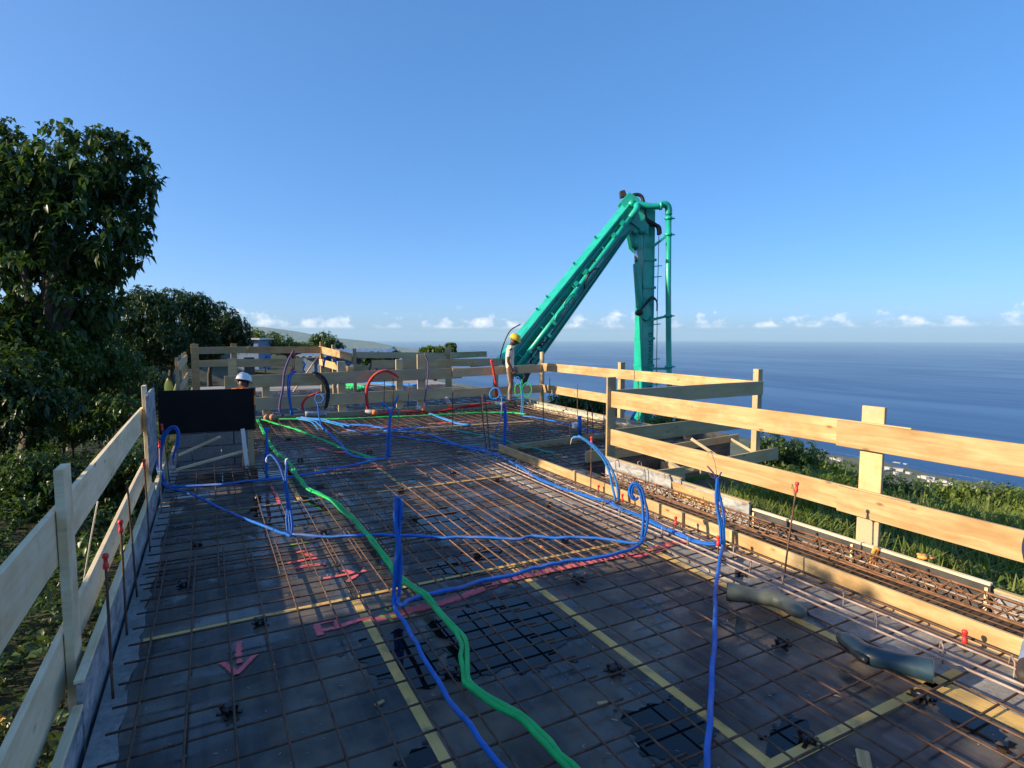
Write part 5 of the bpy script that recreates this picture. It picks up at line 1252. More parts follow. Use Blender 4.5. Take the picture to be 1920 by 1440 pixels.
ptube('rod_eye', [cyl_top+Vector((0, 0, 0.42)), cyl_top+Vector((0, 0, 0.13)), cyl_top+Vector((0, 0, -0.05))], [0.05, 0.075, 0.09], BM, cyl, 12, False)
plate('cylinder_lug', [(-0.30, 2.38), (-0.20, 2.52), (0.02, 2.62), (0.10, 2.3), (0.0, 2.14), (-0.16, 2.22)], -0.24, 0.10)
ptube('pin', [bp(-0.20, 2.36, -0.36), bp(-0.20, 2.36, -0.05)], 0.075, M['steel'], pump, 14, False)
ptube('hydraulic_hose', [bp(-0.52, 5.20, -0.2), bp(-0.36, 5.30, -0.22), bp(-0.20, 5.26, -0.24), bp(-0.13, 5.05, -0.26), bp(-0.08, 4.72, -0.28), bp(0.04, 4.55, -0.28), bp(0.26, 4.52, -0.22), bp(0.32, 4.35, -0.15)], 0.045, M['hose'], pump, 9)
ptube('hydraulic_hose', [bp(-0.05, 4.66, -0.3), bp(0.10, 4.58, -0.31), bp(0.22, 4.48, -0.3), bp(0.26, 4.3, -0.26)], 0.05, M['hose'], pump, 8)
for k in range(2): ptube('hydraulic_hose', [bp(-0.16, 2.44, -0.30), bp(0.0, 2.62+0.05*k, -0.33), bp(0.12, 2.70+0.05*k, -0.31), bp(0.24, 2.64, -0.25), bp(0.27, 2.4, -0.18)], 0.020, M['hose'], pump, 7)
block_m = beam('tip_bracket', bp(-0.62, 5.26, -0.1), bp(-0.66, 5.42, -0.1), 0.16, 0.12, 0.2, 0.16, M['steel'])
# small fittings bolted to the arm
for t, up_ in ((0.10, 0.16), (0.18, 0.14), (0.42, 0.15), (0.50, 0.17), (0.55, 0.0), (0.72, -0.02), (0.78, -0.12), (0.86, -0.1), (0.90, 0.05)):
    c = ar(t, up_, -0.36); beam('pipe_clip', c-ax*0.05, c+ax*0.05, 0.10, 0.10, 0.16, 0.16, bev=0.02)
for t, a, b in ((0.35, -0.12, 0.06), (0.52, -0.06, 0.12), (0.60, -0.1, 0.08), (0.80, -0.2, 0.02)):
    ptube('arm_hose', [ar(t, a, -0.30), ar(t+0.04, (a+b)/2+0.08, -0.42), ar(t+0.09, b, -0.40), ar(t+0.13, a, -0.30)], 0.018, M['hose'] if a < -0.1 else BM, pump, 6)
for t0, t1, o_ in ((0.30, 0.47, -0.02), (0.55, 0.66, -0.03), (0.74, 0.95, -0.10)):
    ptube('white_highlight', [ar(t0, o_, -0.33), ar(t1, o_, -0.36)], 0.012, M['white_pipe'], pump, 5, False)  # white rods standing in for highlights on the arm brackets
for t in (0.22, 0.4, 0.62, 0.7): beam('edge_lug', ar(t, 0.28+0.2*t, 0.0), ar(t, 0.36+0.2*t, 0.0), 0.06, 0.04, 0.04, 0.04, BM, bev=0)
ptube('end_hose', [ar(0.99, 0.30, -0.1), ar(1.02, 0.42, -0.12), ar(0.96, 0.62, -0.1), ar(0.88, 0.74, -0.1), ar(0.82, 0.62, -0.1)], 0.014, M['hose'], pump, 5)
ptube('end_hose', [ar(0.97, -0.30, -0.3), ar(1.03, -0.40, -0.3), ar(1.06, -0.36, -0.25)], 0.07, M['hose'], pump, 8)
# lettering down the mast, as painted on it
def letters(name, text, size, origin, xdir, ydir, mat, parent):
    cu = bpy.data.curves.new(name, 'FONT'); cu.body = text; cu.size = size; cu.extrude = 0.002; cu.space_character = 1.12
    cu.size = size*K; cu.align_x = 'LEFT'; cu.align_y = 'CENTER'
    x, y = xdir.normalized(), ydir.normalized(); n = x.cross(y)
    m = Matrix((x, y, n)).transposed().to_4x4(); m.translation = origin
    tmp = bpy.data.objects.new(name, cu); COL.objects.link(tmp)
    dg = bpy.context.evaluated_depsgraph_get(); dg.update()
    me = bpy.data.meshes.new_from_object(tmp.evaluated_get(dg)); bpy.data.objects.remove(tmp)
    me.materials.clear(); me.materials.append(mat)
    return link(bpy.data.objects.new(name, me), parent, m)
fn = SKN if SKN.dot(AW) < 0 else -SKN            # the mast face turned to the deck
fn = -SK
cx_ = SKN if SKN.dot(RT) > 0 else -SKN
letters('mast_lettering', 'SCHWING', 0.17, bp(-0.005, 1.86)+fn*0.188*K+cx_*0.05*K, Vector((0, 0, -1)), cx_, M['letter'], pump)
letters('mast_lettering', 'SCHWING', 0.17, bp(0.0, 0.48)+fn*0.188*K+cx_*0.05*K, Vector((0, 0, -1)), cx_, M['letter'], pump)

# ================================================================== PEOPLE
def skin_mesh(verts, edges, radii, root=0, sub=2):
    me = bpy.data.meshes.new('body'); me.from_pydata([Vector(v) for v in verts], edges, [])
    ob = bpy.data.objects.new('body', me); COL.objects.link(ob)
    md = ob.modifiers.new('skin', 'SKIN'); md.use_smooth_shade = True
    if not me.skin_vertices: me.skin_vertices.new()
    for i, r in enumerate(radii):
        me.skin_vertices[0].data[i].radius = r if isinstance(r, tuple) else (r, r)
        me.skin_vertices[0].data[i].use_root = (i == root)
    sb = ob.modifiers.new('sub', 'SUBSURF'); sb.levels = sub; sb.render_levels = sub
    dg = bpy.context.evaluated_depsgraph_get(); dg.update()
    out = bpy.data.meshes.new_from_object(ob.evaluated_get(dg))
    bpy.data.objects.remove(ob); bpy.data.meshes.remove(me)
    V = [v.co.copy() for v in out.vertices]; F = [tuple(p.vertices) for p in out.polygons]
    bpy.data.meshes.remove(out)
    return V, F
def person(label, joints, at, rot, mats, helmet, face_dir, hands, world_extra=None):
    """joints: pelvis, spine, chest, neck, head, and per side shoulder, elbow, wrist, hip, knee, ankle, toe; one continuous skinned body"""
    J = joints
    names = ['pelvis', 'belly', 'chest', 'upper', 'neck', 'skull']
    V = [J[n] for n in names]; rad = [(0.155, 0.115), (0.150, 0.110), (0.165, 0.120), (0.13, 0.10), 0.058, 0.062]
    E = [(0, 1), (1, 2), (2, 3), (3, 4), (4, 5)]
    seg = {}                                   # vertex -> clothing
    for s in ('l', 'r'):
        k = len(V)
        V += [J['shoulder_'+s], J['upperarm_'+s], J['elbow_'+s], J['wrist_'+s], J['palm_'+s]]
        rad += [0.072, 0.060, 0.044, 0.030, (0.042, 0.020)]
        E += [(3, k), (k, k+1), (k+1, k+2), (k+2, k+3), (k+3, k+4)]
        k = len(V)
        V += [J['hip_'+s], J['knee_'+s], J['calf_'+s], J['ankle_'+s], J['toe_'+s]]
        rad += [0.105, 0.074, 0.068, 0.052, (0.048, 0.036)]
        E += [(0, k), (k, k+1), (k+1, k+2), (k+2, k+3), (k+3, k+4)]
    BV, BF = skin_mesh(V, E, rad)
    # fingers: five short tapered chains rooted in each palm
    for s in ('l', 'r'):
        p = Vector(J['palm_'+s]); d = (p-Vector(J['wrist_'+s])).normalized()
        out = Vector(hands[s]).normalized(); side = d.cross(out).normalized()
        for q, (o_, ln) in enumerate(((-0.030, 0.065), (-0.010, 0.078), (0.010, 0.082), (0.029, 0.072))):
            a = p+side*o_+d*0.012
            ch = [a, a+d*ln*0.55+out*0.004, a+d*ln*0.9+out*0.022, a+d*ln*1.05+out*0.042]
            v, f, _ = tube_data(ch, [0.0095, 0.009, 0.008, 0.006], 6); k = len(BV); BV += v; BF += [tuple(i+k for i in x) for x in f]
        a = p-side*0.034-d*0.035
        v, f, _ = tube_data([a, a-side*0.022+d*0.025+out*0.012, a-side*0.028+d*0.052+out*0.024], [0.012, 0.010, 0.007], 6); k = len(BV); BV += v; BF += [tuple(i+k for i in x) for x in f]
    # head: skull, jaw, nose, ears and eyes in one shell
    hc = Vector(J['head']); fd = Vector(face_dir).normalized(); up = Vector((0, 0, 1)); up = (up-fd*up.dot(fd)).normalized(); sd = fd.cross(up)
    k = len(BV); n1, n2 = 14, 18
    for i in range(n1+1):
        t = PI*i/n1
        for j in range(n2):
            a = 2*PI*j/n2
            x, y, z_ = math.sin(t)*math.cos(a), math.sin(t)*math.sin(a), math.cos(t)
            fx = 0.098*(1.0 if z_ > -0.2 else 1.0-0.10*abs(z_+0.2)); wy = 0.076*(1.0 if z_ > 0 else 1-0.30*z_*z_); hz = 0.125
            px_ = x*fx+(0.012 if x > 0 and z_ < -0.45 else 0)
            if x > 0.75 and abs(y) < 0.25 and -0.35 < z_ < 0.12: px_ += 0.024*(1-abs(y)*3)
            if x > 0.6 and 0.18 < abs(y) < 0.52 and 0.0 < z_ < 0.22: px_ -= 0.010
            if x > 0.7 and abs(y) < 0.4 and -0.62 < z_ < -0.45: px_ += 0.006
            BV.append(hc+fd*px_+sd*y*wy+up*z_*hz)
    for i in range(n1):
        for j in range(n2):
            a, b = k+i*n2+j, k+i*n2+(j+1) % n2
            BF.append((a, a+n2, b+n2, b))
    for s in (-1, 1):
        c = hc+sd*s*0.077-fd*0.006-up*0.005
        v, f, _ = tube_data([c-up*0.030, c-up*0.01+sd*s*0.012, c+up*0.014+sd*s*0.016, c+up*0.032+sd*s*0.006], [0.006, 0.013, 0.016, 0.008], 6); k = len(BV); BV += v; BF += [tuple(i+k for i in x) for x in f]
    mw = Matrix.Translation(Vector(at)) @ Matrix.Rotation(rot, 4, 'Z')
    o = mesh('person', BV, BF, mats['list'], None, mw, True)
    for p in o.data.polygons: p.material_index = mats['pick'](Vector(p.center))
    tag(o, label, 'person')
    eyes = []
    for s in (-1, 1): eyes.append(hc+fd*0.086+sd*s*0.032+up*0.018)
    for e in eyes: lathe('eye', [(0.0, -0.012), (0.010, -0.006), (0.012, 0.0), (0.008, 0.009), (0.0, 0.012)], M['black_plastic'], o, mw @ Matrix.Translation(e), 8)
    hd = lathe('hair', [(0.0, 0.0), (0.083, 0.0), (0.088, 0.03), (0.078, 0.07), (0.0, 0.10)], M['black_plastic'], o, mw @ Matrix.Translation(hc-fd*0.012-up*0.0) @ (Matrix((fd, sd, up)).transposed().to_4x4()), 14)
    # hard hat: domed shell with a ridge and a brim longer at the front
    V, F = [], []
    prof = [(0.158, -0.012), (0.140, 0.0), (0.128, 0.006), (0.126, 0.035), (0.116, 0.075), (0.094, 0.108), (0.060, 0.128), (0.025, 0.136), (0.003, 0.137)]
    N_ = 26
    for r, zz in prof:
        for j in range(N_):
            a = 2*PI*j/N_
            rx = r*1.12+(0.035*max(0, math.cos(a))**2 if zz < 0 else 0); ry = r*0.93
            rdg = 0.010 if abs(math.sin(a)) < 0.28 and 0.03 < zz < 0.137 else 0
            V.append((rx*math.cos(a), ry*math.sin(a), zz+rdg))
    for i in range(len(prof)-1):
        for j in range(N_):
            a, b = i*N_+j, i*N_+(j+1) % N_
            F.append((a, b, b+N_, a+N_))
    F.append(tuple(range((len(prof)-1)*N_, len(prof)*N_)))
    hm = mesh('hard_hat', V, F, helmet, o, mw @ Matrix.Translation(hc+up*0.045-fd*0.01) @ Matrix((fd, -sd, up)).transposed().to_4x4(), True)
    return o

def both(fn): return {s: fn(1 if s == 'l' else -1) for s in ('l', 'r')}
def J_make(**kw): return {k: Vector(v) for k, v in kw.items()}
# standing worker: faces the sea, head bent, hands at his waist
base = J_make(pelvis=(0, 0, 0.94), belly=(-0.015, 0, 1.07), chest=(-0.005, 0, 1.26), upper=(0.0, 0, 1.40), neck=(0.045, 0, 1.50), skull=(0.09, 0, 1.555), head=(0.105, 0, 1.575),
    shoulder_l=(0.005, 0.175, 1.40), upperarm_l=(-0.03, 0.215, 1.26), elbow_l=(-0.06, 0.225, 1.10), wrist_l=(0.08, 0.19, 0.93), palm_l=(0.12, 0.17, 0.87),
    shoulder_r=(0.005, -0.175, 1.40), upperarm_r=(-0.03, -0.22, 1.26), elbow_r=(-0.05, -0.235, 1.09), wrist_r=(0.035, -0.205, 0.90), palm_r=(0.075, -0.195, 0.83),
    hip_l=(0, 0.095, 0.88), knee_l=(0.015, 0.105, 0.50), calf_l=(-0.02, 0.108, 0.33), ankle_l=(-0.035, 0.11, 0.09), toe_l=(0.13, 0.13, 0.045),
    hip_r=(0, -0.095, 0.88), knee_r=(0.035, -0.105, 0.50), calf_r=(0.0, -0.108, 0.33), ankle_r=(-0.01, -0.11, 0.09), toe_r=(0.155, -0.13, 0.045))
def pick_stand(c):
    if c.z > 1.475: return 2
    if abs(c.y) > 0.165 and c.z < 1.205: return 2
    if c.z > 0.935 or (abs(c.y) < 0.165 and c.z > 0.93): return 0
    if abs(c.y) > 0.16 and c.z > 0.72 and (c.x > 0.05 or c.z < 0.9) and abs(c.y) > 0.175: return 2
    if c.z > 0.12: return 1
    return 3
worker = person('standing worker in yellow hard hat, pale shirt and grey trousers looking down', base, (6.62, 12.78, 0.06), -0.48,
    {'list': [M['shirt'], M['trousers'], M['skin'], M['boot_leather']], 'pick': pick_stand}, M['helmet_yellow'], (0.90, -0.05, -0.42), {'l': (0.3, -0.5, -0.2), 'r': (0.3, 0.5, -0.2)})
# worker hidden behind the black panel: only the white hard hat and a shoulder show
j2 = {k: v.copy() for k, v in base.items()}
for k in ('head', 'skull', 'neck'): j2[k] += Vector((0.05, 0, -0.03))
hid = person('worker in white hard hat and orange vest standing behind the black panel', j2, (0.43, 10.75, -0.60), 1.09,
    {'list': [M['vest'], M['navy'], M['skin'], M['boot_leather']], 'pick': pick_stand}, M['helmet_white'], (0.88, -0.1, -0.30), {'l': (0.3, -0.5, -0.2), 'r': (0.3, 0.5, -0.2)})
# worker bending in at the right edge of the picture
kneel = J_make(pelvis=(-0.12, 0, 0.34), belly=(-0.06, 0, 0.46), chest=(0.04, 0, 0.62), upper=(0.11, 0, 0.73), neck=(0.18, 0, 0.81), skull=(0.22, 0, 0.86), head=(0.235, 0, 0.875),
    shoulder_l=(0.11, 0.175, 0.72), upperarm_l=(0.17, 0.215, 0.59), elbow_l=(0.22, 0.20, 0.44), wrist_l=(0.31, 0.19, 0.20), palm_l=(0.335, 0.185, 0.125),
    shoulder_r=(0.11, -0.175, 0.72), upperarm_r=(0.17, -0.215, 0.59), elbow_r=(0.22, -0.235, 0.44), wrist_r=(0.31, -0.225, 0.20), palm_r=(0.335, -0.22, 0.125),
    hip_l=(-0.10, 0.10, 0.31), knee_l=(0.24, 0.165, 0.085), calf_l=(0.06, 0.155, 0.085), ankle_l=(-0.18, 0.145, 0.075), toe_l=(-0.32, 0.145, 0.05),
    hip_r=(-0.10, -0.10, 0.31), knee_r=(0.24, -0.165, 0.085), calf_r=(0.06, -0.155, 0.085), ankle_r=(-0.18, -0.145, 0.075), toe_r=(-0.32, -0.145, 0.05))
def pick_kneel(c):
    if c.z > 0.79: return 2
    if abs(c.y) > 0.13 and c.x > 0.13 and c.z > 0.14: return 0 if c.z > 0.17 else 2
    if c.x > 0.30 and c.z > 0.05 and abs(c.y) > 0.17: return 2
    if c.z > 0.42: return 0
    if c.x < -0.19 and c.z < 0.13: return 3
    return 1
person('kneeling worker in navy top and pale blue jeans cut off by the right edge', kneel, (3.901, 1.193, -0.03), 0.2,
    {'list': [M['navy'], M['denim'], M['skin'], M['boot_leather']], 'pick': pick_kneel}, M['helmet_white'], (0.75, 0, -0.66), {'l': (0.2, -0.6, -0.2), 'r': (0.2, 0.6, -0.2)})

# ================================================================== LOOSE THINGS ON THE DECK
def wellington(label, heel, top, lean, mat, roll):
    """a rubber boot lying on its side: foot, ankle bend and a hollow shaft with an open top"""
    h, t = Vector(heel), Vector(top)
    d = (t-h); d.z = 0; ln = d.length; d.normalize(); s = Vector((-d.y, d.x, 0))*lean
    zc = Vector((0, 0, 1))
    f = (d*-0.62+s*0.78).normalized(); out = (d*-0.78-s*0.62).normalized()
    path, rad = [], []
    for a, r in ((0.205, 0.022), (0.190, 0.040), (0.155, 0.052), (0.105, 0.056), (0.055, 0.055)):
        path.append(h+f*a+zc*0.052); rad.append(r)
    for a, r in ((0.030, 0.060), (0.085, 0.059), (0.14, 0.055), (0.20, 0.057), (0.27, 0.064), (0.33, 0.069), (0.355, 0.070)):
        path.append(h+d*a*(ln/0.36)+zc*0.056); rad.append(r)
    o = Vector(heel)
    P = smooth_path(path, 0.02); n = len(P)
    rr_ = [float(np.interp(i/(n-1)*(len(rad)-1), range(len(rad)), rad)) for i in range(n)]
    V, F, UV = tube_data(P, rr_, 16, False)
    V = [Vector((v.x, v.y, max(0.0, (v.z-o.z)*0.86)+o.z)) for v in V]
    V[:16] = [sum(V[:16], Vector())/16+(v-sum(V[:16], Vector())/16)*0.8 for v in V[:16]]
    F.append(tuple(range(15, -1, -1)))
    # lip and lining inside the open shaft
    k = len(V)-16; c = sum(V[k:], Vector())/16
    b0 = mesh('rubber_boot', [v-o for v in V], F, M[mat], None, Matrix.Translation(o), True)
    tag(b0, label, 'boot', 'rubber boots lying on the mesh')
    L, LF = [], []
    for q, (sc, back) in enumerate(((1.03, -0.003), (0.90, -0.003), (0.72, 0.05), (0.5, 0.09))):
        for v in V[k:]: L.append(c+(v-c)*sc-d*back-o)
    for q in range(3):
        for j in range(16): a, b = q*16+j, q*16+(j+1) % 16; LF.append((a, b, b+16, a+16))
    LF.append(tuple(range(48, 64)))
    mesh('lining', L, LF, M['boot_lining'], b0, Matrix.Translation(o), True)
    tube('sole', [h+f*0.20+out*0.030+zc*0.045, h+f*0.15+out*0.044+zc*0.045, h+f*0.05+out*0.046+zc*0.045, h-f*0.01+out*0.050+zc*0.045, h-f*0.045+out*0.040+zc*0.045], [0.012, 0.018, 0.016, 0.024, 0.022], M['black_plastic'], b0, 8)
    return b0
wellington('grey green rubber boot lying with its open shaft to the left', (3.207, 2.403, 0.0), (2.998, 2.651, 0.0), 1.0, 'wellington_green', 0)
wellington('dark blue rubber boot lying at the lower right corner of the deck', (3.055, 1.743, 0.0), (3.198, 1.506, 0.0), 1.0, 'wellington_blue', 0)
def glove(label, at, rz, hang):
    """limp work glove: cuff, palm, four fingers and a thumb"""
    V, F = [], []
    def add(path, r):
        v, f, _ = tube_data(smooth_path(path, 0.02), r, 8)
        k = len(V); V.extend(v); F.extend([tuple(i+k for i in x) for x in f])
    add([(0, 0, 0.02), (0.05, 0, 0.03), (0.11, 0, 0.02)], 0.022)
    add([(0.0, 0.018, 0.02), (0.05, 0.02, 0.03), (0.11, 0.02, 0.02)], 0.020)
    for q, y in enumerate((-0.026, -0.008, 0.012, 0.03)): add([(0.10, y, 0.02), (0.15, y*1.3, 0.012), (0.185-abs(y), y*1.5, -0.004)], 0.0115)
    add([(0.05, -0.03, 0.02), (0.085, -0.055, 0.015), (0.11, -0.062, 0.005)], 0.012)
    V = [Vector((v.x, v.y, v.z*0.6)) for v in V]
    m = Matrix.Translation(Vector(at)) @ Matrix.Rotation(rz, 4, 'Z') @ Matrix.Rotation(hang, 4, 'Y')
    o = mesh('work_glove', V, F, M['glove'], None, m, True); return tag(o, label, 'glove', 'orange work gloves on the black form')
glove('orange work glove hanging down inside the black form by the near post', (4.44, 2.50, 0.14), 1.2, 1.35)
glove('crumpled orange work glove lying on the black form right of the near post', (4.50, 2.22, 0.14), 0.4, 0.1)
bx = thing('pale_box', (6.155, 9.147, 0.0), 'small pale plastic box on the mesh left of the grey post', 'box')
block('body', tuple(Vector((6.155, 9.147, 0.0))-Vector((0.07, 0.05, 0))), tuple(Vector((6.155, 9.147, 0.0))+Vector((0.07, 0.05, 0.09))), M['white_wall'], bx, 0.01)
block('lid', tuple(Vector((6.155, 9.147, 0.0))-Vector((0.078, 0.058, -0.09))), tuple(Vector((6.155, 9.147, 0.0))+Vector((0.078, 0.058, 0.105))), M['helmet_white'], bx, 0.006)
for k, (px, lab) in enumerate((((0.673, 2.683, -0.04), 'pale offcut chip under the mesh in the left foreground'), ((1.637, 2.18, -0.04), 'small timber chip left of the second seam strip'), ((2.385, 1.358, -0.04), 'splintered timber chip at the bottom edge on the right'), ((2.375, 4.025, 0.01), 'orange plastic offcut on the sunlit mesh'))):
    bm = bmesh.new(); bm_box(bm, (0.05, 0.022, 0.008), bevel=0.002)
    if k == 2: bmesh.ops.scale(bm, vec=(2.6, 2.4, 1), verts=bm.verts)
    o = from_bm('offcut', bm, M['orange_pipe'] if k == 3 else M['timber'], None, Matrix.Translation(px) @ Matrix.Rotation(R.uniform(0, 3), 4, 'Z')); tag(o, lab, 'offcut', 'offcuts lying on the deck')
# sawdust, wire snips and crumbs of cement over the plywood
V, F = [], []
for i in range(900):
    x, y = R.uniform(-0.4, 3.7), R.uniform(0.8, 7.5)
    a, l, w = R.uniform(0, PI), R.uniform(0.003, 0.012), R.uniform(0.002, 0.004)
    if R.random() < 0.1: l *= 2.2
    c, s2 = math.cos(a), math.sin(a); k = len(V)
    for dx, dy in ((-l, -w), (l, -w), (l, w), (-l, w)): V.append((x+dx*c-dy*s2, y+dx*s2+dy*c, -0.0480))
    V.append((x, y, -0.0440)); F += [(k, k+1, k+4), (k+1, k+2, k+4), (k+2, k+3, k+4), (k+3, k, k+4)]
tag(mesh('debris', V, F, M['concrete']), 'crumbs of cement and wire snips on the plywood', None, None, 'stuff')

# ================================================================== PLANTS
def rng(seed): return np.random.default_rng(seed)
def leaves_mesh(name, pos, dirs, length, width, droop, tone, mat, parent=None, fold=0.18, seed=0):
    """many separate leaves: each a folded, drooping four-triangle blade; pos/dirs (n,3)"""
    g = rng(seed); n = len(pos)
    d = dirs/np.linalg.norm(dirs, axis=1, keepdims=True)
    up = np.tile(np.array([[0, 0, 1.0]]), (n, 1))+g.normal(0, 0.25, (n, 3))
    s = np.cross(d, up); s /= np.linalg.norm(s, axis=1, keepdims=True)+1e-9
    nn = np.cross(s, d)
    L = length*g.uniform(0.7, 1.25, (n, 1)); W = width*g.uniform(0.75, 1.2, (n, 1)); D = droop*g.uniform(0.5, 1.4, (n, 1))
    mid = pos+d*L*0.5+nn*L*0.05
    tip = pos+d*L*0.93-np.array([[0, 0, 1.0]])*L*D
    l = mid+s*W*0.5+nn*W*fold; r = mid-s*W*0.5+nn*W*fold
    Vv = np.stack([pos, l, mid, r, tip], 1).reshape(-1, 3)
    base = (np.arange(n)*5)[:, None]
    Ff = np.concatenate([base+np.array([[0, 2, 1]]), base+np.array([[0, 3, 2]]), base+np.array([[1, 2, 4]]), base+np.array([[2, 3, 4]])], 1).reshape(-1, 3)
    me = bpy.data.meshes.new(name)
    me.vertices.add(len(Vv)); me.vertices.foreach_set('co', Vv.astype(np.float32).ravel())
    me.loops.add(Ff.size); me.loops.foreach_set('vertex_index', Ff.astype(np.int32).ravel())
    me.polygons.add(len(Ff)); me.polygons.foreach_set('loop_start', np.arange(0, Ff.size, 3, dtype=np.int32))
    me.update(calc_edges=True); me.validate()
    at = me.attributes.new('tone', 'FLOAT', 'POINT'); at.data.foreach_set('value', np.repeat(tone, 5).astype(np.float32))
    me.materials.append(mat)
    o = bpy.data.objects.new(name, me)
    return link(o, parent)
def crown_points(lobes, n, seed, shell=0.55):
    """points in the outer part of a set of ellipsoid lobes, with outward directions"""
    g = rng(seed); out, dd, tt = [], [], []
    vol = np.array([l[3]*l[4]*l[5] for l in lobes])**0.75; vol = vol/vol.sum()
    for l, f in zip(lobes, vol):
        k = max(4, int(n*f))
        v = g.normal(0, 1, (k, 3)); v /= np.linalg.norm(v, axis=1, keepdims=True)
        r = shell+(1-shell)*g.uniform(0, 1, (k, 1))**0.6
        r *= 1+0.16*np.sin(v[:, :1]*7+seed)*np.cos(v[:, 1:2]*6+v[:, 2:3]*5)
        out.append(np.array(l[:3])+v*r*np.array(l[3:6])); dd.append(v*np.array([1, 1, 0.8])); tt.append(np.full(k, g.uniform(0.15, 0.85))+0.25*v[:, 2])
    return np.concatenate(out), np.concatenate(dd), np.clip(np.concatenate(tt), 0, 1)
def rosettes(p, d, t, per, spread, length, seed):
    """per leaves around each twig tip"""
    g = rng(seed); n = len(p)
    P = np.repeat(p, per, 0)+g.normal(0, 0.02+0.1*length, (n*per, 3))
    a = g.uniform(0, 2*PI, (n*per, 1)); D = np.repeat(d, per, 0)
    u = np.cross(D, g.normal(0, 1, (n*per, 3))); u /= np.linalg.norm(u, axis=1, keepdims=True)+1e-9
    DD = D*(1-spread)+u*spread+g.normal(0, 0.15, (n*per, 3))
    T_ = np.clip(np.repeat(t, per)+g.normal(0, 0.12, n*per), 0, 1)
    return P, DD, T_
def limbs(name, base, lobes, r0, mat, parent, seed, n=10):
    g = random.Random(seed); V, F = [], []
    b = Vector(base); allc = [Vector(l[:3]) for l in lobes]
    mean = sum(allc, Vector())/len(allc)
    fork = b+(mean-b)*0.45; fork.x += g.uniform(-.2, .2)
    def add(path, rad):
        v, f, _ = tube_data(path, rad, 7); k = len(V); V.extend(v); F.extend([tuple(i+k for i in x) for x in f])
    add([b-Vector((0, 0, 0.3)), b+Vector((0, 0, 0.15)), b+(fork-b)*0.5+Vector((g.uniform(-.1, .1), 0, 0)), fork], [r0*1.3, r0, r0*0.85, r0*0.7])
    for k in range(n):
        c = allc[k % len(allc)]+Vector((g.uniform(-.4, .4), g.uniform(-.4, .4), g.uniform(-.3, .5)))*0.8
        m_ = fork+(c-fork)*0.5+Vector((g.uniform(-.2, .2), g.uniform(-.2, .2), 0.15))
        add([fork-Vector((0, 0, 0.1)), m_, c], [r0*0.5, r0*0.3, r0*0.08])
    return mesh(name, V, F, mat, parent, None, True)
def tree(kind, label, base, lobes, n, per, length, width, droop, mat, seed, r0=0.12, spread=0.75, shell=0.5, cat='tree', group=None, wood=True):
    o = thing(kind, base, label, cat, group)
    p, d, t = crown_points(lobes, n, seed, shell)
    P, D, T_ = rosettes(p, d, t, per, spread, length, seed+1)
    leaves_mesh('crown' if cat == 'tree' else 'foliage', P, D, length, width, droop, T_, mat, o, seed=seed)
    if wood: limbs('trunk' if cat == 'tree' else 'stem', base, lobes, r0, M['bark'], o, seed)
    return o
def px_lobe(c, rx, rz, ry=None): return (c[0], c[1], c[2], rx, ry or rx, rz)

# ---- the big broad-leaved tree on the left
LB = [([(-3.384, 16.795, 5.16)][0], 1.2, 0.75), ([(-2.426, 16.302, 5.243)][0], 1.15, 0.82), ([(-1.652, 16.138, 5.394)][0], 0.75, 0.72), ([(-3.724, 16.43, 4.187)][0], 1.5, 1.1), ([(-2.539, 16.02, 3.991)][0], 1.45, 1.0),
      ([(-1.985, 16.156, 3.698)][0], 0.55, 0.7), ([(-3.347, 15.971, 2.562)][0], 1.5, 1.0), ([(-2.307, 16.013, 2.774)][0], 0.75, 0.75), ([(-4.673, 17.43, 4.742)][0], 1.6, 1.6), ([(-3.825, 17.116, 6.15)][0], 0.5, 0.42), ([(-2.762, 16.565, 6.198)][0], 0.35, 0.32), ([(-1.372, 16.158, 5.971)][0], 0.38, 0.42), ([(-3.528, 15.755, 1.645)][0], 1.2, 0.6), ([(-1.262, 15.775, 4.885)][0], 0.30, 0.62), ([(-2.928, 16.038, 1.971)][0], 1.0, 0.7), ([(-3.355, 15.778, 1.645)][0], 1.2, 0.7), ([(-2.386, 16.23, 2.22)][0], 0.6, 0.5), ([(-1.907, 16.108, 6.078)][0], 0.30, 0.26), ([(-2.544, 16.465, 6.353)][0], 0.22, 0.2), ([(-1.043, 15.589, 5.339)][0], 0.22, 0.3), ([(-1.471, 15.701, 4.122)][0], 0.22, 0.26), ([(-1.841, 15.819, 3.31)][0], 0.25, 0.3)]
lob = [px_lobe(c, rx, rz) for c, rx, rz in LB]
g_ = random.Random(4)
for c, rx, rz in LB[:9]:
    for q in range(5):
        a_, e_ = g_.uniform(0, 2*PI), g_.uniform(-0.5, 1.3)
        lob.append((c[0]+rx*1.16*math.cos(a_)*math.cos(e_), c[1]+rx*1.12*math.sin(a_)*math.cos(e_), c[2]+rz*1.15*math.sin(e_), 0.20, 0.20, 0.17))
bx_, by_ = -3.2, 14.0
tree('broadleaf_tree', 'tall dark tree with large drooping leaves filling the upper left', (bx_, by_, gz(bx_, by_)), lob, 2350, 9, 0.235, 0.105, 0.34, M['leaf_broad'], 11, 0.20, 0.8, 0.40)

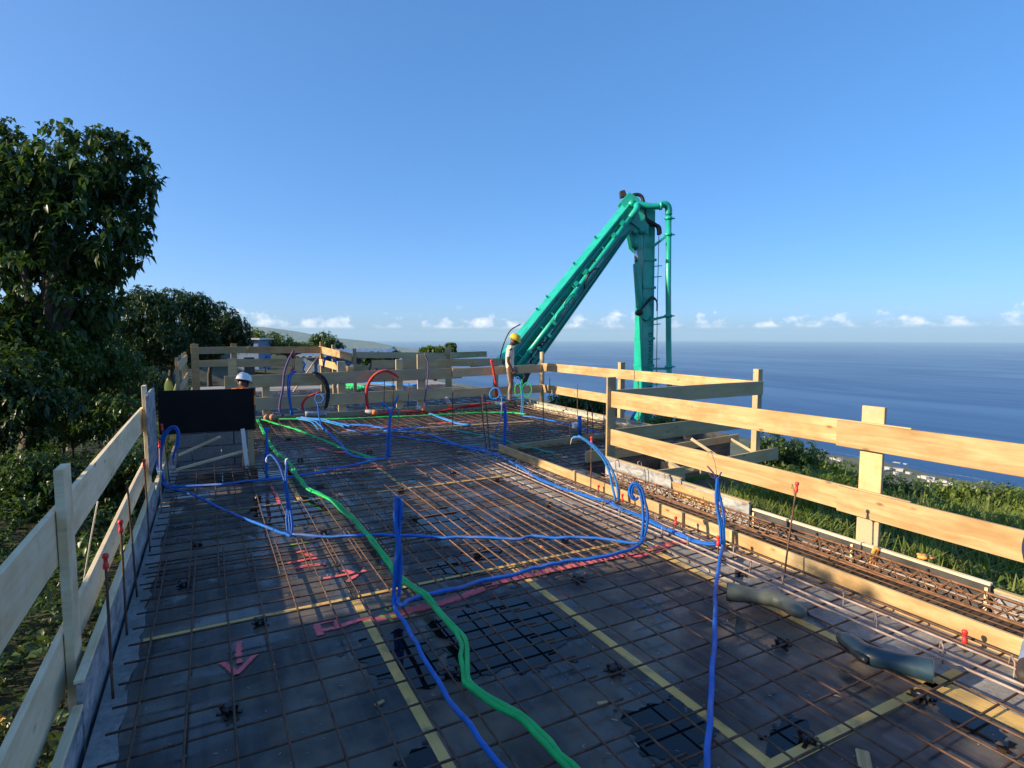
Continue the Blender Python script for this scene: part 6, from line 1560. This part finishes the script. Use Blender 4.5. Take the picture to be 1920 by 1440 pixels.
# ---- trees and shrubs behind it along the left side
TR = 'trees along the left side of the site'
for i, (lab, n, mt, L_) in enumerate((
    ('dark rounded tree directly right of the tall broad leaved tree', 1000, 'leaf_dark', [px_lobe(c, a, b) for c, a, b in zip([(-2.733, 28.665, 2.547), (-2.035, 28.331, 2.877), (-3.167, 28.791, 1.445), (-1.991, 28.177, 1.445), (-2.469, 28.598, 3.318)], (1.2, .9, 1.5, 1.4, .5), (1.05, .8, 1.2, 1.1, .5))]),
    ('dark tree with a bright twiggy top in the middle of the left tree line', 1000, 'leaf_dark', [px_lobe(c, a, b) for c, a, b in zip([(-1.202, 31.27, 2.648), (-1.503, 31.5, 3.44), (-0.918, 31.008, 1.409), (-0.372, 30.871, 3.019)], (1.3, .75, 1.5, .8), (1.25, .6, 1.1, .75))]),
    ('small dark tree at the right end of the left tree line', 900, 'leaf_dark', [px_lobe(c, a, b) for c, a, b in zip([(0.361, 33.816, 2.28), (1.012, 33.451, 2.005), (0.564, 33.786, 3.106), (1.336, 33.236, 1.509), (-0.285, 34.07, 1.372)], (1.4, 1.1, .45, .75, 1.4), (1.0, .8, .45, .6, 1.0))]))):
    bx_, by_ = L_[0][0]-0.4, L_[0][1]
    tree('dense_tree', lab, (bx_, by_, gz(bx_, by_)), L_, n, 12, 0.19, 0.085, 0.25, M[mt], 30+i, 0.13, 0.85, 0.4, 'tree', TR)
# trees left of the frame: they stand uphill and shade the near and the middle part of the deck
for i, (x, y, h, w, n) in enumerate(((-6.2, 3.4, 3.85, 1.7, 900), (-6.0, 0.4, 3.95, 2.3, 1000), (-5.6, 10.3, 5.6, 1.9, 760))):
    L_ = [(x, y, h-1.5, w, w*0.95, 1.5), (x+0.5, y+0.7, h-1.0, w*0.5, w*0.5, 0.9), (x-0.8, y-0.5, h-1.3, w*0.8, w*0.7, 1.2), (x, y, h-3.2, w*0.95, w*0.9, 1.5)]
    tree('dense_tree', ('low spreading tree just outside the left edge of the picture', 'leafy tree behind and left of the camera', 'tall tree uphill between the left edge and the broad leaved tree')[i], (x, y, gz(x, y)), L_, n, 12, 0.24, 0.11, 0.3, M['leaf_dark'], 50+i, 0.14, 0.85, 0.3, 'tree', TR)

BU = 'bushes on the slope left of the slab'
for i, (lab, mt, n, ln, L_) in enumerate((
    ('bush with sunlit yellow green top beneath the tall broad leaved tree', 'leaf_sunny', 420, 0.13, [px_lobe(c, a, b) for c, a, b in zip([(-2.812, 15.027, 1.483), (-2.484, 14.82, 1.097), (-3.173, 15.17, 0.987)], (.55, .5, .6), (.42, .4, .45))]),  # mid green bush, the yellow sunlight is put into its leaf colour
    ('rounded dull green bush right of the yellow topped one', 'leaf_mid', 520, 0.11, [px_lobe(c, a, b) for c, a, b in zip([(-2.091, 15.78, 1.461), (-1.789, 15.584, 1.043), (-2.377, 15.88, 0.924), (-1.913, 15.605, 0.566)], (.55, .55, .6, .6), (.42, .45, .5, .5))]),
    ('dark bush at the left edge below the broad leaved tree', 'leaf_dark', 520, 0.15, [px_lobe(c, a, b) for c, a, b in zip([(-3.053, 12.855, 1.112), (-2.747, 12.644, 0.562), (-3.556, 13.084, 0.745), (-3.169, 12.831, 0.195)], (.7, .7, .8, .8), (.5, .5, .6, .5))]),
    ('brownish green bush left of the upright grey form panel', 'leaf_mid', 480, 0.12, [px_lobe(c, a, b) for c, a, b in zip([(-2.606, 14.823, 0.436), (-2.231, 14.587, -0.004), (-2.921, 14.937, -0.114), (-1.733, 14.347, 0.216)], (.6, .6, .7, .5), (.5, .45, .5, .4))]),
    ('low leafy bush under the upper left rail board', 'leaf_mid', 520, 0.11, [px_lobe(c, a, b) for c, a, b in zip([(-2.509, 11.308, -0.312), (-2.15, 11.102, -0.518), (-2.813, 11.444, -0.559), (-2.308, 11.158, -0.807)], (.5, .5, .6, .6), (.34, .32, .4, .3))]),
    ('leafy bush seen between the two left rail boards', 'leaf_mid', 460, 0.10, [px_lobe(c, a, b) for c, a, b in zip([(-1.57, 11.357, -0.6), (-1.289, 11.234, -0.338), (-1.509, 11.285, -1.036)], (.5, .45, .5), (.3, .3, .3))]),
    ('dark leafy bush behind the banana shoot', 'leaf_dark', 420, 0.13, [px_lobe(c, a, b) for c, a, b in zip([(-1.936, 22.374, 0.199), (-1.484, 22.106, -0.15), (-2.411, 22.598, -0.063)], (.8, .7, .8), (.6, .5, .5))]))):
    bx_, by_ = L_[0][0], L_[0][1]
    tree('bush', lab, (bx_, by_, gz(bx_, by_)), L_, n, 9, ln, ln*0.5, 0.3, M[mt], 70+i, 0.03, 0.8, 0.3, 'bush', BU)
# banana shoot: two broad upright leaves
ban = thing('banana_plant', [(-1.203, 20.829, -0.133)][0], 'single bright green banana leaf standing up behind the black panel', 'plant')
def big_leaf(p, q, w, name='leaf'):
    p, q = Vector(p), Vector(q); d = q-p; s = Vector((0.8864, -0.4629, 0)); V, F = [], []
    for i in range(11):
        t = i/10; c = p+d*t; ww = w*math.sin(PI*min(1, t*0.92+0.08))**0.7
        V += [c-s*ww+Vector((0.463, 0.886, 0))*0.03, c, c+s*ww+Vector((0.463, 0.886, 0))*0.03]
    for i in range(10):
        for k in range(2): F.append((3*i+k, 3*i+k+1, 3*i+k+4, 3*i+k+3))
    o = mesh(name, V, F, M['leaf_sunny'], ban, None, True); o.data.attributes.new('tone', 'FLOAT', 'POINT').data.foreach_set('value', [0.9]*len(V)); return o
big_leaf([(-1.187, 20.825, -0.083)][0], [(-1.165, 20.866, 0.478)][0], 0.14); big_leaf([(-1.051, 20.979, -0.104)][0], [(-0.835, 20.922, 0.498)][0], 0.09)
tube('stem', [[(-1.216, 20.768, -0.876)][0], [(-1.201, 20.798, -0.463)][0], [(-1.185, 20.828, -0.05)][0]], 0.04, M['leaf_mid'], ban, 7)

# ground cover on the shaded slope
def scatter(name, label, n, xr_, yr_, per, ln, wd, mt, seed, lift=0.12, test=None, droop=0.3, updir=0.6):
    g = rng(seed)
    x = g.uniform(*xr_, n*3); y = g.uniform(*yr_, n*3)
    if test is not None:
        k = test(x, y); x, y = x[k], y[k]
    x, y = x[:n], y[:n]
    clump = 0.5+0.5*np.sin(x*1.3+seed)*np.sin(y*1.1+2)
    z_ = ground_h(x, y)+lift*(0.3+clump*1.2)*g.uniform(0.2, 1.2, len(x))
    p = np.stack([x, y, z_], 1); d = g.normal(0, 1, (len(x), 3)); d[:, 2] = np.abs(d[:, 2])+updir
    P, D, T_ = rosettes(p, d/np.linalg.norm(d, axis=1, keepdims=True), 0.2+0.6*clump, per, 0.7, ln, seed)
    o = leaves_mesh(name, P, D, ln, wd, droop, T_, M[mt], None, seed=seed)
    return tag(o, label, None, None, 'stuff')
scatter('undergrowth', 'tangled green ground cover on the shaded slope left of the slab', 5200, (-11, -0.75), (0.5, 32), 8, 0.15, 0.06, 'leaf_mid', 5, 0.40)
scatter('ground_ivy', 'dark small leaved creepers on the shaded slope left of the slab', 3800, (-7, -0.72), (1.0, 16), 7, 0.08, 0.04, 'leaf_dark', 6, 0.14)

# ---- right side: grass bank and bushes above the coast
def grass_field(name, label, n, test, xr_, yr_, h, seed):
    g = rng(seed)
    x = g.uniform(*xr_, n*3); y = g.uniform(*yr_, n*3); k = test(x, y); x, y = x[k][:n], y[k][:n]
    per = 16; N_ = len(x)*per
    clump = 0.55+0.45*np.sin(x*2.1)*np.cos(y*1.7+x*0.6)
    X = np.repeat(x, per)+g.normal(0, 0.07, N_); Y = np.repeat(y, per)+g.normal(0, 0.07, N_)
    Z = ground_h(X, Y)-0.02
    H = h*np.repeat(0.45+0.8*clump, per)*g.uniform(0.5, 1.3, N_)
    a = g.uniform(0, 2*PI, N_); lean = g.uniform(0.1, 0.75, N_)
    p = np.stack([X, Y, Z], 1); d = np.stack([np.cos(a)*lean, np.sin(a)*lean, np.ones(N_)], 1); d /= np.linalg.norm(d, axis=1, keepdims=True)
    s = np.stack([-np.sin(a), np.cos(a), np.zeros(N_)], 1)
    w = 0.010
    bend = np.stack([np.cos(a), np.sin(a), -0.25*np.ones(N_)], 1)*(lean*H*0.55)[:, None]
    V = np.stack([p-s*w, p+s*w, p+d*H[:, None]*0.55-s*w*0.8, p+d*H[:, None]*0.55+s*w*0.8, p+d*H[:, None]+bend], 1).reshape(-1, 3)
    b = (np.arange(N_)*5)[:, None]
    Ff = np.concatenate([b+np.array([[0, 1, 3]]), b+np.array([[0, 3, 2]]), b+np.array([[2, 3, 4]])], 1).reshape(-1, 3)
    me = bpy.data.meshes.new(name)
    me.vertices.add(len(V)); me.vertices.foreach_set('co', V.astype(np.float32).ravel())
    me.loops.add(Ff.size); me.loops.foreach_set('vertex_index', Ff.astype(np.int32).ravel())
    me.polygons.add(len(Ff)); me.polygons.foreach_set('loop_start', np.arange(0, Ff.size, 3, dtype=np.int32))
    me.update(calc_edges=True)
    me.attributes.new('tone', 'FLOAT', 'POINT').data.foreach_set('value', np.repeat(np.clip(g.normal(0.5, 0.25, N_), 0, 1), 5).astype(np.float32))
    me.materials.append(M['grass'])
    return tag(link(bpy.data.objects.new(name, me)), label, None, None, 'stuff')
grass_field('grass', 'tall sunlit grass on the bank below the right guard rail', 5200, lambda x, y: (x > 4.7+0.0*y) & ~((x < 8.0) & (y > 6)), (4.7, 17), (-2.5, 15), 0.46, 8)
grass_field('far_grass', 'dry grass on the bank beyond the far edge form', 1500, lambda x, y: x > 8.6, (8.6, 22), (11, 30), 0.4, 9)
scatter('weeds', 'leafy weeds among the grass below the right guard rail', 1900, (5.2, 16), (-2, 16), 9, 0.12, 0.05, 'leaf_bank', 12, 0.35, lambda x, y: ~((x < 8.0) & (y > 6)))
RBU = 'bushes on the bank above the coast'
RB = [
    ('dark round bush right of the square corner post', 'leaf_mid', 380, .11, [(14.704, 11.251, -1.667), (14.507, 11.38, -1.386), (14.832, 11.158, -1.948)], (.62, .42, .6), (.45, .34, .4)),
    ('yellow green bush topping the bank beside the dark round one', 'leaf_sunny', 420, .11, [(15.592, 11.34, -1.816), (15.846, 11.2, -1.896), (15.409, 11.407, -2.121)], (.55, .5, .55), (.40, .32, .35)),
    ('bush with reddish twigs sloping down to the wide near post', 'leaf_bank', 460, .10, [(15.938, 10.571, -2.057), (15.655, 10.704, -2.213), (16.276, 10.373, -2.291), (15.371, 10.838, -2.369)], (.6, .6, .6, .6), (.28, .28, .3, .3)),
    ('olive bush low on the bank behind the lapped board ends', 'leaf_sunny', 420, .10, [(14.203, 10.332, -2.201), (14.723, 10.053, -2.274), (13.809, 10.531, -2.274)], (.6, .6, .6), (.32, .32, .32)),
    ('green bush touching the left side of the wide near post', 'leaf_bank', 460, .10, [(14.562, 9.029, -2.023), (14.162, 9.218, -2.23), (14.772, 8.894, -2.299)], (.5, .55, .5), (.3, .3, .3)),
    ('dense bush right of the wide near post between the boards', 'leaf_mid', 520, .10, [(15.631, 8.451, -2.23), (15.379, 8.564, -2.436), (15.869, 8.309, -2.436)], (.5, .5, .55), (.32, .3, .32)),
    ('bush with light leaves in the gap right of the dense one', 'leaf_bank', 480, .10, [(16.972, 8.299, -2.433), (16.714, 8.42, -2.576), (17.217, 8.151, -2.647)], (.5, .5, .5), (.26, .28, .28)),
    ('tall shrub in the gap between the right boards opposite the village', 'leaf_bank', 480, .10, [(17.037, 7.711, -2.299), (16.904, 7.755, -2.574), (17.333, 7.531, -2.574)], (.45, .5, .5), (.32, .3, .3)),
    ('shrub with pale upper twigs near the right edge of the picture', 'leaf_sunny', 480, .09, [(17.331, 6.998, -2.231), (17.107, 7.09, -2.497), (17.581, 6.843, -2.497)], (.5, .5, .5), (.30, .3, .3)),
    ('bush cut off by the right edge of the picture', 'leaf_bank', 520, .10, [(17.263, 6.463, -2.287), (17.541, 6.299, -2.479), (17.079, 6.529, -2.608)], (.5, .6, .5), (.32, .35, .32)),
    ('leafy shrub below the lower right board near the black props', 'leaf_bank', 460, .10, [(10.001, 8.585, -1.97), (9.742, 8.71, -2.085), (10.25, 8.44, -2.142)], (.45, .45, .45), (.28, .26, .26)),
    ('low bush in front of the far edge form below the sunlit rail', 'leaf_mid', 480, .12, [(9.839, 14.492, -0.193), (10.193, 14.299, -0.29), (9.555, 14.644, -0.161), (10.546, 14.105, -0.386)], (.55, .5, .45, .5), (.20, .2, .18, .2)),
    ('yellowing bush at the foot of the pump boom', 'leaf_sunny', 420, .11, [(12.741, 13.48, -0.876), (13.106, 13.282, -0.959), (12.371, 13.666, -0.959)], (.6, .55, .6), (.28, .28, .28))]
for i, (lab, mt, n, ln, cs, ra, rb_) in enumerate(RB):
    L_ = [px_lobe(c, a*1.25, b*1.2) for c, a, b in zip(cs, ra, rb_)]
    bx_, by_ = L_[0][0], L_[0][1]
    for l in list(L_): L_.append((l[0], l[1], (l[2]+gz(l[0], l[1]))/2, l[3]*1.05, l[4]*1.05, max(0.2, (l[2]-gz(l[0], l[1]))/2+0.1)))
    tree('bush', lab, (bx_, by_, gz(bx_, by_)), L_, int(n*1.5), 9, ln*1.25, ln*0.6, 0.25, M[mt], 100+i, 0.04, 0.8, 0.25, 'bush', RBU)
# continuous scrub further down the bank
def scrub(name, label, n, xr_, yr_, size, seed, test=None):
    g = rng(seed)
    x = g.uniform(*xr_, n); y = g.uniform(*yr_, n)
    if test is not None: k = test(x, y); x, y = x[k], y[k]
    p, d, t = [], [], []
    for a, b in zip(x, y):
        k = 34; v = g.normal(0, 1, (k, 3)); v /= np.linalg.norm(v, axis=1, keepdims=True); v[:, 2] = np.abs(v[:, 2])
        sz = size*g.uniform(0.6, 1.4)
        p.append(np.array([a, b, gz(a, b)-0.1])+v*np.array([sz, sz, sz*0.75])*g.uniform(0.6, 1, (k, 1))); d.append(v); t.append(np.full(k, g.uniform(0.1, 0.9)))
    P, D, T_ = rosettes(np.concatenate(p), np.concatenate(d), np.concatenate(t), 6, 0.7, size*0.22, seed)
    return tag(leaves_mesh(name, P, D, size*0.26, size*0.12, 0.2, T_, M['leaf_mid' if 'side' in name else 'leaf_bank'], None, seed=seed), label, None, None, 'stuff')
scrub('scrub_vegetation', 'mass of green scrub on the bank falling towards the coast', 420, (14, 60), (-12, 60), 1.1, 21)
scrub('far_scrub_vegetation', 'far dark scrub covering the lower hillside', 500, (55, 260), (-40, 240), 3.4, 22)
scrub('side_scrub_vegetation', 'mass of dark scrub behind the trees on the left', 260, (-22, -3), (26, 60), 1.6, 23)

# ================================================================== FAR THINGS
# bushes and sheds behind the far end of the slab
FB = 'sunny bushes behind the far end of the slab'
for i, (lab, n, mt, L_) in enumerate((
    ('sunny yellow green bush right of the dark trees behind the farthest rail', 420, 'leaf_sunny', [px_lobe(c, a, b) for c, a, b in zip([(3.55, 45.654, 1.417), (4.4, 45.192, 1.224), (3.048, 45.945, 1.725)], (1.2, 1.3, .8), (.7, .7, .6))]),
    ('rounded green tree behind the yellow rail', 460, 'leaf_mid', [px_lobe(c, a, b) for c, a, b in zip([(8.131, 47.786, 1.386), (7.252, 48.207, 0.964), (8.75, 47.417, 0.88), (7.844, 47.968, 1.724)], (1.1, 1.2, 1.0, .6), (.7, .6, .5, .5))]),
    ('low green hedge between the sunny bush and the round tree', 420, 'leaf_mid', [px_lobe(c, a, b) for c, a, b in zip([(5.492, 46.846, 0.796), (6.211, 46.471, 0.796), (4.958, 47.136, 0.917)], (1.2, 1.2, 1.0), (.5, .5, .5))]),
    ('thin tree tip behind the sheds', 160, 'leaf_dark', [px_lobe(c, a, b) for c, a, b in zip([(16.931, 58.926, 0.177), (16.433, 59.166, -0.043), (17.266, 58.731, -0.043)], (.35, .6, .5), (.5, .3, .3))]),
    ('low bush with feathery tops left of the orange post', 260, 'leaf_sunny', [px_lobe(c, a, b) for c, a, b in zip([(10.106, 28.607, 0.959), (10.596, 28.351, 0.959), (11.091, 28.105, 1.096)], (.45, .5, .3), (.25, .25, .3))]),
    ('dark bush in front of the blue grey shed', 380, 'leaf_dark', [px_lobe(c, a, b) for c, a, b in zip([(6.767, 26.926, 0.64), (7.251, 26.671, 0.616), (7.538, 26.523, 0.64)], (.5, .5, .3), (.28, .28, .25))]))):
    bx_, by_ = L_[0][0], L_[0][1]
    tree('bush', lab, (bx_, by_, gz(bx_, by_)), L_, n, 9, 0.22, 0.10, 0.2, M[mt], 140+i, 0.06, 0.8, 0.3, 'bush', FB)
def oriented_box(name, c, sx, sy, sz, mat, parent, rz=-0.4814):
    bm = bmesh.new(); bm_box(bm, (sx, sy, sz))
    return from_bm(name, bm, mat, parent, Matrix.Translation(Vector(c)) @ Matrix.Rotation(rz, 4, 'Z'))
c = Vector([(7.69, 36.572, 0.009)][0])
sh = thing('shed', (c.x, c.y, gz(c.x, c.y)), 'long low shed with corrugated roof behind the yellow rail', 'shed')
oriented_box('wall', c+Vector((0, 0, -1.0)), 4.6, 3.0, 2.9, M['blue_wall'], sh)
for k in range(5): oriented_box('wall_panel', c+RT*(-1.9+k*0.95)-AW*1.53+Vector((0, 0, -0.1)), 0.50, 0.05, 1.0, M['dark_wall'] if k % 2 else M['blue_wall'], sh)
V, F = [], []
for i in range(57):
    u = -2.6+i*5.2/56; zz = 0.06*math.sin(i*PI/2*1.0)
    for w in (-1.9, 1.9):
        p = c+RT*u+AW*w+Vector((0, 0, 0.62+zz+(0.32 if w > 0 else 0))); V.append(p)
        V.append(p-Vector((0, 0, 0.03)))
for i in range(56):
    k = 4*i; F += [(k, k+2, k+6, k+4), (k+1, k+5, k+7, k+3), (k, k+4, k+5, k+1)]
mesh('roof', V, F, M['roof_sheet'], sh)
c = Vector([(2.554, 43.885, 1.139)][0])
s2 = thing('house', (c.x, c.y, gz(c.x, c.y)), 'pale blue grey house wall glimpsed between the dark trees and the sunny bush', 'house')
oriented_box('wall', c+Vector((0, 0, -0.6)), 1.9, 2.0, 2.0, M['blue_wall'], s2); oriented_box('roof', c+Vector((0, 0, 0.46)), 2.3, 2.4, 0.10, M['roof_sheet'], s2); oriented_box('window', c-AW*1.01+RT*0.3, 0.5, 0.03, 0.5, M['dark_wall'], s2)
# garden wall and path on the slope at the left
gw = thing('garden_wall', [(-2.687, 24.935, -0.831)][0], 'low grey garden wall among the shaded bushes at the left', 'wall')
for k in range(12): oriented_box('stone', Vector([(-2.687, 24.934, -0.85)][0])+RT*(-2.0+k*0.36)+Vector((0, 0, R.uniform(-.02, .02))), 0.34, 0.25, 0.16, M['concrete'], gw)
wr = tube('yellow_rope', [(-1.476, 5.277, -0.952), (-1.431, 5.247, -1.029), (-1.402, 5.219, -1.164), (-1.371, 5.212, -1.068), (-1.417, 5.241, -1.01), (-1.477, 5.26, -1.145)], 0.012, M['seam'], None, 6); tag(wr, 'yellow rope lying on the dark ground at the left edge', 'rope')
st = tube('string_line', [(-1.119, 7.441, -0.015), (-1.2, 7.446, -0.413), (-1.295, 7.449, -0.925), (-1.337, 7.455, -1.096)], 0.008, M['white_pipe'], None, 5); tag(st, 'white string hanging behind the left rail boards', 'string')

# village on the coastal plain: each building a thing
VG = 'white buildings on the coastal plain'
def house(px, w, h, lab, tint='white_wall', n=1):
    x, y, z_ = px
    z_ = gz(x, y); w *= 0.62; h *= 0.6
    o = thing('coastal_building', (x, y, z_), lab, 'building', VG)
    rz = R.uniform(-0.5, 0.5)
    def part(name, cx_, cy_, sx, sy, z0, z1, mat):
        bm = bmesh.new(); bm_box(bm, (sx, sy, z1-z0), (cx_, cy_, (z0+z1)/2))
        return from_bm(name, bm, mat, o, Matrix.Translation((x, y, z_)) @ Matrix.Rotation(rz, 4, 'Z'))
    part('wall', 0, 0, w*0.55, w, 0, h, M[tint])
    part('roof', 0, 0, w*0.62, w*1.06, h, h+0.8, M['village_wall'])
    if n > 1: part('annex', -w*0.3, w*0.75, w*0.4, w*0.5, 0, h*0.7, M[tint])
    if n > 2: part('annex', -w*0.2, -w*0.8, w*0.5, w*0.5, 0, h*0.8, M[tint])
for px, w, h, lab, n in (
    ((1332.195, 857.198, -296.0), 26, 9, 'white coastal building just left of the wide near post', 3),
    ((1302.96, 737.655, -294.0), 18, 14, 'white tower like building directly right of the wide near post', 2),
    ((1327.113, 736.587, -294.0), 20, 12, 'white building second from the wide near post', 2),
    ((1347.073, 726.165, -294.0), 30, 8, 'long white coastal building in the first cluster right of the post', 1),
    ((1300.947, 705.147, -294.0), 16, 7, 'small white house below the long building of the first cluster', 1),
    ((1335.805, 697.958, -294.0), 18, 6, 'grey white house at the right end of the first cluster', 1),
    ((1456.991, 788.894, -298.0), 24, 5, 'white building standing on the shore above the first cluster', 1),
    ((1456.403, 769.268, -298.0), 14, 6, 'small white building right of the one on the shore', 1),
    ((1316.383, 655.298, -293.0), 22, 9, 'white building at the left of the middle cluster', 2),
    ((1328.237, 649.109, -293.0), 18, 6, 'white flat building at the right of the middle cluster', 1),
    ((1293.837, 626.988, -293.0), 34, 6, 'long low white building beneath the middle cluster', 1),
    ((1315.951, 620.323, -293.0), 22, 7, 'white building between the long low one and the right cluster', 1),
    ((1243.934, 615.543, -292.0), 16, 6, 'pinkish house closest to the bushes in the middle', 1),
    ((1264.432, 604.84, -292.0), 24, 5, 'white building just above the bushes right of the pinkish house', 1),
    ((1275.614, 599.002, -292.0), 16, 6, 'small white house right of the one above the bushes', 1),
    ((1296.843, 565.062, -293.0), 30, 9, 'last white building group at the right end of the village', 3),
    ((1308.126, 605.095, -293.0), 12, 7, 'small square white house at the tip of the middle cluster', 1)):
    house(px, w, h, lab, 'village_wall', n)
# foam where the swell meets the shore
V, F = [], []
for k in range(160):
    y = 300+k*7.0; x = 1436+6*math.sin(k*0.31)+R.uniform(-3, 3); wd = 0.6+3.0*max(0, math.sin(k*0.17))*R.random()
    V += [(x, y, -299.7), (x+wd, y, -299.7)]
    if k: i = 2*k; F.append((i-2, i, i+1, i-1))
tag(mesh('surf_foam', V, F, M['village_wall']), 'thin white line of surf along the shore', None, None, 'stuff')
# air: one even box of haze round everything
hz = bpy.data.materials.new('sea_haze'); hz.use_nodes = True
nt_ = hz.node_tree; nt_.nodes.clear()
ho = nt_.nodes.new('ShaderNodeOutputMaterial'); hv = nt_.nodes.new('ShaderNodeVolumePrincipled')
hv.inputs['Color'].default_value = (0.52, 0.80, 1.0, 1); hv.inputs['Density'].default_value = 0.000038; hv.inputs['Anisotropy'].default_value = 0.0
nt_.links.new(hv.outputs[0], ho.inputs['Volume'])
HAZE = True
if HAZE:
    hb = block('haze', (-46000, -46000, -303), (46000, 46000, 345), hz); tag(hb, 'pale haze over the sea', None, None, 'stuff')
